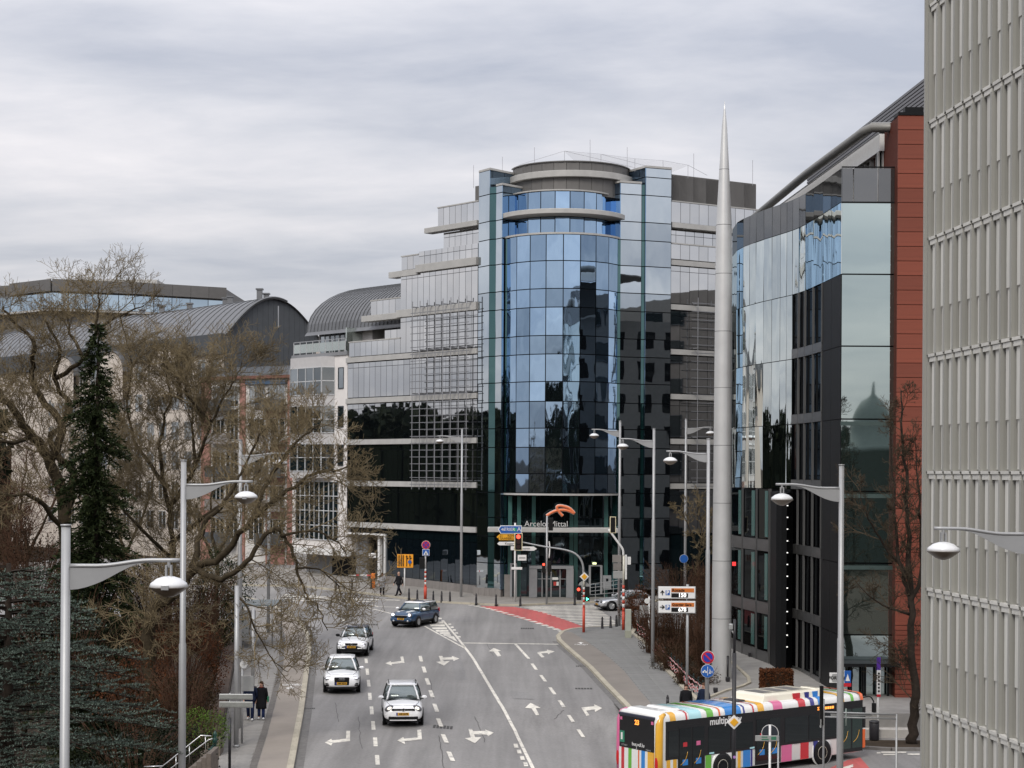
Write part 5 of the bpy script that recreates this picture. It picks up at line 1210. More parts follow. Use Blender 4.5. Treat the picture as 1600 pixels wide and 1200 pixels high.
def bush(name, label, c, rad, n, leaf, m, seed, twigs=60, group=None, boxy=False, cat='shrub', core=None, tm=M_TWIGR):
    rg = random.Random(seed); zb_ = c[2] - rad[2]; t = thing(name, label, cat, (c[0], c[1], zb_), group=group); b = MB(); tw = MB(); C_ = Vector(c)
    for _ in range(n):
        if boxy: q = Vector((rg.uniform(-1, 1), rg.uniform(-1, 1), rg.uniform(-1, 1))); ax_ = rg.randrange(3); q[ax_] = rg.choice((-1, 1)) * rg.uniform(.86, 1.03); q = Vector((q.x * rad[0], q.y * rad[1], q.z * rad[2]))
        else:
            d = rv(rg)
            while d.length > 1 or d.length < .05: d = rv(rg)
            d = d.normalized() * (d.length ** .45); k = 1 + .18 * math.sin(d.x * 5 + seed) + .14 * math.sin(d.y * 7 + d.z * 6 + seed * 2); q = Vector((d.x * rad[0] * k, d.y * rad[1] * k, d.z * rad[2] * k))
        leaf_quad(b, C_ + q, (q.normalized() * .5 + rv(rg, .9)).normalized(), rv(rg), leaf * rg.uniform(.6, 1.3), leaf * rg.uniform(.3, .55))
    for _ in range(twigs):
        a = rg.uniform(0, 6.283); s_ = rg.uniform(0, .5); p = Vector((C_.x + math.cos(a) * rad[0] * s_, C_.y + math.sin(a) * rad[1] * s_, zb_)); e_ = C_ + Vector((math.cos(a) * rad[0] * rg.uniform(.5, 1.15), math.sin(a) * rad[1] * rg.uniform(.5, 1.15), rad[2] * rg.uniform(.2, 1.25)))
        mid = p.lerp(e_, .5) + Vector((0, 0, rad[2] * .25)) + rv(rg, .1); twig3(tw, [p, mid, e_], .016, .006)
    if core: 
        k_ = MB(); k_.box(c, (rad[0] * 1.6, rad[1] * 1.6, rad[2] * 1.7)); k_.build('core', core, t, world=True)
    b.build('foliage', m, t, False, True); tw.build('stem', tm, t, False, True) if twigs else None; return t
L_RED = leafmat('beech_leaves', (0.0440, 0.0176, 0.0096), (0.1360, 0.0520, 0.0224)); L_IVY = leafmat('ivy_leaves', (0.0084, 0.0196, 0.0070), (0.0245, 0.0420, 0.0140))
L_BRN = leafmat('brown_scrub', (0.0186, 0.0130, 0.0074), (0.0527, 0.0360, 0.0198)); L_GRN = leafmat('bright_leaves', (0.04, 0.075, 0.012), (0.10, 0.16, 0.03)); L_DRK = leafmat('dark_leaves', (0.0048, 0.0084, 0.0048), (0.0150, 0.0192, 0.0096))
def at(px, py, Y): v = W(px, py, Y); return (v.x, v.y, v.z)
LS = [('red brown beech shrub beside the second lamp post', 275, 1040, 78, (2.6, 2, 1.9), L_RED, .09, 5200, 220), ('rusty beech shrub half behind the cedar tips', 215, 1080, 74, (2.0, 1.8, 1.6), L_RED, .09, 3600, 120),
 ('dark evergreen shrub below the drooping branches by the wall', 335, 975, 96, (1.6, 1.8, 2.4), L_IVY, .12, 4200, 30), ('ivy covered shrub beneath the far wall', 345, 915, 104, (1.8, 1.5, 2.0), L_IVY, .12, 3400, 30),
 ('bright green shrub at the end of the parapet wall', 316, 1140, 64, (.85, .7, .75), L_GRN, .07, 2600, 30), ('brown scrub left of the spruce foot', 60, 900, 94, (2.6, 2, 2.4), L_BRN, .12, 4200, 260),
 ('olive scrub between the spruce and the second lamp post', 232, 940, 98, (2.2, 2, 2.6), L_BRN, .12, 4200, 260), ('brown thicket at the left edge under the limbs', -5, 840, 100, (2.6, 2, 2.6), L_BRN, .12, 3400, 240),
 ('dark thicket behind the cedar', 100, 1010, 76, (3.2, 2, 2.2), L_DRK, .12, 5200, 80), ('dark undergrowth right of the cedar', 215, 1170, 62, (2.6, 2, 1.2), L_DRK, .10, 4600, 60), ('dark evergreen clump at the spruce foot', 150, 960, 84, (2.2, 1.6, 2.6), L_DRK, .12, 4600, 40),
 ('brown scrub behind the red beech shrub', 300, 960, 90, (2.2, 2, 2.0), L_BRN, .11, 3800, 240), ('low brown scrub at the foot of the parapet wall', 290, 1090, 70, (1.4, 1.2, 1.0), L_BRN, .09, 2600, 120)]
for i, (lab, px, py, Y, rad, m, lf, n, tw) in enumerate(LS): bush('shrub', lab, at(px, py, Y), rad, n, lf, m, 50 + i, tw, 'shrubs in the park below the pavement')
# planted bed around the spire
bed = slab('planting_bed', [(p.x + .25, p.y) for p in REDGE[1:7]] + [(9.4, 115), (12.6, 112), (12.4, 92), (12.3, 89), (11.6, 87.6)], M_EARTH, top=.1, depth=.3)
kerb([(12.4, 97), (12.5, 91), (12.3, 89.0), (11.7, 87.7), (10.8, 86.4), (9.6, 84.0)], bed, .8, top=.22, w=.18)
BS = [('brown twiggy shrub left of the parking board', 1022, 985, 101, (.9, .9, 1.3)), ('brown shrub behind the parking board', 1058, 975, 101, (1.3, 1.2, 1.7)), ('tall brown shrub right behind the parking board pole', 1092, 980, 98, (1.2, 1.2, 2.0)), ('russet shrub below the parking board', 1055, 1035, 94, (1.2, 1.0, .9)),
 ('dark brown shrub touching the spire', 1103, 1020, 92.5, (.75, .9, 1.9)), ('low brown shrub at the spire foot', 1092, 1062, 89, (.9, .7, .6)), ('low dark shrub by the red and white tape', 1040, 1022, 97, (.8, .8, .8)), ('brown shrub beyond the bed near the tower', 1060, 915, 112, (2.2, 1.2, 1.3)), ('leafless brown shrub at the far right of the bed', 1105, 930, 108, (1.0, 1.2, 1.8)), ('small shrub low in the bed before the spire', 1072, 1060, 88.5, (.6, .6, .5))]
for i, (lab, px, py, Y, rad) in enumerate(BS): bush('shrub', lab, at(px, py, Y), rad, 3600 if i not in (5, 9) else 1800, .075, [leafmat('bed_leaves', (0.0216, 0.0122, 0.0072), (0.0684, 0.0374, 0.0216)), L_BRN][i % 2], 80 + i, 160, 'shrubs in the planted bed')
bush('hedge', 'russet beech hedge beside the silver parked car', at(997, 953, 113), (1.05, 1.3, 1.35), 4200, .09, L_RED, 95, 60, cat='hedge')
bush('hedge', 'clipped russet beech hedge above the bus roof', at(1213, 1061, 86), (.75, .5, .46), 6500, .085, L_RED, 96, 0, cat='hedge', boxy=True, core=M_EARTH)
bush('hedge', 'grey green shrub at the foot of the street tree', at(1414, 1135, 80.5), (.8, .6, .4), 1500, .06, L_DRK, 97, 30, cat='hedge')
# fallen-leaf cover and woods beside and behind the viewer, mirrored in the glass
def wood(name, x0, x1, y0, y1, ztop, n, seed, m):
    rg = random.Random(seed); b = MB()
    for _ in range(n):
        x, y = rg.uniform(x0, x1), rg.uniform(y0, y1); h = ztop(x, y); u = rg.random() ** .6; z = -14 + (h + 14) * u
        leaf_quad(b, Vector((x, y, z)), rv(rg).normalized(), rv(rg), rg.uniform(1.0, 2.0), rg.uniform(.6, 1.2))
    nx_ = max(8, int((x1 - x0) / 2)); ny_ = max(4, int((y1 - y0) / 2))
    for i in range(nx_):
        for j in range(ny_):
            x, y = x0 + (x1 - x0) * (i + .5) / nx_, y0 + (y1 - y0) * (j + .5) / ny_; h = ztop(x, y) - 1.2
            b.add([(x - 1.1, y - 1.1, -14), (x + 1.1, y - 1.1, -14), (x + 1.1, y + 1.1, -14), (x - 1.1, y + 1.1, -14), (x, y, h)], [(0, 1, 4), (1, 2, 4), (2, 3, 4), (3, 0, 4)])
            b.box((x, y, (h - 16) / 2), (2.2, 2.2, h + 12))
    o = b.build(name, m); tag(o, 'dark wood beyond the view mirrored in the tower glass', 'wood', kind='stuff'); return o
wn1 = lambda x, y: 6.5 + 3.5 * math.sin(x * .13) + 2.5 * math.sin(x * .31 + 1) + 1.4 * math.sin(x * .83) + (7.0 if x < 14 else 0) * sm((14 - x) / 10)
wood('wood', -110, 120, -75, -62, wn1, 26000, 3, L_DRK)
wn2 = lambda x, y: 6.2 + .5 * math.sin(y * .5) + .5 * math.sin(y * 1.3 + x * .2) + .4 * math.sin(y * 2.7)
wood('wood', -86, -54, 128, 186, wn2, 30000, 4, L_DRK)
# ================================================================== STREET FURNITURE
M_POLE = mat('lamp_pole', (0.36, 0.365, 0.37), 0.45, metal=0.35, var=0.06, scale=2)
M_LAMPW = mat('lamp_dome', (0.70, 0.71, 0.72), 0.3, var=0.03); M_LAMPB = mat('lamp_bowl', (0.23, 0.19, 0.15), 0.25, var=0.05)
M_IRONB = mat('iron_black', (0.016, 0.015, 0.018), 0.45, var=0.15, scale=4); M_SIGNW = mat('sign_white', (0.72, 0.72, 0.71), 0.45, var=0.02)
M_SIGNB = mat('sign_blue', (0.015, 0.10, 0.38), 0.4, var=0.02); M_SIGNR = mat('sign_red', (0.50, 0.018, 0.03), 0.4, var=0.02); M_SIGNY = mat('sign_yellow', (0.72, 0.36, 0.02), 0.4, var=0.03)
M_SIGNO = mat('sign_orange_board', (0.80, 0.33, 0.02), 0.4, var=0.03); M_SIGNBK = mat('sign_back', (0.36, 0.365, 0.36), 0.5, metal=0.3, var=0.08); M_SIGNK = mat('sign_black', (0.012, 0.012, 0.012), 0.5, var=0)
M_REDP2 = mat('post_red', (0.50, 0.06, 0.03), 0.5, var=0.08); M_LR = mat('lit_red', (0.6, 0.02, 0.02), 0.4, var=0, emit=(1, 0.06, 0.03), estr=3.0); M_LG = mat('lit_green', (0.02, 0.5, 0.3), 0.4, var=0, emit=(0.1, 1, 0.6), estr=3.0); M_LW = mat('lit_white', (0.8, 0.8, 0.8), 0.4, var=0, emit=(1, 0.97, 0.92), estr=0.9)
LH = 13.25
def make_lamp():
    t = thing('street_lamp', 'x', 'street lamp', group='street lamps along the road')
    b = MB(); b.tube([(0, 0, -1.2), (0, 0, LH * .62), (0, 0, LH * .62 + .05), (0, 0, LH)], [.105, .10, .082, .075], 12); b.lathe([(.09, LH), (.09, LH + .03)], 12); b.build('pole', M_POLE, t, True)
    z = LH - .66; pts = [Vector((.06 + 1.84 * u, 0, z + .10 * sm((u - .25) / .5))) for u in [i / 12 for i in range(13)]]
    b = MB(); b.tube(pts, .036, 8); b.build('arm', M_POLE, t, True)
    b = MB(); n = 9; top = [(.07 + 1.25 * i / n, z - .03 + .10 * sm((1.25 * i / n / 1.84 - .25) / .5)) for i in range(n + 1)]; low = [(x, zz - .36 * (1 - sm(i / n)) - .01) for i, (x, zz) in enumerate(top)]
    pr = top + low[::-1]; k = len(pr); b.add([(x, -.012, q) for x, q in pr] + [(x, .012, q) for x, q in pr], [list(range(k)), list(range(k, 2 * k))[::-1]] + [(i, k + i, k + (i + 1) % k, (i + 1) % k) for i in range(k)]); b.build('arm_plate', M_POLE, t, fix=True)
    xh = 1.72; zh = z + .08; h = MB(); h.lathe([(.325, zh - .43), (.30, zh - .36), (.2, zh - .285), (.09, zh - .25), (.02, zh - .24)], 24, (xh, 0, 0)); dome = h.build('lamp_dome', M_LAMPW, t, True)
    h = MB(); h.lathe([(.04, zh - .60), (.14, zh - .565), (.25, zh - .49), (.315, zh - .435), (.33, zh - .42)], 24, (xh, 0, 0)); h.build('lamp_bowl', M_LAMPB, t, True)
    h = MB(); h.box((0, -.094, 2.2), (.09, .02, .34)); h.build('access_door', mat('door_grey', (0.27, 0.275, 0.28), 0.5, var=.1), t)
    h = MB(); h.box((xh - .04, 0, zh - .16), (.03, .10, .2)); h.box((xh + .04, 0, zh - .16), (.03, .10, .2)); h.tube([(xh, 0, zh), (xh, 0, zh - .1)], .03, 6); h.box((xh, -.32, zh - .42), (.12, .05, .07)); h.build('lamp_bracket', M_POLE, t); return t
LAMPS = [(103, 28.8, 822, 0, 'nearest street lamp at left with cedar behind its pole'), (287, 47.4, 720, 0, 'second street lamp from left rising past the red brown shrub'), (376, 75, 688, 0, 'street lamp half hidden by branches above the walking couple'), (421, 110, 668, 0, 'farthest left street lamp among the bare branches'),
 (722, 134, 670, 180, 'street lamp standing before the left glass wing'), (969, 115, 658, 180, 'street lamp beside the traffic signal mast and cabinet'), (1022, 95.4, 670, 180, 'street lamp on the right pavement left of the parking board'), (1107, 78, 686, 180, 'street lamp carrying the no parking and cycle discs'),
 (1072, 122, 655, 0, 'street lamp behind the bed with arm pointing right'), (1315, 50, 727, 180, 'tall street lamp in front of the bus'), (1611, 34, 782, 180, 'street lamp whose head hangs before the ribbed building')]
lamp0 = make_lamp()
for i, (px, Y, ty, rz, lab) in enumerate(LAMPS):
    v = W(px, ty, Y); loc = (v.x, v.y, v.z - LH)
    if i == 0: lamp0.location = loc; lamp0.rotation_euler = (0, 0, R(rz)); lamp0['label'] = lab; MW[lamp0.name] = Matrix.Translation(loc) @ Matrix.Rotation(R(rz), 4, 'Z')
    else: dup(lamp0, loc, R(rz), lab)
# bollards
def make_bollard():
    t = thing('bollard', 'x', 'bollard', group='black bollards')
    b = MB(); b.lathe([(.10, -.1), (.10, .03), (.085, .06), (.07, .45), (.06, .62)], 14); b.build('post', M_IRONB, t, True)
    b = MB(); b.lathe([(.068, .62), (.068, .66), (.045, .69), (.05, .73), (.02, .78), (.004, .79)], 14); b.build('cap', M_IRONB, t, True); return t
BOL = [(639, 935, 'bollard nearest right of the orange lane board'), (652, 937, 'bollard just left of the striped sign post'), (677, 939, 'first bollard right of the striped sign post'), (690, 939.5, 'second bollard right of the striped sign post'), (703, 940, 'third bollard right of the striped sign post'), (744, 943.5, 'bollard left of the stone plinth at the tower corner'), (775, 945, 'bollard in front of the stone plinth'), (813, 945.5, 'bollard below the direction signs'), (898, 943.5, 'bollard between the entrance doors and the signal mast'),
 (941, 982, 'first of three bollards by the zebra crossing'), (954, 981, 'middle of three bollards by the zebra crossing'), (963, 979, 'third of three bollards by the zebra crossing'), (525, 921, 'bollard left of the drive-in before the white house'), (550, 920, 'bollard before the grey drive-in wall'), (580, 920, 'bollard beside the orange barrier post'), (1043, 1112, 'black bollard on the right pavement beside the bus roof')]
bol0 = make_bollard()
for i, (px, py, lab) in enumerate(BOL):
    v = GP(px, py, .12)
    if i == 0: bol0.location = v; bol0['label'] = lab
    else: dup(bol0, v, 0, lab)

def postm(t, x, y, z0, z1, r, m, name='pole', n=10): b = MB(); b.tube([(x, y, z0), (x, y, z1)], r, n); return b.build(name, m, t, True, True)
def disc(t, c, r, m, name, th=.02, n=28):
    b = MB(); b.lathe([(r, 0), (r, th)], n, (c[0], c[1] - th, c[2]), 'Y'); return b.build(name, m, t, False, True)
def board(t, px0, px1, py0, py1, Y, m, name, th=.03, bev=.01):
    a, c = W(px0, py0, Y), W(px1, py1, Y); b = MB(); b.box(((a.x + c.x) / 2, Y, (a.z + c.z) / 2), (abs(c.x - a.x), th, abs(a.z - c.z))); return b.build(name, m, t, False, True, bevel=bev)
def shape(t, pts, Y, m, name, th=.03):
    v = [W(px, py, Y) for px, py in pts]; k = len(v); b = MB(); b.add([(p.x, Y - th / 2, p.z) for p in v] + [(p.x, Y + th / 2, p.z) for p in v], [list(range(k)), list(range(k, 2 * k))[::-1]] + [(i, (i + 1) % k, k + (i + 1) % k, k + i) for i in range(k)]); return b.build(name, m, t, False, True, fix=True)
def txt(t, s, px, py, Y, h, m, name='lettering', rz=0.0, align='CENTER', bold=0.0): return text(name, s, h, m, t, face_cam(W(px, py, Y), rz), True, align, .003, bold)
def stripes(t, x, y, z0, z1, r, n):
    for i in range(n):
        a, c = z0 + (z1 - z0) * i / n, z0 + (z1 - z0) * (i + 1) / n; b = MB(); b.tube([(x, y, a), (x, y, c)], r, 10); b.build('post_band', M_REDP2 if i % 2 == 0 else M_SIGNW, t, True, True)

# direction signs at the tower
Yd = 130.6; g = P(806, Yd); zg = plane(*g) + .12
t = thing('direction_sign', 'white post with blue, yellow and white direction arrows before the entrance', 'road sign', (*g, zg)); postm(t, g[0], g[1], zg, W(806, 817, Yd).z, .07, M_SIGNW)
shape(t, [(778, 827), (782, 821), (815, 821), (815, 834), (782, 834)], Yd - .12, M_SIGNW, 'blue_arrow_edge'); shape(t, [(779.5, 827), (783, 822.2), (814, 822.2), (814, 832.8), (783, 832.8)], Yd - .15, M_SIGNB, 'blue_arrow'); txt(t, '46', 786, 827.3, Yd - .18, .3, M_SIGNW); txt(t, 'TRIER', 796, 827.3, Yd - .18, .33, M_SIGNW); board(t, 802, 807, 825, 830, Yd - .17, mat('sign_green', (0.03, 0.33, 0.16), 0.4, var=0), 'route_panel', .02, 0); txt(t, 'A', 811, 827.3, Yd - .18, .45, M_SIGNW)
shape(t, [(776, 839), (780, 834.8), (815, 834.8), (815, 844), (780, 844)], Yd - .12, M_SIGNY, 'yellow_arrow'); txt(t, '21     REMICH', 796, 837.3, Yd - .15, .25, M_SIGNK); txt(t, '16 SAARBRÜCKEN', 796, 841.6, Yd - .15, .25, M_SIGNK)
shape(t, [(777, 849.5), (780, 846.5), (812, 846.5), (812, 852), (780, 852)], Yd - .12, M_SIGNW, 'white_arrow'); txt(t, 'Kaspar', 796, 849.4, Yd - .15, .24, M_SIGNK)
shape(t, [(798, 853.5), (834, 854), (839, 857.5), (834, 860.5), (798, 859.5)], Yd - .12, M_SIGNW, 'white_arrow'); board(t, 803, 808, 855.8, 858.4, Yd - .15, M_SIGNK, 'word', .01, 0); board(t, 810, 828, 856, 858.4, Yd - .15, M_SIGNBK, 'word', .01, 0)
board(t, 809, 822.5, 867, 876, Yd - .12, M_SIGNW, 'plate'); board(t, 811, 821, 870.6, 872.6, Yd - .15, M_SIGNBK, 'word', .01, 0); board(t, 799, 816, 886, 890, Yd - .12, M_SIGNW, 'plate')

def sig_head(t, px, py, Y, w, h, lit=None, border=True, face=True):
    c = W(px, py, Y); b = MB(); b.box(c, (w, .22, h)); b.build('signal_head', M_SIGNK, t, False, True, bevel=.02)
    if border:
        b = MB(); e_ = .05
        for (dx, dz, sx, sz) in ((0, h / 2 + e_ / 2, w + 2 * e_, e_), (0, -h / 2 - e_ / 2, w + 2 * e_, e_), (w / 2 + e_ / 2, 0, e_, h), (-w / 2 - e_ / 2, 0, e_, h)): b.box(c + Vector((dx, -.06, dz)), (sx, .03, sz))
        b.build('signal_border', mat('signal_cream', (0.70, 0.62, 0.42), 0.5, var=0.05), t, False, True)
    if face:
        for k in range(3):
            zc_ = c.z + h * (.32 - .32 * k); m = M_LR if (lit == 'red' and k == 0) else M_LG if (lit == 'green' and k == 2) else mat('lens_dark', (0.03, 0.01, 0.01), 0.3, var=0); disc(t, (c.x, Y - .115, zc_), min(w * .36, h * .13), m, 'lens', .03, 16)
# signal mast with curved arm
Ym = 112.0; g = GP(912, 988, .12); t = thing('signal_mast', 'traffic signal mast with curved arm and yellow priority diamond', 'traffic light', g); Ym = g.y
stripes(t, g.x, g.y, g.z + 1.6, g.z + 2.9, .075, 8); postm(t, g.x, g.y, g.z, g.z + 1.6, .09, M_REDP2, 'post_base'); postm(t, g.x, g.y, g.z + 2.9, W(912, 900, Ym).z, .07, mat('post_cream', (0.6, 0.58, 0.5), 0.5, var=0.05))
b = MB(); b.tube(spline([W(912, 902, Ym), W(910, 880, Ym), W(900, 866, Ym), W(882, 859, Ym), W(850, 854, Ym), W(815, 847, Ym)], 5), [.075 - .0012 * i for i in range(26)], 8); b.build('arm', M_POLE, t, True, True)
sig_head(t, 810, 846.5, Ym - .25, .42, 1.02, 'red')
c = W(913, 901, Ym - .12)
for k, (s_, m) in enumerate(((.30, M_SIGNW), (.19, M_SIGNY))):
    b = MB(); b.box((0, 0, 0), (s_ * 1.42, .03, s_ * 1.42)); b.build('priority_diamond', m, t, False, True, M=Matrix.Translation(c - Vector((0, .03 * k, 0))) @ Matrix.Rotation(R(45), 4, 'Y'))
b = MB(); b.lathe([(.33, 0), (.33, .02)], 24, (W(912, 915, Ym).x, Ym + .12, W(912, 916, Ym).z), 'Y'); b.build('sign_disc_back', M_SIGNBK, t, False, True)
sig_head(t, 904.5, 926, Ym - .1, .30, .95, None, False, False); disc(t, W(904, 921, Ym - .24), .10, M_LR, 'red_figure', .02, 10); sig_head(t, 917.5, 928, Ym - .1, .30, .95, None, False, False); disc(t, W(917.5, 936, Ym - .24), .12, M_LG, 'green_arrow', .02, 3)
# second mast seen from behind
g = GP(974, 984, .12); Yn = g.y; t = thing('signal_mast', 'red and white banded signal mast with slanting white arm', 'traffic light', g)
stripes(t, g.x, g.y, g.z + 1.2, g.z + 2.9, .09, 7); postm(t, g.x, g.y, g.z, g.z + 1.2, .10, M_REDP2, 'post_base'); postm(t, g.x, g.y, g.z + 2.9, W(974, 868, Yn).z, .075, MATS['post_cream'])
b = MB(); b.tube(spline([W(974, 868, Yn), W(973, 858, Yn), W(966, 848, Yn), W(951, 827, Yn)], 4), .075, 8); b.build('arm', M_SIGNW, t, True, True); sig_head(t, 957.5, 820, Yn, .30, .98, None, True, False)
for (a, c, y0, y1, m) in ((957, 971, 867, 879, M_PLINTH), (958, 971, 880, 891, M_PLINTH), (958, 973, 892, 904, M_SIGNBK)): board(t, a, c, y0, y1, Yn + .1, m, 'sign_back', .05)
b = MB(); b.box(W(978, 886, Yn), (.12, .12, 1.6)); b.box(W(983, 876, Yn), (.22, .1, .5)); b.build('side_post', M_SIGNW, t, False, True); board(t, 976, 981, 905, 922, Yn, M_SIGNK, 'push_box', .15)
# grey signal pole before the doors
g = GP(854, 944, .12); Yq = g.y; t = thing('signal_mast', 'slim grey signal pole with dark heads before the entrance doors', 'traffic light', g); postm(t, g.x, g.y, g.z, W(854, 806, Yq).z, .075, M_POLE)
sig_head(t, 860.5, 819, Yq, .34, .95, None, False, False); sig_head(t, 849.5, 887, Yq - .2, .26, .72, None, False, False); disc(t, W(849.5, 882, Yq - .34), .09, M_LR, 'red_figure', .02, 10); sig_head(t, 858.5, 885, Yq, .30, .8, None, False, False)
b = MB(); b.tube(spline([W(858, 872, Yq), W(859, 855, Yq), W(858, 846, Yq)], 4), .05, 6); b.build('side_tube', M_SIGNW, t, True, True)
# orange lane board
g = GP(632, 931, .12); Yo = g.y; t = thing('lane_board', 'orange lane diagram board on a white post', 'road sign', g); postm(t, g.x, g.y, g.z, W(632, 867, Yo).z, .055, M_SIGNW); board(t, 620.5, 645.5, 866, 887, Yo - .08, M_SIGNO, 'board', .04)
for px in (623.5, 627, 630): board(t, px - .7, px + .7, 867.5, 885, Yo - .12, M_SIGNK, 'lane_bar', .02, 0)
for px in (635.5, 640.5): board(t, px - .6, px + .6, 869, 885, Yo - .12, M_SIGNK, 'lane_bar', .02, 0); shape(t, [(px - 1.6, 870), (px, 867.2), (px + 1.6, 870)], Yo - .12, M_SIGNK, 'lane_tip', .02); board(t, px, px + 2.6, 871.5, 873, Yo - .13, M_SIGNK, 'lane_bar', .02, 0)
disc(t, W(640.3, 878, Yo - .13), .14, M_SIGNB, 'blue_disc', .02, 16)
# no stopping disc and crossing sign on banded post
g = GP(664.5, 936, .12); Ys = g.y; t = thing('crossing_sign_post', 'banded post with no stopping disc and blue crossing sign', 'road sign', g); postm(t, g.x, g.y, g.z, g.z + .95, .12, M_REDP2, 'post_base'); stripes(t, g.x, g.y, g.z + .95, g.z + 2.3, .07, 8); postm(t, g.x, g.y, g.z + 2.3, W(665, 846, Ys).z, .06, M_SIGNW)
def nostop(t, c, r, cross=True, dy=0.0):
    disc(t, c, r, M_SIGNW, 'disc_rim', .02); disc(t, (c[0], c[1] - .022, c[2]), r * .94, M_SIGNR, 'red_ring', .015); disc(t, (c[0], c[1] - .04, c[2]), r * .70, mat('sign_blue_deep', (0.02, 0.035, 0.33), 0.4, var=0), 'blue_field', .012)
    for a in ((45, -45) if cross else (45,)):
        b = MB(); b.box((0, 0, 0), (r * 1.5, .012, r * .20)); b.build('red_bar', M_SIGNR, t, False, True, M=Matrix.Translation((c[0], c[1] - .06, c[2])) @ Matrix.Rotation(R(a), 4, 'Y'))
nostop(t, W(665.5, 851.5, Ys - .1), .33); board(t, 660, 671, 858, 868.5, Ys - .1, M_SIGNW, 'plate', .03); board(t, 660.6, 670.4, 858.6, 867.9, Ys - .12, M_SIGNB, 'blue_plate', .02, 0); shape(t, [(661.6, 867), (665.5, 860), (669.4, 867)], Ys - .14, M_SIGNW, 'triangle', .02); shape(t, [(664.2, 866.3), (665.5, 862.3), (666.8, 866.3)], Ys - .155, M_SIGNK, 'figure', .01)
b = MB(); b.box(W(659.5, 880, Ys), (.4, .25, .85)); b.build('signal_head', M_SIGNK, t, False, True, bevel=.03)
# parking guidance board
g = GP(1076, 1085, .1); Yk = 86.5; xk = P(1076, Yk)[0]; t = thing('parking_board', 'grey parking board with two lines of free spaces', 'road sign', (xk, Yk, plane(xk, Yk))); postm(t, xk, Yk, plane(xk, Yk), W(1076, 913, Yk).z, .075, M_POLE)
for (y0, y1, s1, s2, ar) in ((916, 936, 'Rocade', '150', 'up'), (938.5, 958.5, 'Quartier Gare', '678', 'right')):
    board(t, 1028, 1087, y0, y1, Yk - .14, M_SIGNBK, 'panel_rim', .1, .03); board(t, 1029, 1086, y0 + .8, y1 - .8, Yk - .19, M_SIGNW, 'panel', .03, .02); board(t, 1049, 1084.5, y0 + 3.2, y0 + 9.5, Yk - .21, mat('sign_rust', (0.55, 0.16, 0.03), 0.4, var=0.02), 'name_strip', .02, 0); board(t, 1049, 1075, y1 - 9, y1 - 2.4, Yk - .21, M_SIGNK, 'counter', .02, 0)
    board(t, 1040, 1046.6, y0 + 6.5, y0 + 14, Yk - .21, M_SIGNB, 'parking_symbol', .02, 0); txt(t, 'P', 1043.3, y0 + 10.3, Yk - .23, .26, M_SIGNW, 'symbol_letter', bold=.01); txt(t, s1, 1050, y0 + 6.4, Yk - .23, .21 if len(s1) < 8 else .165, M_SIGNK, 'place_name', align='LEFT', bold=.004); txt(t, s2, 1066, y1 - 5.7, Yk - .23, .27, M_LW, 'space_count', bold=.006)
    cx, cy = 1035, (y0 + y1) / 2
    if ar == 'up': shape(t, [(cx - .6, cy + 4), (cx - .6, cy - 1), (cx - 2.6, cy + 1), (cx - 3.2, cy), (cx, cy - 4), (cx + 3.2, cy), (cx + 2.6, cy + 1), (cx + .6, cy - 1), (cx + .6, cy + 4)], Yk - .22, M_SIGNK, 'arrow', .02)
    else: shape(t, [(cx - 4, cy - .6), (cx + 1, cy - .6), (cx - 1, cy - 2.8), (cx, cy - 3.4), (cx + 4, cy), (cx, cy + 3.4), (cx - 1, cy + 2.8), (cx + 1, cy + .6), (cx - 4, cy + .6)], Yk - .22, M_SIGNK, 'arrow', .02)
# discs on the lamp post
Yl = 77.8; c = W(1106, 1027, Yl); t = thing('no_parking_sign', 'round red and blue no parking disc above the bus roof', 'road sign', (c.x, c.y, c.z - .3)); nostop(t, c, .30, False)
c = W(1105.5, 1048.5, Yl); t = thing('cycle_path_sign', 'round blue disc with bicycle and walkers under the no parking disc', 'road sign', (c.x, c.y, c.z - .3)); disc(t, c, .30, M_SIGNW, 'rim', .02); disc(t, (c.x, c.y - .022, c.z), .285, M_SIGNB, 'field', .012)
b = MB()
for dx in (-.19, -.07): b.lathe([(.045, 0), (.045, .01)], 10, (c.x + dx, c.y - .045, c.z - .04), 'Y')
for (x0, z0_, x1, z1_) in ((-.19, -.04, -.14, .05), (-.14, .05, -.07, -.04), (-.19, -.04, -.10, .05), (0, .2, 0, -.2), (.1, .1, .1, -.12), (.1, .05, .17, -.05), (.06, -.12, .1, -.02), (.14, -.12, .1, -.02), (.2, .02, .2, -.1)): b.tube([(c.x + x0, c.y - .05, c.z + z0_), (c.x + x1, c.y - .05, c.z + z1_)], .013, 4)
b.build('pictogram', M_SIGNW, t, False, True)
c = W(1068.5, 873, 121.6); t = thing('cycle_path_sign', 'small blue disc high on the lamp pole behind the bed', 'road sign', (c.x, c.y, c.z - .3)); disc(t, c, .30, M_SIGNW, 'rim', .02); disc(t, (c.x, c.y - .022, c.z), .285, M_SIGNB, 'field', .012)
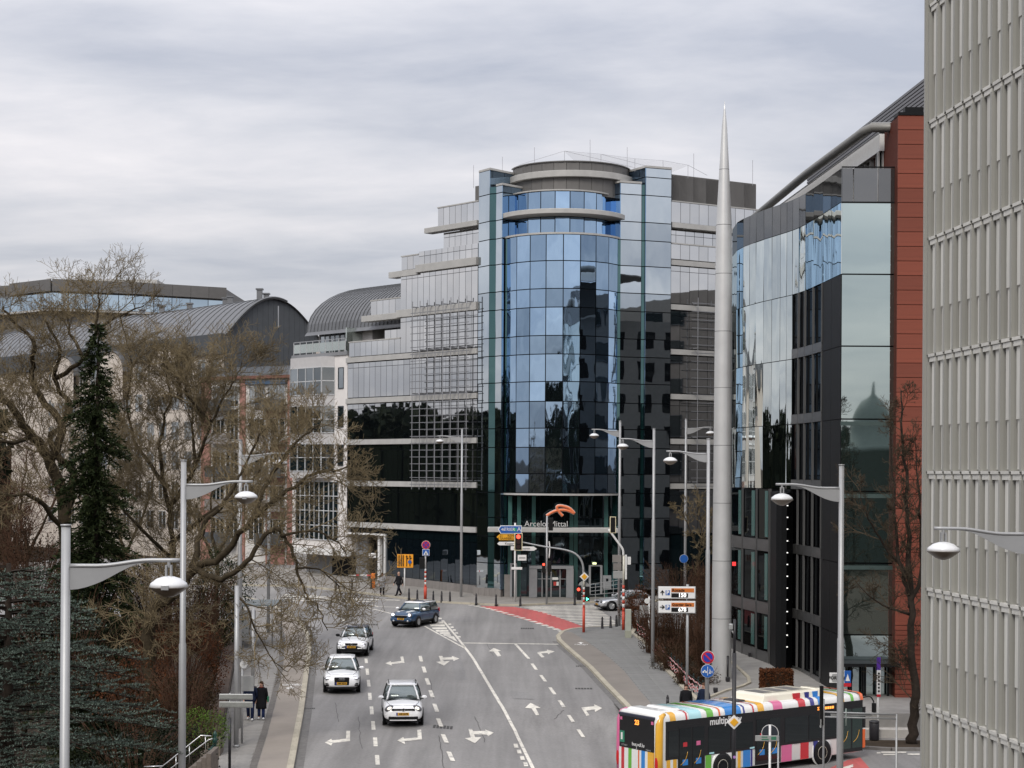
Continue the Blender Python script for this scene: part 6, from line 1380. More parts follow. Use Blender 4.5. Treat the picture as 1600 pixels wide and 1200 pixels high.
# cabinet, sign backs
a_, c_ = W(977, 952, 108.5), W(986, 990, 108.5); t = thing('utility_cabinet', 'pale green grey utility cabinet beside the lamp at the crossing', 'cabinet', ((a_.x + c_.x) / 2, 108.5, plane(0, 108.5)))
b = MB(); zg = plane(0, 108.5); b.box(((a_.x + c_.x) / 2, 108.5, (a_.z + zg) / 2 + .2), (c_.x - a_.x, .35, a_.z - zg - .4)); b.build('housing', mat('cabinet_grey', (0.36, 0.38, 0.33), 0.7, var=0.08), t, False, True, bevel=.02); b = MB(); b.box(((a_.x + c_.x) / 2, 108.5, zg + .3), (c_.x - a_.x + .02, .37, .5)); b.build('plinth', mat('cabinet_base', (0.30, 0.31, 0.25), 0.8, var=0.1), t, False, True)
Yb = 104.0; g = P(1016, Yb); t = thing('sign_post', 'white post with round and square sign backs before the russet hedge', 'road sign', (*g, plane(*g))); postm(t, g[0], g[1], plane(*g), W(1016, 932, Yb).z, .05, M_SIGNW); disc(t, W(1011, 939, Yb - .06), .16, M_SIGNW, 'disc_back'); board(t, 999.5, 1013.5, 946, 965, Yb - .06, M_SIGNBK, 'plate_back', .03)
# fence with barrier tape along the bed
t = thing('tape_fence', 'low dark fence along the bed hung with red and white tape', 'fence', (REDGE[4].x, REDGE[4].y, plane(0, REDGE[4].y)))
fpts = []
for a, c in zip(REDGE[1:7], REDGE[2:7]):
    n = max(1, round((c - a).length / 1.3)); fpts += [a.lerp(c, i / n) for i in range(n)]
M_TR = mat('tape_red', (0.55, 0.05, 0.06), 0.5, var=0.05); M_TW = mat('tape_white', (0.72, 0.66, 0.64), 0.5, var=0.05)
for i, p in enumerate(fpts):
    q = Vector((p.x + .25, p.y, plane(p.x, p.y) + .1)); b = MB(); b.tube([q, q + Vector((0, 0, .95))], .035, 6); b.lathe([(.05, .95), (.045, 1.0), (.01, 1.06)], 8, tuple(q)); b.build('fence_post', mat('fence_green', (0.02, 0.03, 0.028), 0.5, var=0.1), t, True, True)
    if i:
        for h in (.35, .85): b = MB(); b.tube([prev + Vector((0, 0, h)), q + Vector((0, 0, h))], .014, 5); b.build('fence_rail', MATS['fence_green'], t, True, True)
        for (h, sag) in ((.55, .12), (.78, .05), (.42, .16)):
            pts = [prev.lerp(q, k / 6) + Vector((-.06, -.05, h - sag * math.sin(math.pi * k / 6))) for k in range(7)]
            for k in range(6): bar('tape', pts[k], pts[k + 1], .012, .07, M_TR if k % 2 else M_TW, t)
    prev = q
# black pole with priority diamond near the bus
Yx = 60.0; x = P(1147, Yx, 1100)[0]; zg = ZB; t = thing('priority_sign_pole', 'black pole with lamp and yellow priority diamond before the bus', 'road sign', (x, Yx, zg - .3)); postm(t, x, Yx, zg - .4, W(1148, 1020, Yx).z, .075, M_IRONB); postm(t, x, Yx, W(1148, 1020, Yx).z, W(1150, 968, Yx).z, .05, M_IRONB, 'upper_pole')
b = MB(); b.tube([W(1148, 992, Yx), W(1143, 984, Yx)], .03, 6); b.build('lamp_stem', M_SIGNBK, t, True, True); b = MB(); b.box(W(1142, 979, Yx), (.13, .2, .2)); b.build('lamp_head', M_SIGNBK, t, False, True, bevel=.03)
c = W(1147, 1128.5, Yx - .12)
for k, (s_, m) in enumerate(((.36, M_SIGNW), (.22, M_SIGNY))): b = MB(); b.box((0, 0, 0), (s_, .03, s_)); b.build('priority_diamond', m, t, False, True, bevel=.02, M=Matrix.Translation(c - Vector((0, .03 * k, 0))) @ Matrix.Rotation(R(45), 4, 'Y'))
disc(t, W(1147.5, 1183, Yx - .08), .05, mat('sticker', (0.4, 0.2, 0.5), 0.5, var=0), 'sticker', .01, 10)
# round sign back with direction strip
Yx = 57.0; x = P(1203, Yx, 1150)[0]; t = thing('round_sign', 'back of a round sign with narrow direction strip before the bus', 'road sign', (x, Yx, ZB - .4)); postm(t, x, Yx, ZB - .4, W(1203, 1133, Yx).z, .04, M_SIGNW); disc(t, W(1203, 1145.5, Yx + .05), .285, M_SIGNW, 'disc_rim', .02); disc(t, W(1203, 1145.5, Yx + .025), .265, mat('disc_back_dark', (0.035, 0.04, 0.05), 0.5, var=0.05), 'disc_back', .01)
board(t, 1180, 1217, 1149, 1158, Yx - .06, M_SIGNBK, 'direction_strip', .03); board(t, 1190, 1199, 1150.9, 1152.5, Yx - .08, mat('sign_dkgreen', (0.04, 0.17, 0.10), 0.5, var=0), 'word', .01, 0); board(t, 1190, 1201, 1154.5, 1156.2, Yx - .08, MATS['sign_dkgreen'], 'word', .01, 0); board(t, 1205, 1213, 1151, 1156, Yx - .08, MATS['sign_dkgreen'], 'word', .01, 0); x = P(1216, Yx, 1160)[0]; postm(t, x, Yx, ZB - .4, W(1216, 1150, Yx).z, .03, M_POLE, 'second_pole')
# pipe barrier
Yx = 51.0; t = thing('pipe_barrier', 'grey steel pipe frame in front of the bus door', 'barrier', (P(1340, Yx)[0], Yx, ZB - .4)); 
b = MB(); b.tube([(P(1287, Yx, 1150)[0], Yx, ZB - .6), W(1287, 1112, Yx), W(1287, 1092, Yx)], .032, 8); b.build('post', M_POLE, t, True, True); b = MB(); b.tube([(P(1401, Yx, 1150)[0], Yx, ZB - .6), W(1401, 1116, Yx)], .03, 8); b.build('post', M_POLE, t, True, True)
for y0, y1 in ((1112.5, 1116.5), (1120, 1123)): b = MB(); b.tube([W(1288, y0, Yx), W(1400, y1, Yx)], .025, 8); b.build('rail', M_POLE, t, True, True)
b = MB(); b.tube([W(1322, 1107, Yx), W(1322, 1134, Yx)], .02, 6); b.build('stem', mat('pipe_green', (0.35, 0.42, 0.38), 0.5, var=0.05), t, True, True)
b = MB(); b.box(W(1283.5, 1102, Yx), (.10, .1, 1.15)); b.build('edge_sign', M_SIGNK, t, False, True); b = MB(); b.box(W(1282, 1130, Yx) , (.03, .12, .25)); b.build('edge_plate', M_SIGNBK, t, False, True); board(t, 1298, 1362, 1113.5, 1119, Yx + .05, M_SIGNBK, 'sign_panel', .03)
# banner post, direction board, crossing plate, steps, bin
Yx = 78.6; x = P(1372, Yx, 1100)[0]; t = thing('banner_post', 'slim white post with purple and white vertical banner', 'banner', (x, Yx, ZB)); postm(t, x, Yx, ZB, W(1372, 1030, Yx).z, .045, M_SIGNW); board(t, 1370, 1376, 1027, 1047, Yx - .06, mat('banner_purple', (0.10, 0.03, 0.35), 0.5, var=0.05), 'banner_top', .03); board(t, 1370, 1376, 1047, 1085, Yx - .06, M_SIGNW, 'banner', .03); board(t, 1370, 1376, 1085, 1089, Yx - .06, M_SIGNR, 'banner_foot', .03)
for i in range(6): board(t, 1371.8, 1374.6, 1051 + i * 5.5, 1054 + i * 5.5, Yx - .085, M_SIGNK, 'banner_mark', .01, 0)
Yx = 80.2; x = P(1319, Yx, 1080)[0]; t = thing('crossing_sign', 'blue crossing plate and white place board above the bus front', 'road sign', (x, Yx, plz(x, Yx))); postm(t, x, Yx, plz(x, Yx), W(1319, 1047, Yx).z, .04, M_SIGNBK)
board(t, 1296, 1318, 1051, 1067, Yx - .06, M_SIGNW, 'place_board', .03); shape(t, [(1298, 1059), (1301, 1053), (1315, 1053), (1317.5, 1059), (1315, 1065.5), (1301, 1065.5)], Yx - .085, M_SIGNBK, 'board_frame', .01); txt(t, 'FORT W', 1307.5, 1059.5, Yx - .1, .2, M_SIGNK, bold=.006); board(t, 1319.5, 1329.5, 1048, 1067, Yx - .06, M_SIGNB, 'blue_plate', .03); shape(t, [(1321, 1064), (1324.5, 1053), (1328, 1064)], Yx - .085, M_SIGNW, 'triangle', .01); board(t, 1318.5, 1330, 1067.5, 1073, Yx - .06, M_SIGNR, 'red_plate', .03)
t = thing('steps', 'short flight of pale stone steps at the building entrance', 'steps', (17.6, 80.2, ZB))
for i in range(5): b = MB(); h = (plz(17, 82) - ZB - .1) * (i + 1) / 5; b.box((17.5, 79.2 + .32 * i + .9, ZB + .1 + h / 2), (2.0, 1.8, h)); b.build('step', MATS['pale_stone'], t, False, True, bevel=.01)
x = P(1366, 78.4, 1130)[0]; t = thing('litter_bin', 'dark cylindrical litter bin at the foot of the steps', 'bin', (x, 78.4, ZB + .11)); b = MB(); b.lathe([(.2, 0), (.22, .05), (.23, .75), (.21, .8)], 16, (x, 78.4, ZB + .11)); b.build('drum', M_IRONB, t, True, True); b = MB(); b.lathe([(.235, .8), (.235, .86), (.16, .9)], 16, (x, 78.4, ZB + .11)); b.build('lid', M_IRONB, t, True, True)
# spots and posts round the bed
for (px, py, lab) in ((1137, 1065, 'black floor spotlight nearest right of the spire'), (1139, 1052, 'black floor spotlight behind the spire foot'), (1118, 1082, 'black floor spotlight in front of the spire'), (1172, 1026, 'black floor spotlight under the dark windows')):
    v = GP(px, py, .14); t = thing('floor_spotlight', lab, 'spotlight', v, group='floor spotlights on the plaza'); b = MB(); b.box(v + Vector((0, 0, .14)), (.22, .22, .2)); b.build('lamp_body', M_IRONB, t, False, True, bevel=.02); b = MB(); b.box(v + Vector((0, 0, .02)), (.16, .28, .05)); b.build('foot', M_IRONB, t, False, True)
for (px, py, h, lab) in ((1137, 1062, 1.2, 'thin black post right of the spire foot'), (1188, 1070, .85, 'thin black post left of the clipped hedge')):
    v = GP(px, py, .14); t = thing('plaza_post', lab, 'post', v); postm(t, v.x, v.y, v.z - .1, v.z + h, .05, M_IRONB, 'post'); b = MB(); b.lathe([(.06, h), (.055, h + .04), (.01, h + .06)], 10, tuple(v)); b.build('cap', M_IRONB, t, True, True)

# ---- left side: parapet wall, signs, rails, shelter
t = thing('parapet_wall', 'dark brown stone parapet along the left pavement', 'wall', (LWALL[1].x, LWALL[1].y, plane(0, LWALL[1].y)))
M_COP = mat('coping_brown', (0.075, 0.055, 0.045), 0.8, var=0.2, scale=3, objvar=0.12); M_WSTN = mat('wall_stone', (0.15, 0.125, 0.105), 0.9, var=0.25, scale=3, bump=0.4, bscale=8, objvar=0.15)
yw = 69.5
while yw < 112:
    y2 = min(yw + 1.5, 112); xa, xb = wall_x(yw), wall_x(y2); za, zc_ = plane(0, yw), plane(0, y2)
    bar('coping_stone', (xa - .3, yw + .01, za + 1.02), (xb - .3, y2 - .01, zc_ + 1.02), .68, .16, M_COP, t)
    for k in range(3): bar('wall_stone', (xa - .3, yw + .012, za + .79 - .32 * k), (xb - .3, y2 - .012, zc_ + .79 - .32 * k), .52 + .02 * (k % 2), .305, M_WSTN, t)
    bar('wall_footing', (xa - .3, yw, za - 2.2), (xb - .3, y2, zc_ - 2.2), .5, 4.6, M_WSTN, t); yw = y2
b = MB(); b.box((wall_x(69.2) - .3, 69.1, plane(0, 69) - 1.0), (.8, .8, 4.0)); b.build('end_pier', M_WSTN, t, False, True); b = MB(); b.box((wall_x(69.2) - .3, 69.1, plane(0, 69) + 1.06), (.95, .95, .12)); b.build('pier_cap', M_COP, t, False, True)
# finger boards seen from behind
Yx = 66.0; x = P(359, Yx, 1150)[0]; t = thing('finger_post', 'black post with two grey finger boards seen from behind', 'road sign', (x, Yx, plane(0, Yx) + .1)); postm(t, x, Yx, plane(0, Yx), W(359, 1122, Yx).z, .055, M_IRONB); postm(t, x, Yx, W(359, 1122, Yx).z, W(358, 1083, Yx).z, .04, M_SIGNBK, 'upper_pole')
for (y0, y1) in ((1084, 1093.5), (1096, 1106)): board(t, 342.5, 395, y0, y1, Yx - .06, M_SIGNBK, 'finger_board', .05, .03); board(t, 343.5, 394, y0 + 1.2, y1 - 1.2, Yx - .09, mat('finger_grey', (0.22, 0.225, 0.21), 0.6, var=0.15, scale=6), 'board_rib', .02, .01)
v = GP(369, 1168, .12); t = thing('sign_post', 'tall grey post at the pavement edge left of the couple', 'post', v); postm(t, v.x, v.y, v.z - .1, W(372, 915, v.y).z, .10, M_POLE); b = MB(); b.lathe([(.12, 0), (.12, .1), (.1, .12)], 12, tuple(v)); b.build('base_ring', M_POLE, t, True, True)
v = GP(395, 1080, .12); t = thing('lamp_stub', 'plain grey post behind the walking couple', 'post', v); postm(t, v.x, v.y, v.z - .1, W(396, 950, v.y).z, .08, M_POLE, 'pole'); b = MB(); b.lathe([(.10, 0), (.10, .1), (.085, .12)], 12, tuple(v)); b.build('base_ring', M_POLE, t, True, True)
v = GP(378, 1162, .12); t = thing('sign_post', 'grey post with round and square sign backs covering the man', 'road sign', v); postm(t, v.x, v.y, v.z - .1, W(379, 1028, v.y).z, .045, M_POLE); v = Vector((v.x, v.y + .75, v.z)); disc(t, W(381, 1038, v.y - .8), .16, M_SIGNW, 'disc_back'); txt(t, 'T', 381.5, 1038, v.y - .85, .2, M_SIGNBK); board(t, 377.5, 396.5, 1056, 1080, v.y - .8, M_SIGNBK, 'plate_back', .03)
b = MB(); b.box(W(384, 1060, v.y - .76), (.3, .05, .06)); b.build('bracket', M_SIGNBK, t, False, True)
# shelter
t = thing('bus_shelter', 'small glass roofed shelter on the left pavement under the branches', 'shelter', GP(410, 1010, .12)); g = GP(410, 1008, .12); 
b = MB(); b.box((g.x - .4, g.y + .5, g.z + 2.5), (2.6, 4.2, .08)); b.build('roof', mat('shelter_roof', (0.26, 0.30, 0.31), 0.25, var=0.1), t, False, True)
for dx in (-1.6, .8):
    for dy in (-1.5, 2.5): postm(t, g.x + dx, g.y + dy, g.z, g.z + 2.5, .05, M_POLE, 'post')
for i in range(3): pane('wall_pane', (g.x - 1.65, g.y + 2.4 - i * 1.3), (g.x - 1.65, g.y + 1.15 - i * 1.3), g.z + .2, g.z + 2.3, G_BALC, t, .02)
pane('ad_panel', (g.x - 1.5, g.y - 1.5), (g.x - .2, g.y - 1.5), g.z + .4, g.z + 2.2, M_SIGNBK, t, .08)
# steps down with handrails and ornate green railing
t = thing('stair_rails', 'bright steel handrails running down to the park', 'handrail', GP(335, 1165, 0)); Yx = 60
for (pts) in ([(330, 1150), (314, 1149), (262, 1191), (230, 1216)], [(332, 1154), (326, 1156), (268, 1200), (240, 1222)], [(255, 1197), (225, 1198)]):
    b = MB(); b.tube([W(px, py, Yx + .6 * i * 0) for i, (px, py) in enumerate(pts)], .022, 8); b.build('rail', mat('bright_steel', (0.62, 0.62, 0.62), 0.25, metal=0.8, var=0), t, True, True)
for (px, py) in ((321, 1150), (296, 1166), (275, 1182)): b = MB(); b.tube([W(px, py, Yx), W(px, py + 26, Yx)], .015, 6); b.build('rail_post', MATS['bright_steel'], t, True, True)
b = MB(); 
for i in range(12):
    a = W(332 - i * 7.5, 1170 + i * 6.2, Yx + .8); b.box(a + Vector((0, 0, -.5)), (.16, 1.6, .9))
tag(b.build('stone_stair', M_WSTN), 'dark stone stair falling away from the pavement to the park', 'stairs')
t = thing('ornate_railing', 'dark green cast iron railing with scrolls beside the stair head', 'railing', GP(328, 1210, 0)); Yx = 62.5; M_GRN = mat('iron_green', (0.012, 0.05, 0.04), 0.4, var=0.1)
b = MB(); v = W(336, 1152, Yx); b.lathe([(.10, -2.4), (.10, -1.3), (.06, -1.25), (.06, -.2), (.09, -.15), (.09, -.05), (.05, 0), (.08, .08), (.06, .16), (.01, .24)], 10, tuple(v)); b.build('newel_post', M_GRN, t, True, True)
for r_ in range(2):
    for i in range(4):
        px, py = 334 - i * 7.5, 1163 + i * 11 + r_ * 20; b = MB(); b.tube(spline([W(px, py + 16, Yx - i * .3), W(px - 4, py + 8, Yx - i * .3), W(px + 3, py + 2, Yx - i * .3), W(px - 1, py - 4, Yx - i * .3)], 4), .035, 6); b.build('baluster', mat('iron_green_light', (0.03, 0.10, 0.08), 0.4, var=0.1), t, True, True)
for o in (0, 24): b = MB(); b.tube([W(336, 1160 + o, Yx), W(305, 1208 + o, Yx - 1.2)], .04, 6); b.build('rail', M_GRN, t, True, True)
# drive-in barrier
v = GP(583, 919, .12); t = thing('drive_barrier', 'orange barrier post with white arm at the drive-in', 'barrier', v); b = MB(); b.box(v + Vector((0, 0, .6)), (.34, .3, 1.25)); b.build('post', mat('barrier_orange', (0.62, 0.17, 0.02), 0.5, var=0.08), t, False, True, bevel=.03)
for i in range(6): b = MB(); b.box(v + Vector((-.35 - .3 * i, 0, 1.05)), (.3, .06, .12)); b.build('arm_section', M_SIGNW if i % 3 else M_TR, t, False, True)
b = MB(); b.box(W(582, 868, v.y - .3), (.6, .35, .4)); tag(b.build('security_camera', M_SIGNW, bevel=.05), 'white camera housing on the drive-in post', 'camera')
# ================================================================== VEHICLES
M_TYRE = mat('tyre', (0.014, 0.014, 0.015), 0.85, var=0.1); M_RIM = mat('rim', (0.42, 0.43, 0.44), 0.35, metal=0.7, var=0.05); M_TRIM = mat('trim_black', (0.012, 0.012, 0.013), 0.5, var=0.1)
G_CAR = glass('car_glass', (0.62, 0.68, 0.68), 0.22, 0.0, dark=(0.06, 0.075, 0.075), objvar=0.05)
M_CHROME = mat('chrome', (0.6, 0.6, 0.6), 0.15, metal=0.95, var=0); M_PLATE = mat('plate_yellow', (0.62, 0.33, 0.03), 0.5, var=0.03); M_PLB = mat('plate_band', (0.03, 0.05, 0.25), 0.5, var=0)
M_HEAD = mat('headlamp', (0.8, 0.8, 0.85), 0.2, var=0, emit=(0.93, 0.93, 1.0), estr=0.9); M_HEADO = mat('headlamp_off', (0.55, 0.57, 0.6), 0.15, metal=0.3, var=0); M_HEADW = mat('headlamp_warm', (0.8, 0.78, 0.7), 0.2, var=0, emit=(1.0, 0.90, 0.78), estr=0.7)
def paint(name, col): return mat(name, col, 0.28, var=0.05, scale=1.6, coat=0.6, spec=0.5)
def ell(b, c, r, n=14, k=8):
    b.lathe([(max(.001, math.cos(R(a))), math.sin(R(a))) for a in [-90 + 180 * i / k for i in range(k + 1)]], n, (0, 0, 0)); m = n * (k + 1)
    for i in range(len(b.v) - m, len(b.v)): x, y, z = b.v[i]; b.v[i] = (c[0] + x * r[0], c[1] + y * r[1], c[2] + z * r[2])
def wheel(t, x, y, r, w=.21, sgn=1):
    o = MB(); xo = x; o.lathe([(r * .62, -w / 2), (r * .94, -w / 2), (r, -w / 2 + .03), (r, w / 2 - .03), (r * .94, w / 2), (r * .62, w / 2)], 24, (xo, y, r), 'X'); ty = o.build('wheel', M_TYRE, t, True)
    m = MB(); f = xo + sgn * w / 2; m.lathe([(r * .16, f - sgn * .01), (r * .16, f + sgn * .012)], 12, (0, y, r), 'X'); m.lathe([(r * .60, f - .02), (r * .63, f - .02), (r * .63, f + .01), (r * .60, f + .01)], 24, (0, y, r), 'X')
    for k in range(5):
        a = 2 * math.pi * k / 5; ca, sa = math.cos(a), math.sin(a); m.tube([(f - sgn * .005, y + ca * r * .1, r + sa * r * .1), (f - sgn * .005, y + ca * r * .62, r + sa * r * .62)], [.035, .045], 6)
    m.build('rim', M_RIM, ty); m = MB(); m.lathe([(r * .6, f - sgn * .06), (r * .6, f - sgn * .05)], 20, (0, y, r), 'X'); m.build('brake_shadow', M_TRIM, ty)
def car(name, label, loc, rz, L_=4.4, W_=.91, H=1.6, bz=1.0, hood=.98, nose=.78, body=None, roofm=None, lower=None, yw0=.72, yw1=.42, yr0=-1.98, yr1=-1.55, front=None, rails=False, mirror=None, plate='', gw=.86, rw=.62, tail=1.0):
    t = thing(name, label, 'car', loc, rz); h = L_ / 2; roofm = roofm or body; mirror = mirror or body
    # lower body: cross-sections from tail to nose (y, bottom, top, half width)
    st = [(-h, .45, .80, W_ * .86), (-h + .06, .34, bz * .96, W_ * .93), (-h + .35, .28, bz, W_ * .985), (-h * .45, .25, bz, W_), (0, .25, bz, W_), (yw0, .25, hood + .01, W_), (h * .62, .26, hood - .05, W_ * .985), (h - .40, .27, nose + .07, W_ * .97), (h - .17, .27, nose - .01, W_ * .90), (h - .05, .30, nose - .13, W_ * .76), (h, .40, nose - .25, W_ * .58)]
    def ring(y, zb_, zt_, w):
        m = (zb_ + zt_) / 2; pr = [(0, zb_), (w * .80, zb_), (w * .97, zb_ + .07), (w, m), (w * .98, zt_ - .14), (w * .87, zt_ - .03), (w * .52, zt_ + .02), (0, zt_ + .045)]
        return [(x, y, z) for x, z in pr] + [(-x, y, z) for x, z in pr[-2:0:-1]]
    b = MB(); b.loft([ring(*s) for s in st]); bd = b.build('body', body, t, True, sub=2, fix=True)
    if lower:
        b = MB(); b.loft([[(x * 1.012, y * (1.003), z) for x, y, z in ring(y_, zb_ - .01, zb_ + .26, w)] for y_, zb_, zt_, w in st]); b.build('lower_cladding', lower, t, True, sub=1, fix=True)
    # glasshouse: waist ring to roof ring
    def plan(y0, y1, w0, w1, z0, z1, c=.12):
        return [(w1 - c, y1, z1), (w1, y1 - c, z1), ((w0 + w1) / 2 + .02, (y0 + y1) / 2, (z0 + z1) / 2), (w0, y0 + c, z0), (w0 - c, y0, z0), (-w0 + c, y0, z0), (-w0, y0 + c, z0), (-(w0 + w1) / 2 - .02, (y0 + y1) / 2, (z0 + z1) / 2), (-w1, y1 - c, z1), (-w1 + c, y1, z1)]
    base = plan(yr0, yw0, gw, gw, bz - .04, hood - .02); top = plan(yr1, yw1 - .35, rw + .04, rw, H - .10, H - .08)
    mid = [tuple(Vector(a).lerp(Vector(c), .55) * 1.0) for a, c in zip(base, top)]; mid = [(x * 1.03, y, z) for x, y, z in mid]
    b = MB(); b.loft([base, mid, top]); b.build('window_glass', G_CAR, t, True, fix=True)
    rt = [(x * 1.03, y * 1.02, z + .0) for x, y, z in top]; r2 = [(x * .97, y * .99, z + .055) for x, y, z in top]; r3 = [(x * .7, y * .8, H) for x, y, z in top]
    b = MB(); b.loft([rt, r2, r3]); rf = b.build('roof', roofm, t, True, fix=True)
    for i in (0, 1, 3, 4, 5, 6, 8, 9):                       # pillars
        if i in (1, 8, 3, 6): continue
        b = MB(); b.tube([base[i], mid[i], top[i]], .045, 6); b.build('pillar', body if i in (0, 9) else roofm, t, True)
    for s_ in (-1, 1):
        b = MB(); p0 = Vector(base[2 if s_ > 0 else 7]); p1 = Vector(top[2 if s_ > 0 else 7]); b.tube([p0, p0.lerp(p1, .55) + Vector((s_ * .02, 0, 0)), p1], .04, 6); b.build('pillar', M_TRIM, t, True)
        b = MB(); ell(b, (s_ * (W_ + .07), yw0 - .18, hood + .10), (.13, .07, .085)); m_ = b.build('mirror', mirror, t, True); b = MB(); b.box((s_ * (W_ - .03), yw0 - .16, hood + .04), (.14, .06, .04)); b.build('mirror_arm', M_TRIM, m_)
        for yy in (h - .86, -h + .82):
            wheel(t, s_ * (W_ - .115), yy, .335, .21, s_); b = MB(); b.lathe([(.385, W_ - .10), (.385, W_ + .008)], 24, (0, yy, .36), 'X') if s_ > 0 else b.lathe([(.385, -W_ - .008), (.385, -W_ + .10)], 24, (0, yy, .36), 'X'); b.build('wheel_arch', M_TRIM, t, True)
        if rails: b = MB(); b.tube([(s_ * (rw - .02), yr1 + .15, H - .0), (s_ * (rw - .01), -.5, H + .045), (s_ * (rw - .04), yw1 - .55, H - .02)], .018, 6); b.build('roof_rail', M_TRIM, t, True)
        b = MB(); b.box((s_ * (W_ + .001), -.15, bz - .16), (.02, .16, .03)); b.box((s_ * (W_ + .001), -1.05, bz - .16), (.02, .16, .03)); b.build('door_handle', M_CHROME if not lower else M_TRIM, t)
        b = MB(); b.box((s_ * (W_ * .80), -h + .06, bz - .12), (.2, .14, .28)); b.build('tail_lamp', M_SIGNR, t, bevel=.03)
    def gap(pts, ax):
        b = MB(); n_ = 14; path = []
        for p, q in zip(pts, pts[1:]): path += [Vector(p).lerp(Vector(q), i / n_) for i in range(n_)]
        path.append(Vector(pts[-1]))
        for i, p in enumerate(path):
            d = (path[min(i + 1, len(path) - 1)] - path[max(i - 1, 0)]).normalized(); s = d.cross(Vector((0, 0, 1)) if ax == 'z' else Vector((1, 0, 0))) * .009; b.v += [tuple(p - s), tuple(p + s)]
        for i in range(len(path) - 1): b.f.append((2 * i, 2 * i + 1, 2 * i + 3, 2 * i + 2)); b.m.append(0)
        o = b.build('panel_gap', M_TRIM, t); sw = o.modifiers.new('wrap', 'SHRINKWRAP'); sw.target = bd; sw.wrap_method = 'PROJECT'; sw.use_negative_direction = True; sw.use_positive_direction = True; sw.offset = .004
        sw.use_project_z = ax == 'z'; sw.use_project_x = ax == 'x'; sw.project_limit = 1.2
    gap([(-W_ * .80, yw0 + .02, 1.6), (-W_ * .78, h * .6, 1.6), (-W_ * .62, h - .30, 1.6), (0, h - .20, 1.6), (W_ * .62, h - .30, 1.6), (W_ * .78, h * .6, 1.6), (W_ * .80, yw0 + .02, 1.6)], 'z')
    for s_ in (-1, 1):
        for yy in (yw0 - .12, -.35, -1.25): gap([(s_ * 1.4, yy, bz - .06), (s_ * 1.4, yy - .03, .45)], 'x')
    # wiper tray, underbody, plates
    b = MB(); b.box((0, yw0 + .05, hood + .012), (gw * 1.75, .10, .03)); b.build('scuttle', M_TRIM, t); b = MB(); b.box((0, 0, .25), (W_ * 1.7, L_ * .9, .12)); b.build('underbody', M_TRIM, t)
    pz = front.get('pz', .52); b = MB(); b.box((0, h + .012, pz), (.50, .02, .12)); pl = b.build('number_plate', M_PLATE, t); b = MB(); b.box((.28, h + .014, pz), (.06, .022, .12)); b.build('plate_band', M_PLB, pl)
    text('plate_lettering', plate, .105, M_SIGNK, pl, Matrix.Translation((-.01, h + .026, pz)) @ Matrix.Rotation(R(180), 4, 'Z') @ Matrix.Rotation(R(90), 4, 'X'), False, bold=.003)
    for (nm, m, c, d, bev) in front.get('boxes', []): b = MB(); b.box((c[0], h + c[1], c[2]), d); b.build(nm, m, t, bevel=bev)
    for (nm, m, c, r_, tilt) in front.get('ells', []):
        if nm == 'headlamp':
            for s_ in (-1, 1): b = MB(); ell(b, (0, 0, 0), (r_[0] * 1.16, r_[1] * 1.0, r_[2] * 1.22)); b.build('headlamp_housing', mat('lamp_housing', (0.12, 0.12, 0.13), 0.3, var=0), t, True, M=Matrix.Translation((s_ * (c[0] - .01), h + c[1] - .012, c[2] - .005)) @ Matrix.Rotation(s_ * tilt[0], 4, 'Z') @ Matrix.Rotation(s_ * tilt[1], 4, 'Y'))
        for s_ in (-1, 1): b = MB(); ell(b, (0, 0, 0), r_); b.build(nm, m, t, True, M=Matrix.Translation((s_ * c[0], h + c[1], c[2])) @ Matrix.Rotation(s_ * tilt[0], 4, 'Z') @ Matrix.Rotation(s_ * tilt[1], 4, 'Y'))
    for (nm, m, c, r_, w_) in front.get('rings', []):
        b = MB(); pts = [(c[0] + r_ * math.cos(6.2832 * i / 16), h + c[1], c[2] + r_ * math.sin(6.2832 * i / 16)) for i in range(17)]; b.tube(pts, w_, 5, cap=False); b.build(nm, m, t, True)
    for (nm, m, pts, th) in front.get('plates', []):
        v = [Vector(p) for p in pts]; b = MB()
        for u in range(13):
            for w_ in range(5): q = v[0].lerp(v[3], u / 12).lerp(v[1].lerp(v[2], u / 12), w_ / 4); b.v.append((q.x, q.y, 1.6))
        for u in range(12):
            for w_ in range(4): b.f.append((u * 5 + w_, u * 5 + w_ + 1, u * 5 + w_ + 6, u * 5 + w_ + 5)); b.m.append(0)
        o = b.build(nm, m, t, True); sw = o.modifiers.new('wrap', 'SHRINKWRAP'); sw.target = bd; sw.wrap_method = 'PROJECT'; sw.use_negative_direction = True; sw.use_positive_direction = True; sw.use_project_z = True; sw.offset = .006
    return t
def at_front(px, py, rz, L_):
    p = G(px, py); f = Vector((-math.sin(rz), math.cos(rz), 0)); c = p - f * (L_ / 2 - .1); c.z = gz(c.x, c.y); return c
WHITE = paint('car_white', (0.88, 0.885, 0.89)); BLUE = paint('car_blue', (0.015, 0.055, 0.125)); SILV = mat('car_silver', (0.50, 0.51, 0.53), 0.32, metal=0.5, var=0.02, coat=0.5)
PI = math.pi
